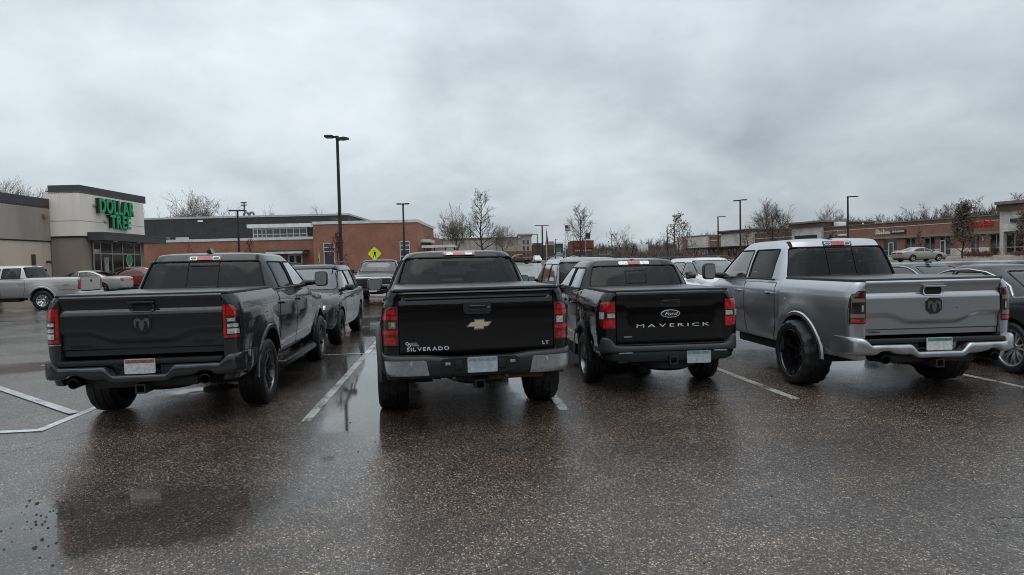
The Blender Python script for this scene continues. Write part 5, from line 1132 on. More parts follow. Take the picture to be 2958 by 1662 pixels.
# ------------------------------------------------------------------ buildings (site frame: u right, d away)
def broot(name, label, cat, u, d, z=None, rz=None, group=None):
    z = gz(d) if z is None else z
    r = thing(name, label, cat, tuple(site(u, d, z)), -YAW if rz is None else rz, group); r['_o'] = 0
    del r['_o']; return r, (u, d, z)
def bobj(mb, name, m, root, o, smooth=25, parent=None):
    mb.v = [(v[0]-o[0], v[1]-o[1], v[2]-o[2]) for v in mb.v]
    return mb.obj(name, m, parent or root, smooth)
def stucco(name, c, dirt=.3): return mat(name, c, .85, var=dirt, vscale=.8, bump=.25, bscale=35, col2=tuple(x*(1-dirt*.8) for x in c), streak=.22)
def brick(name, c, mortar, sc=1.0, rowh=.075):
    if name in M: return M[name]
    m = bpy.data.materials.new(name); m.use_nodes = True; nt = m.node_tree; b = nt.nodes['Principled BSDF']; L = nt.links.new
    tc = nt.nodes.new('ShaderNodeTexCoord'); sp = nt.nodes.new('ShaderNodeSeparateXYZ'); L(tc.outputs['Object'], sp.inputs[0])
    a = nt.nodes.new('ShaderNodeMath'); a.operation = 'ADD'; L(sp.outputs[0], a.inputs[0]); L(sp.outputs[1], a.inputs[1])
    cb = nt.nodes.new('ShaderNodeCombineXYZ'); L(a.outputs[0], cb.inputs[0]); L(sp.outputs[2], cb.inputs[1])
    t = nt.nodes.new('ShaderNodeTexBrick'); t.inputs['Scale'].default_value = 1; t.inputs['Brick Width'].default_value = .22*sc; t.inputs['Row Height'].default_value = rowh*sc; t.inputs['Mortar Size'].default_value = .008*sc
    t.inputs['Color1'].default_value = (*c, 1); t.inputs['Color2'].default_value = (*[x*.72 for x in c], 1); t.inputs['Mortar'].default_value = (*mortar, 1); L(cb.outputs[0], t.inputs[0])
    n = nt.nodes.new('ShaderNodeTexNoise'); n.inputs['Scale'].default_value = .5; n.inputs['Detail'].default_value = 6; L(tc.outputs['Object'], n.inputs[0])
    mr = nt.nodes.new('ShaderNodeMapRange'); mr.inputs['From Min'].default_value = .3; mr.inputs['From Max'].default_value = .7; mr.inputs['To Min'].default_value = .78; mr.inputs['To Max'].default_value = 1.15; L(n.outputs['Fac'], mr.inputs[0])
    mx = nt.nodes.new('ShaderNodeVectorMath'); mx.operation = 'SCALE'; L(t.outputs['Color'], mx.inputs[0]); L(mr.outputs[0], mx.inputs['Scale']); L(mx.outputs[0], b.inputs['Base Color'])
    b.inputs['Roughness'].default_value = .8; bp = nt.nodes.new('ShaderNodeBump'); bp.inputs['Strength'].default_value = .4; bp.inputs['Distance'].default_value = .01; L(t.outputs['Fac'], bp.inputs['Height']); bp.invert = True; L(bp.outputs[0], b.inputs['Normal'])
    M[name] = m; return m
CREAM = stucco('stucco_cream', (.78, .70, .645), .15); TAUPE = stucco('stucco_taupe', (.25, .205, .17), .2); TAUPE2 = stucco('stucco_grey_taupe', (.32, .275, .24), .2); BEIGEW = stucco('stucco_beige', (.55, .445, .365), .15)
CORN = mat('cornice_charcoal', (.055, .056, .06), .6, var=.2, vscale=3); COPE = mat('white_coping', (.62, .62, .61), .5, var=.2, vscale=1.5)
BRICK = brick('school_brick', (.34, .135, .082), (.28, .17, .13)); BRICK2 = brick('mall_brick', (.27, .115, .075), (.22, .14, .11)); BRICKD = brick('mall_brick_dark', (.14, .072, .05), (.12, .085, .068))
STONE = brick('cream_stone', (.60, .555, .51), (.46, .43, .40), 2.2, .095); SLATE = brick('charcoal_block', (.034, .034, .033), (.026, .026, .026), 1.8, .11)
SGLASS = mat('shop_glass', (.010, .011, .012), .05, 0, spec=.9, bump=.03, bscale=1.2); FRAME = mat('aluminium_frame', (.32, .30, .28), .4, .5, var=.1); WFRAME = mat('pale_frame', (.55, .55, .53), .5)
ROOFM = mat('roof_grey', (.10, .10, .10), .9)
def window(root, o, axis, plane, a0, a1, z0, z1, nx=1, nz=1, fr=FRAME, gm=SGLASS, w=.06, face=-1, name='window', splits=None):
    """a framed, recessed, glazed window in a wall plane. axis 'd': plane is d=plane, spans u. axis 'u': plane is u=plane, spans d. face: outward sign"""
    P = (lambda a, q, z: (a, plane+q*face, z)) if axis == 'd' else (lambda a, q, z: (plane+q*face, a, z))
    mb = MB(); xs = splits or [lerp(a0, a1, i/nx) for i in range(nx+1)]; zs = [lerp(z0, z1, i/nz) for i in range(nz+1)] if isinstance(nz, int) else nz
    mb.b2(P(a0-w/2, .02, z0-w/2), P(a0+w/2, .07, z1+w/2)); mb.b2(P(a1-w/2, .02, z0-w/2), P(a1+w/2, .07, z1+w/2)); mb.b2(P(a0+w/2, .02, z0-w/2), P(a1-w/2, .07, z0+w/2)); mb.b2(P(a0+w/2, .02, z1-w/2), P(a1-w/2, .07, z1+w/2))
    f = bobj(mb, name, fr, root, o, 0)
    for x in xs[1:-1]: m2 = MB(); m2.b2(P(x-w/2, .022, z0+w/2), P(x+w/2, .066, z1-w/2)); bobj(m2, 'mullion', fr, root, o, 0, f)
    for z in zs[1:-1]:
        for i in range(len(xs)-1): m2 = MB(); m2.b2(P(xs[i]+w/2, .022, z-w/2), P(xs[i+1]-w/2, .066, z+w/2)); bobj(m2, 'transom', fr, root, o, 0, f)
    for i in range(len(xs)-1):
        for j in range(len(zs)-1): m2 = MB(); m2.b2(P(xs[i]+.01, .025, zs[j]+.01), P(xs[i+1]-.01, .04, zs[j+1]-.01)); bobj(m2, 'pane', gm, root, o, 0, f)
    return f
def cornice(root, o, pts, z0, z1, out, name='cornice', m=CORN):
    """stepped moulding along a polyline of (u,d), projecting to the left of travel"""
    n = len(pts); mb = MB(); prof = [(0, z0), (out*.35, z0), (out*.45, lerp(z0, z1, .45)), (out*.8, lerp(z0, z1, .55)), (out, lerp(z0, z1, .8)), (out, z1), (0, z1)]
    rs = []
    for i, p in enumerate(pts):
        t0 = (Vector(p)-Vector(pts[i-1])).normalized() if i else None; t1 = (Vector(pts[i+1])-Vector(p)).normalized() if i < n-1 else None
        n0 = Vector((-t0.y, t0.x)) if t0 else None; n1 = Vector((-t1.y, t1.x)) if t1 else None
        nn = (n0+n1).normalized()/max(.3, (n0+n1).normalized().dot(n0)) if n0 and n1 else (n0 or n1)
        rs.append([(p[0]+nn.x*q, p[1]+nn.y*q, z) for q, z in prof])
    mb.loft(rs); return bobj(mb, name, m, root, o, 20)

# ---- shop with the green letters, left
def green_shop():
    U, D0, D1 = -27.2, 40.0, 46.9
    r, o = broot('shop_building', 'cream and taupe shop with big green letters on its tower, at the left', 'building', U, D0, gz(40)-.1)
    zt = at(242, 553, D0)[1]; zc = at(168, 683, D0)[1]; g = o[2]-.3; W = U-1.95
    mb = MB(); mb.b2((U-2.3, D0, zc), (U, D1, zt)); bobj(mb, 'tower_upper_wall', CREAM, r, o)
    mb = MB(); mb.b2((U-2.3, D0+.06, g), (U-.06, D1-.06, zc)); bobj(mb, 'tower_lower_wall', TAUPE, r, o)
    mb = MB(); mb.b2((U-2.0, D0-.02, zc-.09), (U+.02, D0+.03, zc-.01)); mb.b2((U-.03, D0+.03, zc-.09), (U+.02, D1, zc-.01)); bobj(mb, 'shadow_reveal', GAP, r, o)
    jz = at(250, 637, D0)[1]; mb = MB(); mb.b2((U-2.0, D0-.012, jz-.012), (U+.012, D0-.001, jz+.012)); mb.b2((U+.001, D0, jz-.012), (U+.012, D1, jz+.012)); bobj(mb, 'control_joint', mat('joint_grey', (.30, .27, .25), .8), r, o)
    cornice(r, o, [(U, D1+.3), (U, D0), (U-2.0, D0)], zt-.10, zt+.42, -.42)
    mb = MB(); mb.b2((U-2.3, D0+.2, zt), (U-.2, D1-.2, zt+.1)); bobj(mb, 'roof', ROOFM, r, o)
    # wing
    zw = at(100, 590, 38.2)[1]; zm = at(100, 693, 38.2)[1]
    mb = MB(); mb.b2((W-26, 6, zm), (W, D0-.004, zw)); bobj(mb, 'wing_upper_wall', TAUPE2, r, o)
    mb = MB(); mb.b2((W-26, 6, g-.3), (W-.05, D0-.004, zm)); bobj(mb, 'wing_lower_wall', BEIGEW, r, o)
    mb = MB(); mb.b2((W-.05, 6, zm-.07), (W+.015, D0-.01, zm-.002)); bobj(mb, 'shadow_reveal', GAP, r, o)
    cornice(r, o, [(W, D0-.01), (W, 6)], zw-.12, zw+.50, -.36)
    mb = MB(); mb.b2((W-26, 6, zw), (W-.1, D0, zw+.2)); bobj(mb, 'roof', ROOFM, r, o)
    mb = MB(); mb.b2((W-30, D0, g), (U-2.32, D1-.4, zw-.3)); bobj(mb, 'rear_block', TAUPE2, r, o)
    # lamp pipes and stand pipes on the wing wall
    for px, py in ((158, 756), (150, 779)):
        d_ = 39.6 if px > 155 else 39.2; z_ = at(px, py, d_)[1]; mb = MB(); mb.tube([(W-.06, d_, z_), (W+.16, d_, z_), (W+.2, d_, z_-.10)], .06, 8); bobj(mb, 'wall_valve', UNDER, r, o)
    for px, y0 in ((105, 735), (0, 737)):
        d_ = (W+.1)*1818/(px-1479); z_ = at(px, y0, d_)[1]; mb = MB(); mb.b2((W-.04, d_-.09, g), (W+.10, d_+.09, z_)); bobj(mb, 'downpipe', mat('rust_brown', (.085, .05, .035), .7, var=.4, vscale=5), r, o)
    z_ = at(145, 626, 39.6)[1]; mb = MB(); mb.box((W+.10, 39.45, z_), (.2, .22, .25), .04); bobj(mb, 'wall_light', mat('rusty_fixture', (.25, .14, .09), .6, var=.4), r, o)
    # canopy
    C = U+1.08; z0, z1 = at(305, 694, 40.6)[1], at(305, 671, 40.6)[1]
    mb = MB(); mb.b2((U+.002, D0+.55, z0), (C, D1+.9, z1-.12)); cn = bobj(mb, 'entrance_canopy', CORN, r, o)
    cornice(r, o, [(C, D1+.9), (C, D0+.55), (U, D0+.55)], z1-.16, z1+.02, -.16, 'canopy_trim')
    mb = MB(); mb.b2((U+.002, D0+.6, z1-.12), (C-.02, D1+.85, z1)); bobj(mb, 'canopy_top', CORN, r, o)
    for d_ in (42.0, 44.6): mb = MB(); mb.box((C-.2, d_, z0-.03), (.16, .16, .06), .01); bobj(mb, 'canopy_light', WHITEP, r, o)
    # shop front
    zs = [gz(42)-.05, at(300, 733, 42)[1], z0-.02]
    xs = [41.0, 41.7, 42.9, 44.07, 45.4, 46.2]
    window(r, o, 'u', U, 41.0, 46.2, zs[0], zs[2], nz=zs, face=1, splits=xs, w=.10, fr=FRAME, name='shop_front', gm=mat('shop_glass_warm', (.028, .024, .021), .05, 0, spec=.9, var=.6, vscale=.8, bump=.03, bscale=1.2))
    mb = MB(); mb.b2((U+.045, 42.05, zs[0]+.9), (U+.05, 42.5, zs[1]-.25)); bobj(mb, 'window_poster', mat('poster_pale', (.30, .31, .31), .6, var=.6, vscale=6), r, o)
    mb = MB(); mb.b2((U+.045, 41.05, zs[1]+.04), (U+.05, 41.6, zs[1]+.28)); bobj(mb, 'window_notice', mat('notice_white', (.5, .5, .48), .6, var=.7, vscale=9), r, o)
    gr = mat('logo_green', (.03, .22, .10), .5); zz = at(376, 752, 44.8)[1]
    mb = MB(); pts = [(44.8+cos(2*pi*i/28)*.34, zz+sin(2*pi*i/28)*.46) for i in range(28)]; mb.prism(pts, 'x', U+.045, U+.052); bobj(mb, 'round_window_sign', mat('sign_mint', (.45, .55, .48), .5), r, o)
    mb = MB(); pts = [(44.8+cos(2*pi*i/28)*.28, zz+sin(2*pi*i/28)*.39) for i in range(28)]; mb.prism(pts, 'x', U+.052, U+.058); bobj(mb, 'round_sign_face', gr, r, o)
    # letters
    GREEN = mat('letter_green', (.016, .33, .14), .45, var=.1, vscale=3); RET = mat('letter_return', (.03, .022, .018), .7)
    for txt, dc, py, h, w in (('DOLLAR', 43.35, 601, .96, 3.75), ('TREE', 43.65, 643, .86, 2.25)):
        zc_ = at(1479-27.2*1818/dc, py, dc)[1]; sgn = None
        for ch, me, cx in letters(txt, h, w, .03, .03, .11):
            for v in me.vertices: v.co.y = v.co.y*1.0
            l = link('letter', me, GREEN, r); l.location = (U+.30-o[0], dc+cx-o[1], zc_-o[2]); l.rotation_euler = (0, 0, pi/2)
            m2 = me.copy(); m2.materials.clear(); m2.materials.append(RET)
            for v in m2.vertices: v.co.y = .03 if v.co.y < 0 else .27
            k = link('letter_return', m2, None, l)
        mb = MB(); mb.b2((U+.01, dc-w/2-.28, zc_-.08), (U+.14, dc-w/2-.02, zc_+.08)); bobj(mb, 'sign_bracket', BRIGHT, r, o)
green_shop()

# ---- brick school block across the back
def school():
    D = 88.0; u0, u1 = at(390, 700, D)[0], at(905, 690, D)[0]
    r, o = broot('brick_building', 'long brick building with charcoal upper storey and white copings', 'building', (u0+u1)/2, D)
    g = o[2]-1.0; zc = at(660, 697, D)[1]
    mb = MB(); mb.b2((u0-14, D, g), (u1, D+12, zc)); bobj(mb, 'low_brick_wall', BRICK, r, o)
    mb = MB(); mb.b2((u0-14, D-.12, zc), (u1, D+12, zc+.36)); bobj(mb, 'coping', COPE, r, o)
    # charcoal hall behind
    D2 = 98.0; a0, a1 = at(400, 640, D2)[0], at(1006, 640, D2)[0]; zt = at(700, 629, D2)[1]
    mb = MB(); mb.b2((a0-20, D2, zc-.5), (a1, D2+34, zt)); bobj(mb, 'charcoal_hall', SLATE, r, o)
    mb = MB(); mb.b2((a0-20, D2-.10, zt), (a1+.1, D2+34.1, zt+.28)); bobj(mb, 'hall_coping', mat('grey_coping', (.36, .37, .37), .5, var=.2), r, o)
    a, b = at(956, 628, D2)[0], at(985, 628, D2)[0]; mb = MB(); mb.b2((a, D2-.03, zt-1.0), (b, D2+.02, zt-.35)); bobj(mb, 'hall_vent', mat('vent_brown', (.06, .055, .05), .7), r, o)
    a, b = at(573, 635, D2)[0], at(587, 635, D2)[0]; mb = MB(); mb.b2((a, D2-.25, zt-.55), (b, D2, zt-.30), .03); bobj(mb, 'flood_light', WHITEP, r, o)
    # high window ribbon under a white overhang
    a, b = at(731, 670, 94)[0], at(886, 670, 94)[0]; z0, z1 = at(800, 686, 94)[1], at(800, 661, 94)[1]; b2_ = at(906, 670, 94)[0]
    mb = MB(); mb.b2((a-.1, 94.1, z0-1.2), (b2_, D2, z1+.1)); bobj(mb, 'ribbon_wall', SLATE, r, o)
    window(r, o, 'd', 94.1, a, b, z0, z1, splits=[lerp(a, b, q) for q in (0, .08, .165, .24, .37, .50, .63, .75, .87, 1)], nz=[z0, lerp(z0, z1, .36), z1], fr=WFRAME, gm=mat('ribbon_glass', (.05, .055, .06), .08, 0, spec=1), name='window_ribbon', w=.12)
    mb = MB(); mb.b2((at(716, 657, 93)[0], 92.6, z1+.1), (b2_+.05, D2, z1+.62)); bobj(mb, 'white_overhang', COPE, r, o)
    for px0, px1 in ((452, 468), (477, 489), (509, 545)):
        a, b = at(px0, 690, D2)[0], at(px1, 690, D2)[0]; zz = at(480, 688, D2)[1]; window(r, o, 'd', D2, a, b, zz-.4, zz, nx=2 if px1-px0 > 14 else 1, fr=WFRAME, gm=SGLASS if px0 < 500 else mat('bright_pane', (.42, .45, .45), .3), name='slot_window')
    # tall brick block
    D3 = 84.0; a0, a1 = at(903, 640, D3)[0], at(1206, 640, D3)[0]; zt = at(1050, 646, D3)[1]
    mb = MB(); mb.b2((a0, D3, g), (a1, D3+17, zt)); bobj(mb, 'tall_brick_wall', BRICK, r, o)
    mb = MB(); mb.b2((a0-.08, D3-.10, zt), (a1+.08, D3+17, zt+.38)); bobj(mb, 'coping', COPE, r, o)
    a, b = at(936, 720, D3)[0], at(966, 720, D3)[0]; zz = at(950, 703, D3)[1]
    window(r, o, 'd', D3, a, b, zz-3.1, zz, nz=[zz-3.1, zz-1.1, zz-.55, zz], fr=WFRAME, w=.10, gm=mat('grey_pane', (.045, .05, .055), .08, 0, spec=1), name='tall_window')
    a, b = at(1156, 710, D3)[0], at(1183, 710, D3)[0]; zz = at(1170, 698, D3)[1]
    window(r, o, 'd', D3, a, b, zz-3.0, zz, nx=2, nz=[zz-3, zz-1.95, zz-1.1, zz-.5, zz], fr=WFRAME, w=.10, gm=M['grey_pane'], name='tall_window')
    # side entrance with small canopies
    a, b = at(1217, 690, 92)[0], at(1246, 690, 92)[0]; zz = at(1230, 683, 92)[1]; mb = MB(); mb.b2((a, 92, g), (b, 104, zz)); bobj(mb, 'porch_wall', BRICK, r, o)
    a, b = at(1207, 690, 87)[0], at(1243, 690, 87)[0]; zz = at(1225, 692, 87)[1]; mb = MB(); mb.b2((a, 86.5, zz-.42), (b, 92, zz)); bobj(mb, 'porch_canopy', COPE, r, o)
    a, b = at(1221, 712, 84)[0], at(1315, 712, 84)[0]; zz = at(1260, 709, 84)[1]; mb = MB(); mb.b2((a, 83, zz-.34), (b, 86, zz)); bobj(mb, 'walkway_roof', COPE, r, o)
    for q in (.03, .35, .68, .97): mb = MB(); mb.b2((lerp(a, b, q)-.08, 84.4, g+.5), (lerp(a, b, q)+.08, 84.56, zz-.34)); bobj(mb, 'walkway_post', CORN, r, o)
    # entrance
    a, b = at(770, 730, 86)[0], at(876, 730, 86)[0]; zz = at(830, 727, 86)[1]
    mb = MB(); mb.b2((a, 85.6, zz-.30), (b, 88, zz-.02)); bobj(mb, 'entrance_fascia', COPE, r, o)
    mb = MB(); mb.b2((a, 85.7, zz-.02), (b+.2, 88, zz+.20)); bobj(mb, 'entrance_roof', CORN, r, o)
    a, b = at(834, 750, D)[0], at(873, 750, D)[0]; zz = at(850, 737, D)[1]
    for i in range(2): q0, q1 = lerp(a, b, i/2)+.02, lerp(a, b, (i+1)/2)-.02; window(r, o, 'd', D, q0, q1, zz-2.5, zz, fr=WFRAME, w=.22, name='door', nz=[zz-2.5, zz-1.25, zz])
school()
def small_things():
    # pedestrian crossing sign
    d = 41.0; u, z = at(1082, 733, d); r, o = broot('crossing_sign', 'yellow-green diamond sign with a walking figure, above the far dark pickup', 'sign', u, d)
    YG = mat('fluorescent_yellow', (.74, .84, .02), .5); s = .46; K = s/.545
    mb = MB(); c = .05; pts = [(u+a, z+b) for a, b in ((0-c, s-c), (c, s-c), (s-c, c), (s-c, -c), (c, -s+c), (-c, -s+c), (-s+c, -c), (-s+c, c))]; mb.prism(pts, 'y', d, d-.004); sg = bobj(mb, 'sign_plate', YG, r, o, 0)
    BLK = mat('sign_black', (.008, .008, .008), .6)
    fig = [[(-.02, .155), (.075, .15), (.10, .03), (.07, -.06), (-.05, -.06), (-.045, .03)], [(-.03, .15), (-.045, .04), (-.16, -.015), (-.165, .015), (-.08, .065)], [(.07, .14), (.13, .08), (.135, -.02), (.105, -.02), (.095, .06), (.06, .09)],
           [(-.05, -.05), (.03, -.05), (-.03, -.18), (-.10, -.31), (-.14, -.29), (-.09, -.18)], [(.01, -.05), (.075, -.05), (.10, -.18), (.135, -.31), (.085, -.32), (.05, -.19)]]
    mb = MB()
    for pl in fig: mb.prism([(u+a*K, z+b*K) for a, b in pl], 'y', d-.0045, d-.007)
    mb.prism([(u+K*(-.03+.045*cos(2*pi*i/14)), z+K*(.215+.045*sin(2*pi*i/14))) for i in range(14)], 'y', d-.0045, d-.007); bobj(mb, 'walking_figure', BLK, r, o, 0)
    mb = MB(); mb.b2((u-.03, d+.002, o[2]), (u+.03, d+.05, z+.4)); bobj(mb, 'post', BRIGHT, r, o, 0)
    # a sign seen almost edge-on
    d = 40; u, z = at(922, 745, d); r, o = broot('road_sign', 'yellow sign seen nearly edge-on before the brick wall', 'sign', u, d)
    mb = MB(); mb.box((u, d, z), (.14, .55, .9), .0); 
    mb = MB(); pts = [(d+a, z+b) for a, b in ((0, .5), (.5, 0), (0, -.5), (-.5, 0))]; mb.prism(pts, 'x', u-.01, u+.01); q = bobj(mb, 'sign_plate', mat('sign_back', (.16, .14, .10), .5, .4), r, o, 0); q.rotation_euler = (0, 0, .20)
    mb = MB(); mb.prism([(d+a*.8, z+b*.8) for a, b in ((0, .5), (.5, 0), (0, -.5), (-.5, 0))], 'x', u+.011, u+.014); q = bobj(mb, 'sign_face', YG, r, o, 0); q.rotation_euler = (0, 0, .20)
    mb = MB(); mb.b2((u-.03, d-.03, o[2]), (u+.03, d+.03, z+.3)); bobj(mb, 'post', BRIGHT, r, o, 0)
small_things()
POLE = mat('lamp_bronze', (.035, .030, .027), .45, .5, var=.25, vscale=4); HEADM = mat('lamp_head', (.03, .03, .032), .4, .5)
def lamp(px, ytop, d, heads, label, r0=.085, base=True, hl=.62, group='car park lamp posts'):
    u, z = at(px, ytop, d); r, o = broot('lamp_post', label, 'lamp post', u, d, group=group)
    mb = MB(); mb.tube([(u, d, o[2]-.2), (u, d, lerp(o[2], z, .5)), (u, d, z)], [r0*1.15, r0, r0*.8], 10); bobj(mb, 'pole', POLE, r, o, 40)
    mb = MB(); mb.lathe([(o[2]-.2, .28), (o[2]+.55, .28), (o[2]+.6, .2), (o[2]+.6, .05)], c=(u, d, 0), axis='z', n=16); bobj(mb, 'concrete_base', mat('concrete', (.36, .35, .33), .85, var=.3, vscale=5), r, o, 30)
    for ang, tz in heads:
        c, s = cos(ang), sin(ang); mb = MB(); mb.box((u+c*(hl/2+.16), d+s*(hl/2+.16), z+tz+.02), (hl, .34, .10), .03, rz=ang); mb.box((u+c*.1, d+s*.1, z+tz), (.2, .09, .08), .01, rz=ang); h = bobj(mb, 'lamp_head', HEADM, r, o, 40)
        mb = MB(); mb.box((u+c*(hl/2+.16), d+s*(hl/2+.16), z+tz-.036), (hl*.8, .26, .012), .002, rz=ang); bobj(mb, 'led_panel', mat('led_off', (.30, .30, .27), .3), r, o, 30, h)
    mb = MB(); mb.lathe([(z-.08, r0*1.0), (z+.06, r0*1.0), (z+.08, .001)], c=(u, d, 0), axis='z', n=10); bobj(mb, 'pole_cap', HEADM, r, o, 30)
    return r
lamp(974, 398, 27, [(pi, .03), (-.5, -.10)], 'tall dark lamp post with two flat heads, before the brick building', .075, hl=.36)
lamp(686, 609, 58, [(pi, 0), (0, -.02)], 'lamp post with two heads rising above the dark pickup\'s roof', .10)
lamp(1164, 590, 56, [(pi, 0), (0, 0)], 'slim lamp post at the right end of the tall brick wall', .09, hl=.4)
lamp(1566, 652, 105, [(pi, 0), (0, 0)], 'T-shaped lamp post beside the beige hotel', .14, hl=1.0)
lamp(1552, 678, 150, [(pi, 0)], 'small hooked lamp post left of the T-shaped one', .12, hl=1.0)
lamp(2138, 579, 68, [(pi, -.05), (0, .02)], 'lamp post with two heads over the silver pickup\'s windscreen', .10, hl=.55)
lamp(2074, 627, 98, [(0, 0)], 'lamp post with one arm to the right, left of the two-headed post', .12, hl=1.0)
lamp(2449, 569, 70, [(0, 0)], 'lamp post with one arm rising behind the silver pickup\'s roof', .11, hl=.95)
lamp(1927, 656, 150, [(0, 0)], 'small far lamp post with arm to the right, by the brown tree', .14, hl=1.3)
lamp(1948, 650, 140, [(pi, 0)], 'small far lamp post with arm to the left, by the brown tree', .14, hl=1.3)
lamp(1767, 677, 170, [(0, 0)], 'thin far lamp post among the brush', .14, hl=1.2)
lamp(1604, 692, 180, [(0, 0)], 'short far lamp post left of the green pylon sign', .14, hl=.6)
def stadium_light():
    d = 170; u, z = at(705, 585, d); r, o = broot('floodlight_mast', 'grey floodlight mast with a bank of lamps above the charcoal hall', 'floodlight', u, d)
    G = mat('galvanised', (.14, .145, .15), .5, .6); mb = MB(); mb.tube([(u, d, o[2]), (u, d, z)], [.3, .2], 8); bobj(mb, 'mast', G, r, o)
    for i in range(2):
        mb = MB(); mb.b2((u-.75, d-.1, z-.7*i-.06), (u+.75, d+.1, z-.7*i+.06)); bobj(mb, 'cross_arm', G, r, o)
        for k in range(4): mb = MB(); mb.lathe([(-.3, .2), (-.1, .12), (.1, .08)], c=(u-.63+k*.42, d, z-.7*i-.12), axis='y', n=10); bobj(mb, 'flood_lamp', G, r, o)
    d = 101; 
    for px, w, lb in ((711, .75, 'grey bent roof duct right of the floodlight mast'), (727, .7, 'second bent roof duct on the charcoal hall')):
        u, z = at(px, 614, d); zb = at(px, 626, d)[1]; r, o = broot('roof_duct', lb, 'duct', u, d, zb-1.0, group='bent ducts on the hall roof')
        mb = MB(); pts = [(u-w/2, d, zb-1), (u-w/2, d, z-w/2)]+[(u-w/2*cos(pi*i/8), d, z-w/2+w/2*sin(pi*i/8)) for i in range(1, 8)]+[(u+w/2, d, z-w/2-.1)]; mb.tube(pts, .17, 8); bobj(mb, 'duct', G, r, o, 40)
stadium_light()
def hotel():
    d = 300.0; r, o = broot('hotel_building', 'beige building with brick base and small dark windows, centre distance', 'building', at(1400, 740, d)[0], d); g = o[2]-2
    a0, a1, a2 = at(1215, 700, d)[0], at(1496, 700, d)[0], at(1535, 700, d)[0]; z1, z2, zb = at(1400, 691, d)[1], at(1515, 681, d)[1], at(1450, 727, d)[1]
    TAN = stucco('hotel_tan', (.36, .31, .27)); TAN2 = stucco('hotel_grey', (.33, .30, .265)); HB = brick('hotel_brick', (.17, .085, .06), (.16, .11, .09), 3)
    mb = MB(); mb.b2((a0, d, zb), (a1, d+16, z1)); bobj(mb, 'upper_wall', TAN, r, o); mb = MB(); mb.b2((a1, d-1.5, zb), (a2, d+16, z2)); bobj(mb, 'stair_tower', TAN2, r, o)
    mb = MB(); mb.b2((a0, d-.3, g), (a1, d+16, zb)); bobj(mb, 'brick_base', HB, r, o); mb = MB(); mb.b2((a1, d-1.8, g), (a2+.3, d+16, zb)); bobj(mb, 'brick_base', HB, r, o)
    mb = MB(); mb.b2((a0, d-.4, z1), (a1, d+16, z1+.7)); bobj(mb, 'roof_edge', mat('roof_edge_brown', (.12, .10, .085), .7), r, o); mb = MB(); mb.b2((a1-.4, d-2.2, z2), (a2+.6, d+16, z2+.8)); bobj(mb, 'tower_edge', TAN2, r, o)
    for px in (1512.5, 1524.5):
        for y0, y1 in ((695, 706), (712.5, 723), (731, 741)):
            u = at(px, 700, d-1.5)[0]; window(r, o, 'd', d-1.5 if y1 < 727 else d-1.8, u-.42, u+.42, at(px, y1, d)[1], at(px, y0, d)[1], fr=CORN, w=.1, nz=2, face=-1)
    for px, py in ((1290, 692), (1500, 686)): u, z = at(px, py, d-1); mb = MB(); mb.box((u, d-2, z), (1.0, .6, .5), .1); bobj(mb, 'wall_light', WHITEP, r, o)
    for px in (1277, 1434): u, z = at(px, 690, d-.2); mb = MB(); mb.b2((u-.08, d-.42, zb), (u+.08, d-.01, z1)); bobj(mb, 'wall_joint', CORN, r, o)
    d = 330.0; r, o = broot('far_building', 'low dark brown building right of the beige hotel', 'building', at(1570, 720, d)[0], d); g = o[2]-2
    DB = mat('brown_block', (.075, .05, .038), .8, var=.4, vscale=.3); a0, a1 = at(1536, 720, d)[0], at(1606, 720, d)[0]; z = at(1570, 709, d)[1]
    mb = MB(); mb.b2((a0, d, g), (a1, d+14, z)); bobj(mb, 'wall', DB, r, o)
    for px, w, h in ((1548, 4, 1.2), (1556, 5, 1.3), (1589, 4.6, 2.0)): u = at(px, 700, d)[0]; mb = MB(); mb.b2((u-w/2, d+2, z), (u+w/2, d+6, z+h)); bobj(mb, 'roof_unit', mat('unit_%d' % px, (.10, .10, .10) if px < 1580 else (.30, .26, .20), .7), r, o)
    window(r, o, 'd', d, at(1540, 716, d)[0], at(1556, 716, d)[0], z-4.2, z-1.6, nx=2, fr=DB, gm=mat('dull_pane', (.09, .08, .07), .3), w=.2)
    # red store
    d = 262.0; r, o = broot('red_store', 'red-fronted store behind the bare tree, centre right', 'building', at(1684, 720, d)[0], d); g = o[2]-2
    RW = mat('red_wall', (.085, .035, .026), .7, var=.4, vscale=.3); RS = mat('red_sign', (.20, .018, .015), .5, var=.3, vscale=.5); a0, a1 = at(1653, 720, d)[0], at(1715, 720, d)[0]; z = at(1684, 695, d)[1]
    mb = MB(); mb.b2((a0, d, g), (a1, d+20, z)); bobj(mb, 'wall', RW, r, o); mb = MB(); mb.b2((at(1681, 700, d)[0], d-.5, z-3.1), (at(1714, 700, d)[0], d-.01, z-.1)); bobj(mb, 'red_fascia', RS, r, o)
    mb = MB(); mb.b2((at(1656, 700, d)[0], d-.3, z-2.6), (at(1680, 700, d)[0], d-.01, z-1.0)); bobj(mb, 'red_panel', RS, r, o)
    random.seed(3)
    for i in range(9):   # pale sign letters, too far to read
        u = lerp(a0+1.6, a1-1.2, i/8); h = random.uniform(.7, 1.1); mb = MB(); mb.b2((u-.32, d-.8, z-4.6), (u-.14, d-.52, z-4.6+h)); mb.b2((u-.14, d-.8, z-4.6+h*.4), (u+.25, d-.52, z-4.6+h*.65)); bobj(mb, 'sign_letter', mat('pale_letters', (.40, .30, .22), .6), r, o)
    for px in (1662, 1676, 1694, 1708): u = at(px, 720, d)[0]; window(r, o, 'd', d, u-.8, u+.8, o[2], o[2]+2.4, fr=RW, gm=mat('red_store_pane', (.05, .045, .04), .1), w=.2)
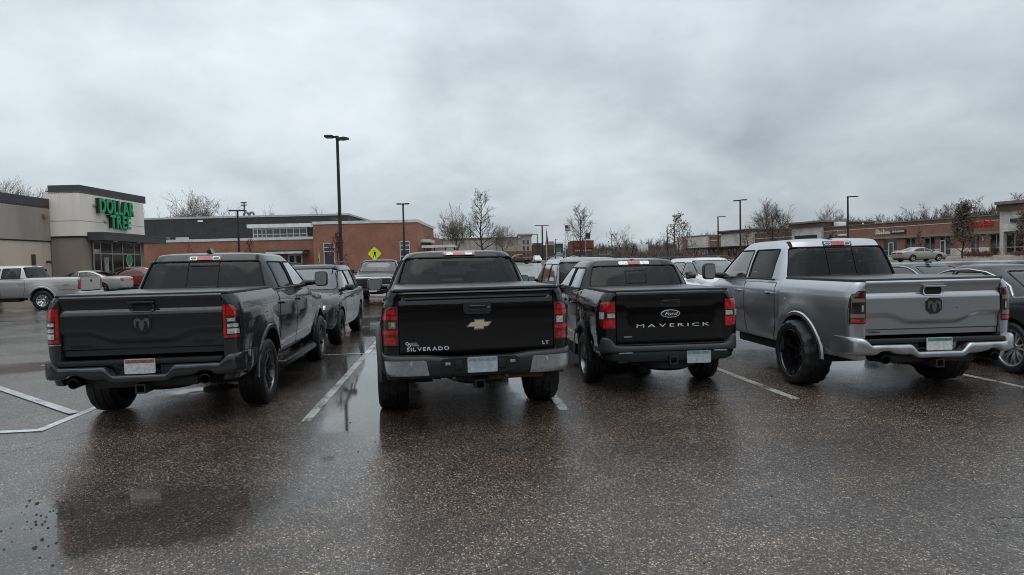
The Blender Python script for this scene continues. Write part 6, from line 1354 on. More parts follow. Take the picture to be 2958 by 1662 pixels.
    # pylon sign
    d = 205.0; u, _ = at(1614, 720, d); r, o = broot('pylon_sign', 'dark blue and green pylon sign between the flagpoles', 'sign', u, d)
    z0, z1 = at(1614, 732, d)[1], at(1614, 704.5, d)[1]; w = (at(1626, 720, d)[0]-at(1602, 720, d)[0])/2
    SB = mat('sign_navy', (.012, .020, .032), .4, coat=.5); SG = mat('sign_teal', (.035, .12, .095), .5, var=.3, vscale=1)
    mb = MB(); mb.b2((u-w, d, z0), (u+w, d+.5, z1)); bobj(mb, 'sign_box', SB, r, o); mb = MB(); mb.b2((u-w-.16, d-.05, z0), (u-w, d+.55, z1+.1)); mb.b2((u+w, d-.05, z0), (u+w+.16, d+.55, z1+.1)); mb.b2((u-w, d-.05, z1), (u+w, d+.55, z1+.12)); bobj(mb, 'sign_frame', BRIGHT, r, o)
    mb = MB(); mb.prism([(u-w*.7, z0+.7), (u+w*.7, z0+.7), (u+w*.72, z0+1.5), (u+w*.5, z0+1.75), (u-w*.1, z0+1.95), (u-w*.6, z0+1.6)], 'y', d-.08, d-.001); bobj(mb, 'teal_panel', SG, r, o)
    mb = MB(); mb.lathe([(-.06, .42), (0, .42)], c=(u, d-.02, z1-.85), axis='y', n=14); mb.lathe([(-.09, .26), (-.06, .26)], c=(u, d-.02, z1-.85), axis='y', n=14); bobj(mb, 'round_mark', mat('mark_white', (.5, .5, .5), .5), r, o)
    mb = MB(); mb.b2((u-w*.55, d-.07, z0+.2), (u+w*.55, d-.002, z0+.45)); bobj(mb, 'small_line', M['mark_white'], r, o)
    mb = MB(); mb.b2((u-w*.9, d, o[2]-.3), (u+w*.9, d+.5, z0)); bobj(mb, 'sign_base', mat('sign_base', (.30, .33, .36), .6), r, o)
    # flags
    for px, y0, d, lb, flag in ((1632, 645, 190, 'pole flying a small striped flag', 'stripes'), (1578, 660, 160, 'flagpole with a furled dark flag before the brown building', 'furled'), (1691, 668, 200, 'flagpole with a dark flag behind the bare tree', 'dark')):
        u, z = at(px, y0, d); r, o = broot('flagpole', lb, 'flagpole', u, d, group='flagpoles in the distance'); mb = MB(); mb.tube([(u, d, o[2]-.3), (u, d, z)], [.10, .07], 8); mb.lathe([(z, .10), (z+.12, .10), (z+.2, .01)], c=(u, d, 0), axis='z', n=8); bobj(mb, 'pole', mat('pole_white', (.55, .55, .54), .4, .3), r, o)
        if flag == 'furled':
            mb = MB(); mb.tube([(u+.05, d-.1, z-.6), (u+.12, d-.12, z-2.2), (u+.20, d-.1, z-3.4), (u+.1, d-.1, z-4.4)], [.06, .18, .24, .05], 8); bobj(mb, 'furled_flag', mat('flag_dark', (.02, .022, .03), .8), r, o)
        else:
            W_, H_ = (1.55, 1.75) if flag == 'stripes' else (1.4, 1.8); n = 10; nb = 7 if flag == 'stripes' else 1
            def P(i, j, k): t = i/n; return (u+.08+t*W_, d+.10*sin(t*7)+k, z-.62-H_*(j/nb)-.12*t*t)
            for j in range(nb):
                vs = [P(i, jj, 0) for jj in (j, j+1) for i in range(n+1)]; mb = MB(); mb.add(vs, [(i, i+1, n+2+i, n+1+i) for i in range(n)]); bobj(mb, 'flag_stripe' if flag == 'stripes' else 'flag', mat('flag_red', (.32, .05, .05), .8) if flag == 'stripes' and j % 2 == 0 else (mat('flag_white', (.55, .54, .52), .8) if flag == 'stripes' else mat('flag_dark', (.02, .022, .03), .8)), r, o)
            if flag == 'stripes': mb = MB(); vs = [P(i, jj, -.015) for jj in (0, 3.6) for i in range(6)]; mb.add(vs, [(i, i+1, 7+i, 6+i) for i in range(5)]); bobj(mb, 'canton', mat('flag_navy', (.02, .028, .07), .8), r, o)
    # white box trailer and the bank of pale stone
    d = 225.0; u, z = at(1859, 706, d); r, o = broot('box_trailer', 'white box trailer among the bare brush', 'trailer', u, d); w = (at(1873, 715, d)[0]-at(1846, 715, d)[0])/2
    mb = MB(); mb.b2((u-w, d, o[2]+1.0), (u+w, d+2.5, z), .05); bobj(mb, 'box', mat('trailer_white', (.6, .59, .56), .5, var=.2, vscale=1), r, o)
    for q in (-.7, .6): mb = MB(); mb.lathe([(-.12, .5), (.12, .5)], c=(u+w*q, d-.1, o[2]+.5), axis='y', n=14); bobj(mb, 'wheel', RUBBER, r, o)
    mb = MB(); mb.b2((u-w, d-.02, o[2]+.85), (u+w, d+2.5, o[2]+1.0)); bobj(mb, 'chassis', UNDER, r, o)
hotel()

# ---- brick shop row, right
MU, MD = 63.0, 121.7; AX = Vector((.387, -.922)).normalized()
def mall():
    r, o3 = broot('shop_row', 'long brick shop row with pale stone towers, at the right', 'building', MU, MD, gz(112)-.02, rz=-YAW+atan2(AX.y, AX.x)); o = (0, 0, 0); G0 = r.location.z
    def s_(px): k = (px-1479)/1818; return (MD*k-MU)/(AX.x-AX.y*k)
    def dd(px): return MD+AX.y*s_(px)
    def z_(px, py): return at(px, py, dd(px))[1]-G0
    def seg(p0, p1, z0, z1, m, name, out=0.0, depth=14): mb = MB(); mb.b2((s_(p0), -out, z0), (s_(p1), depth, z1)); return bobj(mb, name, m, r, o)
    zp = z_(2640, 640); zl = z_(2640, 651); zs = z_(2640, 680); zh = z_(2640, 686.5); zst = z_(2740, 718)
    DK = mat('mall_cap', (.16, .15, .135), .7, var=.2)
    # main brick run
    seg(2381, 2899, zl, zp, BRICKD, 'parapet'); seg(2381, 2899, zp, zp+.16, DK, 'parapet_cap', .12); seg(2381, 2899, zl-.12, zl, mat('pale_band', (.50, .43, .37), .7), 'band_course', .05); seg(2381, 2899, zs, zl-.12, BRICK2, 'sign_band')
    seg(2500, 2899, zh, zs, mat('soffit_taupe', (.20, .17, .145), .8), 'soffit_band', .5); seg(2381, 2500, zh, zs, M['soffit_taupe'], 'soffit_band', .3)
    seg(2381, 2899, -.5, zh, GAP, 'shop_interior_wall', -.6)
    X = lambda q: 2420+q*.2089
    bays = [(640, 825), (940, 1075), (1200, 1345), (1415, 1565), (1850, 1960), (2105, 2275)]; prev = 2381
    for i, (a, b) in enumerate(bays+[(2292, 2292)]):
        p0, p1 = X(a), X(b)
        if p0 > prev+1: seg(prev, p0, zst, zh, BRICK2, 'brick_pier', 0, .8); seg(prev, p0, -.5, zst, STONE, 'stone_base', .06, .8)
        prev = p1
        if i < len(bays):
            spl = [s_(p0), s_(lerp(p0, p1, .5 if i not in (0, 3) else .45)), s_(p1)]
            window(r, o, 'd', .25, s_(p0), s_(p1), .05, zh-.05, nz=[.05, zst-.1, zh-.05], splits=spl, fr=FRAME, w=.14, name='shop_window')
            if i in (0, 3):
                q0, q1 = (spl[0]+.05, spl[1]) if i == 3 else (spl[0]+.9, spl[1]+.6); window(r, o, 'd', .17, q0, q1, .03, 2.3, fr=WFRAME, w=.16, name='shop_door')
    # stone tower at the right end
    zt = z_(2905, 610); seg(2899, 3080, zh+.2, zt, STONE, 'stone_tower', .9); seg(2897, 3090, zt, zt+.9, BRICKD, 'tower_cornice', 1.4); seg(2895, 3092, zt+.9, zt+1.35, DK, 'tower_cap', 1.9)
    seg(2899, 2910, -.5, zh+.2, STONE, 'tower_pier', .9, 3); window(r, o, 'd', -.3, s_(2912), s_(2990), .05, zh, nx=3, nz=[.05, zst-.1, zh], fr=FRAME, w=.14, name='shop_window'); seg(3000, 3080, -.5, zh+.2, STONE, 'tower_pier', .9, 3)
    mb = MB(); mb.b2((s_(2932), -1.15, z_(2935, 643)), (s_(3010), -.92, z_(2935, 632))); bobj(mb, 'dark_awning_sign', mat('sign_dark_teal', (.012, .022, .025), .5), r, o)
    # cream tower
    zt = z_(2338, 657); seg(2296, 2381, -.5, zt, STONE, 'stone_tower', .7); seg(2292, 2385, zt, zt+.75, BRICKD, 'tower_cornice', 1.2); seg(2288, 2389, zt+.75, zt+1.1, DK, 'tower_cap', 1.7)
    a, b, zz = s_(2305), s_(2370), z_(2338, 685)
    for i in range(5): q0, q1 = lerp(a, b, i/5)+.05, lerp(a, b, (i+1)/5)-.05; mb = MB(); mb.b2((q0, -.85, zz-.55), (q1, -.71, zz+.35)); bobj(mb, 'sign_letter', mat('sign_blackish', (.012, .012, .014), .4), r, o)
    # left part
    z5 = z_(2240, 673); seg(2183, 2296, z5-2.2, z5, BRICKD, 'parapet'); seg(2183, 2296, z5, z5+.16, DK, 'parapet_cap', .1); seg(2183, 2296, z5-1.1, z5-.95, M['pale_band'], 'band_course', .05); seg(2183, 2296, zh, z5-2.2, BRICK2, 'sign_band'); seg(2183, 2296, -.5, zh, BRICK2, 'brick_wall', -.3)
    zt = z_(2136, 673); seg(2090, 2183, zh, zt, STONE, 'stone_tower', .6); seg(2087, 2186, zt, zt+.45, BRICKD, 'tower_cornice', 1.0); seg(2085, 2188, zt+.45, zt+.7, DK, 'tower_cap', 1.3); seg(2090, 2183, -.5, zh-.3, BRICK2, 'brick_wall', -.1)
    zt = z_(2070, 684); seg(2051, 2090, zh, zt, BRICK2, 'sign_band', -.1); seg(2051, 2090, zt, zt+.3, DK, 'parapet_cap', 0); seg(2051, 2090, zt-1.0, zt-.8, M['pale_band'], 'band_course', -.06)
    zt = z_(2020, 684); seg(1993, 2051, zh, zt, STONE, 'stone_panel', .5); seg(1992, 2052, zt, zt+.3, DK, 'parapet_cap', .6)
    seg(1990, 2296, zh-.32, zh, GAP, 'dark_canopy', 1.2, 1.0); seg(1993, 2090, -.5, zh-.32, mat('shopfront_brick', (.13, .065, .045), .8, var=.3), 'brick_wall', -.2)
    for i, px in enumerate((2000, 2013.5, 2026.5, 2040, 2055, 2070, 2108, 2124)):
        window(r, o, 'd', .17 if px < 2090 else .05, s_(px-4.2), s_(px+4.2), zst-.2, zh-.5, fr=WFRAME if px < 2048 else BRICKD, w=.5 if px < 2048 else .2, name='shop_window')
    seg(1955, 1993, -.5, z_(1975, 693), BRICK2, 'end_wall', -.2, 10); seg(1958, 1972, 0, z_(1965, 684), STONE, 'end_tower', .1, 5)
    mb = MB(); mb.b2((s_(1960), 3, z_(1975, 684)), (s_(1978), 6, z_(1975, 681)), .1); bobj(mb, 'roof_unit', WHITEP, r, o)
    # signs
    random.seed(8); SL = mat('sign_letters_white', (.62, .58, .52), .5)
    a, b = s_(2533), s_(2575)
    for i in range(8):
        q = lerp(a, b, (i+.5)/8); h = (.95, 1.0, .6, .55, 1.0, .5, .55, .5)[i]; zz = z_(2553, 676)-.12; w = (b-a)/18; mb = MB(); mb.b2((q-w, -.22, zz), (q-w*.4, -.01, zz+h)); mb.b2((q-w*.4, -.22, zz+.12), (q+w*.7, -.01, zz+.32)); mb.b2((q+w*.1, -.22, zz+.32), (q+w*.6, -.01, zz+h*.7)); bobj(mb, 'sign_letter', SL, r, o)
    mb = MB(); mb.b2((s_(2577), -.16, z_(2598, 675)), (s_(2619), -.01, z_(2598, 664)), .03); sg = bobj(mb, 'sign_panel', mat('sign_panel_black', (.010, .014, .016), .4), r, o)
    for i in range(12): q = lerp(s_(2581), s_(2614), i/11); zz = z_(2598, 671.5); mb = MB(); mb.b2((q-.10, -.19, zz), (q+.08, -.165, zz+random.uniform(.25, .42))); bobj(mb, 'panel_letter', mat('panel_letters', (.34, .40, .42), .5), r, o, 0, sg)
    RD = mat('sign_red', (.55, .02, .018), .4)
    for i in range(10):
        if i == 5: continue
        q = lerp(s_(2810), s_(2866), i/9); zz = z_(2838, 654); h = .95 if i in (0, 6, 9) else random.uniform(.5, .7); mb = MB(); mb.b2((q-.26, -.2, zz), (q-.08, -.01, zz+h)); mb.b2((q-.08, -.2, zz+.1), (q+.22, -.01, zz+.30)); mb.b2((q+.06, -.2, zz+.30), (q+.2, -.01, zz+h*.72)); bobj(mb, 'red_sign_letter', RD, r, o)
    mb = MB(); mb.lathe([(-.2, .55), (-.01, .55)], c=(s_(2412), 0, z_(2412, 677)), axis='y', n=12); mb.lathe([(-.2, .4), (-.01, .4)], c=(s_(2418), 0, z_(2418, 673)), axis='y', n=12); bobj(mb, 'sign_emblem', mat('emblem_pale', (.38, .44, .44), .5), r, o)
    mb = MB(); mb.b2((s_(2423), -.2, z_(2435, 682)), (s_(2452), -.01, z_(2435, 677)), .05); bobj(mb, 'sign_bar', SL, r, o)
    mb = MB(); mb.box((s_(2842), -.12, z_(2842, 690)), (.25, .2, .55), .06); bobj(mb, 'wall_light', WHITEP, r, o)
    for px, h in ((2518, .9), (2462, .6)): mb = MB(); mb.tube([(s_(px), 3, zp), (s_(px), 3, zp+h)], .12, 8); bobj(mb, 'roof_vent', WHITEP, r, o)
    a, b = s_(2388), s_(2404); mb = MB(); mb.b2((a, 2, zp), (b, 4, zp+1.1), .1); bobj(mb, 'roof_unit', WHITEP, r, o)
    a, b = s_(2488), s_(2500); mb = MB(); mb.b2((s_(2490), 4, zp), (s_(2545), 8, zp+.5), .1); bobj(mb, 'roof_unit', DK, r, o)
    # planter by the door
    q = thing('planter', 'dark planter tub by the stone tower\'s foot', 'planter', tuple(r.matrix_basis @ Vector((s_(2893), -1.6, 0))), 0)
    mb = MB(); mb.lathe([(-.1, .25), (0, .32), (.75, .48), (.8, .50), (.8, .42), (.6, .40), (.6, .001)], axis='z', n=16); mb.obj('tub', mat('planter_brown', (.05, .035, .028), .7), q)
    mb = MB(); random.seed(2)
    for i in range(60): a = random.uniform(0, 6.28); rr = random.uniform(0, .38); z = random.uniform(.6, 1.05); mb.add([(rr*cos(a)+dx, rr*sin(a)+dy, z+dz) for dx, dy, dz in ((-.06, 0, 0), (.06, .02, 0), (0, .03, .14))], [(0, 1, 2)])
    mb.obj('plants', mat('dry_leaf', (.10, .06, .04), .8), q, 0)
mall()
def bank():
    """the mulched strip and kerb before the shop row"""
    MULCH = mat('mulch_tan', (.20, .155, .12), .9, var=.5, vscale=1.2, bump=.6, bscale=6)
    pts0 = [(34, 67), (44, 63), (52, 62), (62, 61), (75, 60), (110, 58)]; pts1 = [(50, 100), (56, 92), (62, 88), (66, 84), (78, 74), (110, 70)]
    vs = []; n = len(pts0)
    for a, b in zip(pts0, pts1):
        for k in range(6): t = k/5; u, d = lerp(a[0], b[0], t), lerp(a[1], b[1], t); vs.append(tuple(site(u, d, gz(d)+.05+.20*sin(t*pi))))
    o = mesh_obj('mulch_bank', vs, [(i*6+j, i*6+j+1, (i+1)*6+j+1, (i+1)*6+j) for i in range(n-1) for j in range(5)], MULCH, None, 60); tag(o, 'tan mulch strip before the brick shop row', kind='structure')
    mb = MB(); rs = [[tuple(site(u, d+q, gz(d)+z)) for q, z in ((-.1, -.1), (-.1, .16), (.12, .16), (.12, -.1))] for u, d in pts0]; mb.loft(rs); o = mb.obj('kerb', mat('kerb_concrete', (.42, .41, .39), .8, var=.3, vscale=2), None, 30); tag(o, 'pale concrete kerb along the mulch strip', 'kerb')
    mb = MB(); pts = [(28, 56), (40, 54.6), (55, 53), (80, 51), (110, 49)]; rs = [[tuple(site(u, d+q, gz(d+q)+z)) for q, z in ((0, .006), (5, .006))] for u, d in pts]; mb.loft(rs, closed=False, cap=False); o = mb.obj('drive_lane', mat('pale_wet_concrete', (.34, .33, .31), .3, var=.3, vscale=1), None, 0); tag(o, 'pale wet drive lane before the shop row', kind='structure')
bank()
# ---- unseen shop block added behind the camera, so the tailgates reflect something dark
def behind():
    r, o = broot('shop_building', 'unseen dark brick shop front added behind the camera to darken reflections', 'building', 0, -30, 0)
    mb = MB(); mb.b2((-70, -44, -.5), (70, -30, 6.2)); bobj(mb, 'wall', BRICKD, r, o)
    mb = MB(); mb.b2((-70, -30.0, 6.2), (70, -29.7, 6.7)); bobj(mb, 'coping', CORN, r, o); mb = MB(); mb.b2((-60, -29.99, 3.6), (60, -27.5, 4.1)); bobj(mb, 'canopy', CORN, r, o)
    for i in range(12): u = -55+i*10; window(r, o, 'd', -30, u-3.5, u+3.5, .1, 3.3, nx=4, nz=2, face=1, fr=CORN, name='shop_window')
behind()
# ------------------------------------------------------------------ trees
BARK = mat('bark_grey', (.085, .072, .062), .9, var=.4, vscale=3); BARKD = mat('bark_dark', (.050, .044, .040), .9, var=.4, vscale=3); TWIG = mat('twig_pale', (.20, .17, .15), .9, var=.3, vscale=1); TWIGB = mat('twig_brown', (.11, .082, .064), .9, var=.3, vscale=1)
LEAFB = mat('leaf_brown', (.105, .062, .040), .85, var=.5, vscale=1.5); LEAFR = mat('leaf_red', (.19, .045, .030), .8, var=.5, vscale=2); LEAFT = mat('leaf_tan', (.155, .105, .075), .85, var=.5, vscale=1.5); NEEDLE = mat('needle_dark', (.028, .036, .026), .85, var=.5, vscale=.6)
def limb(mb, pts, r0, r1, n):
    rs = [lerp(r0, r1, i/(len(pts)-1)) for i in range(len(pts))]; mb.tube(pts, rs, n, cap=False)
def make_tree(rng, H, R, style, depth=4, dens=1.0, tw=.02, bare_h=.22, leaves=0, leaf=.12):
    """returns trunk MB, crown MB, leaf MB. style: leader, vase, column"""
    tr, cr, lf = MB(), MB(), MB(); ends = []
    def branch(p, d, L, r, lev):
        n = 4 if lev < 2 else 3; pts = [p]; q = Vector(p); dd = Vector(d)
        seg = 4 if lev < 2 else 3
        for i in range(seg):
            dd = (dd+Vector((rng.gauss(0, .13), rng.gauss(0, .13), rng.gauss(.05 if style != 'vase' else .07, .09)))).normalized(); q = q+dd*(L/seg); pts.append(q.copy())
        limb(cr, pts, r, max(tw*.55, r*.35), n)
        if lev >= depth: ends.append(pts[-1]); ends.append(pts[1]); return
        k = max(2, int((3.6 if lev < 2 else 3.2)*dens+rng.random()))
        for i in range(k):
            t = lerp(.25, 1.0, (i+rng.random()*.6)/k); f = t*(len(pts)-1); a = min(int(f), len(pts)-2); b = pts[a].lerp(pts[a+1], f-a); base = (pts[a+1]-pts[a]).normalized()
            side = base.orthogonal(); side.rotate(Matrix.Rotation(rng.uniform(0, 6.28), 3, base)); ang = rng.uniform(.35, .85)
            nd = (base*cos(ang)+side*sin(ang)+Vector((0, 0, .12))).normalized(); branch(b, nd, L*rng.uniform(.45, .68), max(tw, r*.5), lev+1)
    pts = [Vector((0, 0, -.2))]; q = Vector((0, 0, 0)); topf = .97 if style in ('leader', 'column') else .5
    ns = 7
    for i in range(1, ns+1): q = Vector((rng.gauss(0, .012)*H, rng.gauss(0, .012)*H, H*topf*i/ns)); pts.append(q)
    r0 = max(.05, H*.017); limb(tr, pts, r0, max(tw*.6, r0*(.10 if topf > .9 else .5)), 7)
    nb = int((22 if style != 'vase' else 12)*dens)
    for i in range(nb):
        t = lerp(bare_h, .98, (i+rng.random()*.8)/nb) if style != 'vase' else lerp(bare_h*2, 1, (i+rng.random())/nb)
        f = t*ns; a = min(int(f), ns-1); b = pts[a].lerp(pts[a+1], f-a); az = i*2.4+rng.uniform(-.5, .5)
        if style == 'leader': el = lerp(.45, 1.0, t); L = R*lerp(1.15, .30, t)
        elif style == 'column': el = lerp(.7, 1.15, t); L = R*lerp(1.0, .4, t)
        else: el = rng.uniform(.55, 1.25); L = (H*.5)*rng.uniform(.6, .95); L = min(L, R/max(.35, cos(el)))
        branch(b, Vector((cos(az)*cos(el), sin(az)*cos(el), sin(el))), L*rng.uniform(.8, 1.1), max(tw*1.4, r0*lerp(.5, .2, t)), 1)
    if leaves:
        for i in range(leaves):
            e = rng.choice(ends)+Vector((rng.gauss(0, .14), rng.gauss(0, .14), rng.gauss(0, .12))); s = leaf*rng.uniform(.5, 1.2); a = Vector((rng.gauss(0, 1), rng.gauss(0, 1), rng.gauss(0, 1))).normalized(); b = a.orthogonal().normalized()
            lf.add([e-a*s, e+b*s*.6, e+a*s, e-b*s*.6], [(0, 1, 2, 3)])
    return tr, cr, lf
def tree(label, px, ytop, d, R, style, seed, depth=4, dens=1.0, tw=None, bark=BARK, twig=TWIG, leaves=0, leafm=None, leaf=.12, bare_h=.22, group=None, name='bare_tree', ybase=None):
    u, z = at(px, ytop, d); g = gz(d); H = z-g; rng = random.Random(seed); tw = tw or max(.008, d*.00016)
    r = thing(name, label, 'tree', tuple(site(u, d, g)), 0, group)
    t, c, l = make_tree(rng, H, R, style, depth, dens, tw, bare_h, leaves, leaf)
    mesh_obj('trunk', t.v, t.f, bark, r, 50, fix=False); mesh_obj('crown', c.v, c.f, twig, r, 0, fix=False)
    if leaves: mesh_obj('foliage', l.v, l.f, leafm, r, 0, fix=False)
    return r
TG = 'trees round the car park'
tree('tall slender bare tree right of the beige wall\'s middle', 1388, 560, 95, 3.6, 'leader', 1, 4, 1.05, bark=BARKD, twig=BARKD, group=TG)
tree('bushy bare tree with pale buds left of the tall slender one', 1318, 612, 115, 4.2, 'vase', 2, 4, 1.5, group=TG, bark=BARK, leaves=1300, leafm=mat('bud_pale', (.26, .22, .19), .9, var=.4, vscale=2), leaf=.12)
tree('small bushy bare tree above the beige wall, right of the slender one', 1450, 655, 150, 3.0, 'vase', 3, 4, 1.3, group=TG, leaves=500, leafm=M['bud_pale'], leaf=.14)
tree('bare tree beside the brick porch, leftmost of the centre trees', 1250, 655, 125, 3.2, 'vase', 4, 4, .9, group=TG)
tree('bare upright tree before the red-fronted store', 1674, 606, 92, 3.2, 'leader', 5, 4, 1.0, bark=BARKD, twig=BARKD, group=TG)
tree('thin bare tree among the brush left of the shop row', 1790, 654, 150, 4.2, 'vase', 6, 4, .9, group=TG)
tree('young tree with lingering brown leaves at the shop row\'s left end', 1960, 624, 100, 2.6, 'leader', 7, 4, .95, bark=BARKD, twig=TWIGB, leaves=420, leafm=LEAFB, leaf=.17, group=TG)
tree('large bare tree behind the silver pickup\'s front roof', 2232, 572, 98, 5.0, 'vase', 8, 4, 1.5, bark=BARKD, twig=TWIGB, group=TG, bare_h=.16)
tree('broad bare tree behind the pale stone tower', 2405, 614, 190, 7.0, 'vase', 9, 4, 1.5, group=TG, leaves=700, leafm=M['bud_pale'], leaf=.2)
tree('young tree with curled brown leaves before the shop windows', 2657, 652, 64, .75, 'column', 10, 4, .8, bark=BARKD, twig=TWIGB, leaves=260, leafm=LEAFT, leaf=.10, group=TG, bare_h=.3)
tree('ragged reddish-brown tree on the mulch strip', 2782, 598, 66, 1.9, 'column', 11, 4, 1.25, bark=BARKD, twig=TWIGB, leaves=2600, leafm=mat('leaf_dull_brown', (.10, .070, .052), .85, var=.4, vscale=1.5), leaf=.13, group=TG, bare_h=.10)
tree('ragged brown tree cut off at the right edge', 2962, 612, 64, 1.6, 'column', 12, 4, 1.15, bark=BARKD, twig=TWIGB, leaves=1500, leafm=M['leaf_dull_brown'], leaf=.12, group=TG, bare_h=.08)
tree('big bare tree rising behind the charcoal hall', 562, 572, 150, 5.0, 'vase', 13, 4, 1.6, group=TG, leaves=1500, leafm=M['bud_pale'], leaf=.17)
tree('thin bare tree right of the big one behind the hall', 635, 606, 155, 3.6, 'vase', 14, 4, 1.1, group=TG)
tree('small pale tree top behind the hall\'s middle', 805, 607, 170, 2.4, 'vase', 15, 4, 1.4, twig=mat('twig_gold', (.22, .17, .12), .9), group=TG)
tree('bare tree tops behind the hall, left of the tall lamp post', 950, 602, 160, 4.2, 'vase', 16, 4, 1.1, group=TG)
tree('bare tree top above the shop wing at the left edge', 58, 514, 75, 2.6, 'vase', 17, 4, 1.6, group=TG, leaves=900, leafm=M['bud_pale'], leaf=.09)
tree('low bare tree tops between the cream tower and the hall', 440, 612, 150, 4.5, 'vase', 18, 4, 1.0, group=TG)
tree('young red-leaved tree behind the tall lamp post', 975, 672, 68, 1.15, 'leader', 19, 4, .9, bark=BARKD, twig=TWIGB, leaves=420, leafm=LEAFR, leaf=.13, group=TG, bare_h=.3)
tree('young sparse red-leaved tree before the low brick wall', 722, 690, 70, 1.0, 'leader', 20, 4, .7, bark=BARKD, twig=TWIGB, leaves=140, leafm=LEAFR, leaf=.12, group=TG, bare_h=.35)
tree('small sparse tree before the brick wall, above the dark pickup\'s left roof', 545, 700, 72, .9, 'leader', 21, 3, .7, bark=BARKD, twig=TWIGB, leaves=60, leafm=LEAFR, leaf=.11, group=TG, bare_h=.35)
tree('young leafless tree before the shop row\'s brick end', 2160, 655, 84, 1.6, 'leader', 22, 4, .9, bark=BARKD, twig=TWIGB, leaves=120, leafm=LEAFB, leaf=.12, group=TG)
def hill():
    pts = []
    for u, d, h in ((-20, 620, 2), (40, 560, 2.5), (100, 470, 4), (150, 420, 8), (215, 390, 13), (290, 350, 21), (380, 330, 27), (520, 320, 30)): pts.append((u, d, h))
    vs = []
    for u, d, h in pts:
        for k, (dd, f) in enumerate(((-120, -.2), (-70, .35), (-25, .85), (20, 1.0), (120, .9), (300, .2))): vs.append(tuple(site(u+(dd*.15), d+dd, gz(d+dd)+h*f - (1 if k == 0 else 0))))
    o = mesh_obj('hill', vs, [(i*6+j, i*6+j+1, (i+1)*6+j+1, (i+1)*6+j) for i in range(len(pts)-1) for j in range(5)], mat('hill_scrub', (.045, .035, .027), .95, var=.5, vscale=.05), None, 60); tag(o, 'wooded hill behind the shop row', kind='structure')
    return pts
HP = hill()
def hill_h(u, d):
    """height of the hill surface (approximate) for planting"""
    best = None
    for (a, b) in zip(HP, HP[1:]):
        if a[0] <= u <= b[0]:
            t = (u-a[0])/(b[0]-a[0]); dc, h = lerp(a[1], b[1], t), lerp(a[2], b[2], t); x = d-dc
            f = knots([(-120, -.2), (-70, .35), (-25, .85), (20, 1.0), (120, .9), (300, .2)], x); return gz(d)+h*f
    return gz(d)
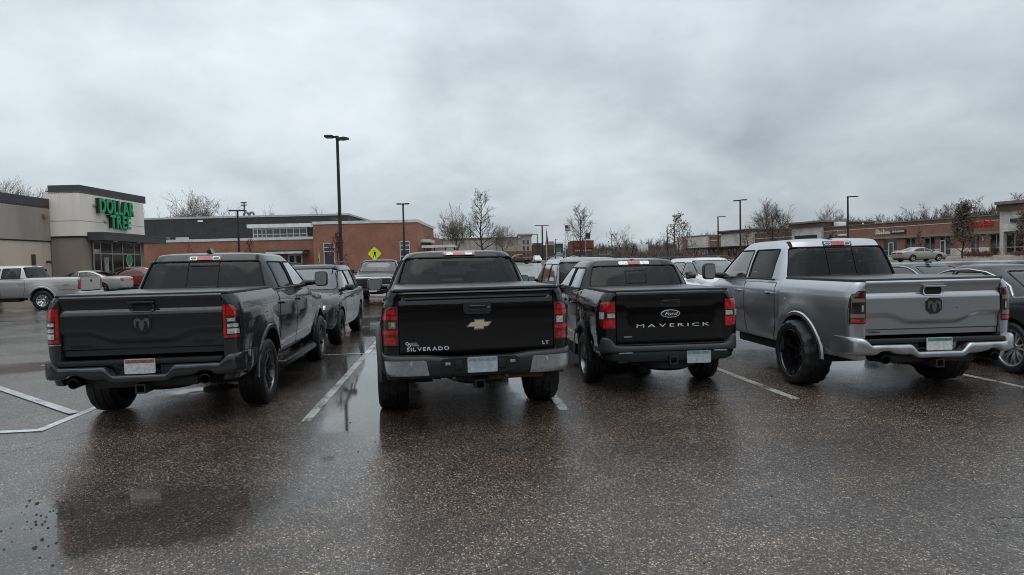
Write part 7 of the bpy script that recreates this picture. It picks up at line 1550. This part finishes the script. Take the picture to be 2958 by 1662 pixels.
def woods():
    rng = random.Random(77); tm, cm = MB(), MB(); nm = MB()
    def small(u, d, z, H, R, mb, everg=False, tw=.10):
        base = site(u, d, z)
        if everg:
            for i in range(110):
                t = rng.random(); rr = R*(1-t)**.8*rng.uniform(.3, 1.05); a = rng.uniform(0, 6.28); p = base+Vector((rr*cos(a), rr*sin(a), H*(.08+.92*t))); s = rng.uniform(.35, .8)
                mb.add([p+Vector((rng.uniform(-s, s), rng.uniform(-s, s), rng.uniform(-s*.5, s*.5))) for _ in range(3)], [(0, 1, 2)])
            return
        def tri(p, q, w):
            v = (q-p); n = v.orthogonal().normalized()*w; mb.add([p-n, p+n, q], [(0, 1, 2)]); m = v.cross(n).normalized()*w; mb.add([p-m, p+m, q], [(0, 1, 2)])
        tri(base-Vector((0, 0, .5)), base+Vector((rng.gauss(0, .3), rng.gauss(0, .3), H*.9)), tw*1.6)
        for i in range(16):
            t = rng.uniform(.2, .85); p = base+Vector((0, 0, H*t)); a = rng.uniform(0, 6.28); el = rng.uniform(.5, 1.2); L = R*rng.uniform(.6, 1.2); dv = Vector((cos(a)*cos(el), sin(a)*cos(el), sin(el))); e = p+dv*L; tri(p, e, tw*.8)
            for k in range(4):
                f = rng.uniform(.3, 1); pp = p.lerp(e, f); dd = (dv+Vector((rng.gauss(0, .5), rng.gauss(0, .5), rng.gauss(.15, .4)))).normalized(); ee = pp+dd*L*rng.uniform(.3, .55); tri(pp, ee, tw*.5)
                for _ in range(2): d3 = (dd+Vector((rng.gauss(0, .6), rng.gauss(0, .6), rng.gauss(.1, .4)))).normalized(); p3 = pp.lerp(ee, rng.uniform(.4, 1)); tri(p3, p3+d3*L*rng.uniform(.15, .3), tw*.4)
    for i in range(560):
        k = rng.random(); u = lerp(20, 440, k**1.15); dc = knots([(a, b) for a, b, _ in HP], u); d = dc+rng.uniform(-60, 40); H = rng.uniform(4.5, 9)*(1.0 if u < 250 else 1.25); small(u, d, hill_h(u, d)-.5, H, H*.34, tm if rng.random() < .6 else cm)
    for i in range(46): u = rng.uniform(20, 420); dc = knots([(a, b) for a, b, _ in HP], u); d = dc+rng.uniform(-70, 20); small(u, d, hill_h(u, d)-.5, rng.uniform(6, 10), rng.uniform(1.8, 3), nm, True)
    for i in range(26): u = lerp(-25, 60, rng.random()); d = rng.uniform(330, 420); small(u, d, gz(d), rng.uniform(6, 9.5), 2.6, nm, True)
    def clump(mb, u, d, z, H, n):
        base = site(u, d, z)
        for k in range(n):
            a = rng.uniform(0, 6.28); el = rng.uniform(.5, 1.5); L = H*rng.uniform(.5, 1.0); p = base+Vector((rng.gauss(0, H*.35), rng.gauss(0, H*.35), rng.uniform(0, H*.3))); e = p+Vector((cos(a)*cos(el), sin(a)*cos(el), sin(el)))*L; w = Vector((rng.gauss(0, 1), rng.gauss(0, 1), 0)).normalized()*.30; mb.add([p-w, p+w, e], [(0, 1, 2)])
    for i in range(1400):
        u = lerp(-15, 440, rng.random()**(1.2 if i < 500 else .6)); dc = knots([(a, b) for a, b, _ in HP], u); d = dc+rng.uniform(-95, 5); clump(rng.choice((tm, tm, cm)), u, d, hill_h(u, d)-.3, rng.uniform(3, 6.5)*(1 if u < 150 else 1.35), 22)
    for mb, m, nmn, lb in ((tm, TWIGB, 'far_wood', 'bare brown wood on the hill'), (cm, mat('twig_grey', (.13, .118, .108), .9), 'far_wood', 'grey bare wood on the hill'), (nm, NEEDLE, 'far_evergreens', 'dark evergreens scattered in the far wood')):
        o = mesh_obj(nmn, mb.v, mb.f, m, None, 0, fix=False); tag(o, lb, kind='stuff')
    # low brush along the far edge of the lot
    br = MB(); 
    for i in range(420):
        px = rng.uniform(1700, 2010); d = rng.uniform(125, 200); u = at(px, 740, d)[0]; base = site(u, d, gz(d)-.1); H = rng.uniform(1.2, 4.2)
        for k in range(14):
            a = rng.uniform(0, 6.28); el = rng.uniform(.6, 1.45); L = H*rng.uniform(.5, 1.0); p = base+Vector((rng.gauss(0, .7), rng.gauss(0, .7), 0)); e = p+Vector((cos(a)*cos(el), sin(a)*cos(el), sin(el)))*L; n = Vector((rng.gauss(0, 1), rng.gauss(0, 1), 0)).normalized()*.10; br.add([p-n, p+n, e], [(0, 1, 2)])
            for _ in range(2): q = p.lerp(e, rng.uniform(.4, .9)); e2 = q+Vector((rng.gauss(0, .4), rng.gauss(0, .4), rng.uniform(.1, .6))); br.add([q-n*.5, q+n*.5, e2], [(0, 1, 2)])
    o = mesh_obj('brush', br.v, br.f, TWIGB, None, 0, fix=False); tag(o, 'leafless brown brush beyond the car park', kind='stuff')
    # reddish low plants by the shop row and on the mulch
    br = MB()
    for i in range(240):
        px = rng.choice((rng.uniform(2790, 2860), rng.uniform(2000, 2085), rng.uniform(2930, 3000))); d = 66 if px > 2500 else 125; d += rng.uniform(0, 5); u = at(px, 740, d)[0]; base = site(u, d, gz(d)+.15); H = rng.uniform(.3, .75)*(1 if px > 2500 else 2)
        for k in range(16):
            a = rng.uniform(0, 6.28); el = rng.uniform(.3, 1.3); e = base+Vector((cos(a)*cos(el), sin(a)*cos(el), sin(el)))*H*rng.uniform(.5, 1); n = Vector((rng.gauss(0, 1), rng.gauss(0, 1), rng.gauss(0, .4))).normalized()*.07; br.add([e-n, e+n, e+Vector((0, 0, .12))], [(0, 1, 2)])
    o = mesh_obj('ornamental_shrubs', br.v, br.f, mat('shrub_rust', (.15, .062, .042), .85, var=.4, vscale=1), None, 0, fix=False); tag(o, 'rust-coloured low shrubs before the shop row', kind='stuff')
    # pale stone bank
    st = MB()
    for i in range(320):
        px = rng.uniform(1716, 1800); d = rng.uniform(172, 188); u = at(px, 740, d)[0]; h = 2.6*exp(-((px-1752)/34)**2)*rng.random(); c = site(u, d, gz(d)+h); s = rng.uniform(.25, .7)
        st.add([c+Vector((rng.uniform(-s, s), rng.uniform(-s, s), rng.uniform(-s*.5, s*.6))) for _ in range(5)], [(0, 1, 2), (1, 2, 3), (2, 3, 4), (0, 3, 4), (0, 1, 4)])
    o = mesh_obj('stone_bank', st.v, st.f, mat('rubble_stone', (.34, .29, .25), .9, var=.4, vscale=.4), None, 0, fix=False); tag(o, 'bank of pale rubble stone beyond the car park', kind='stuff')
woods()
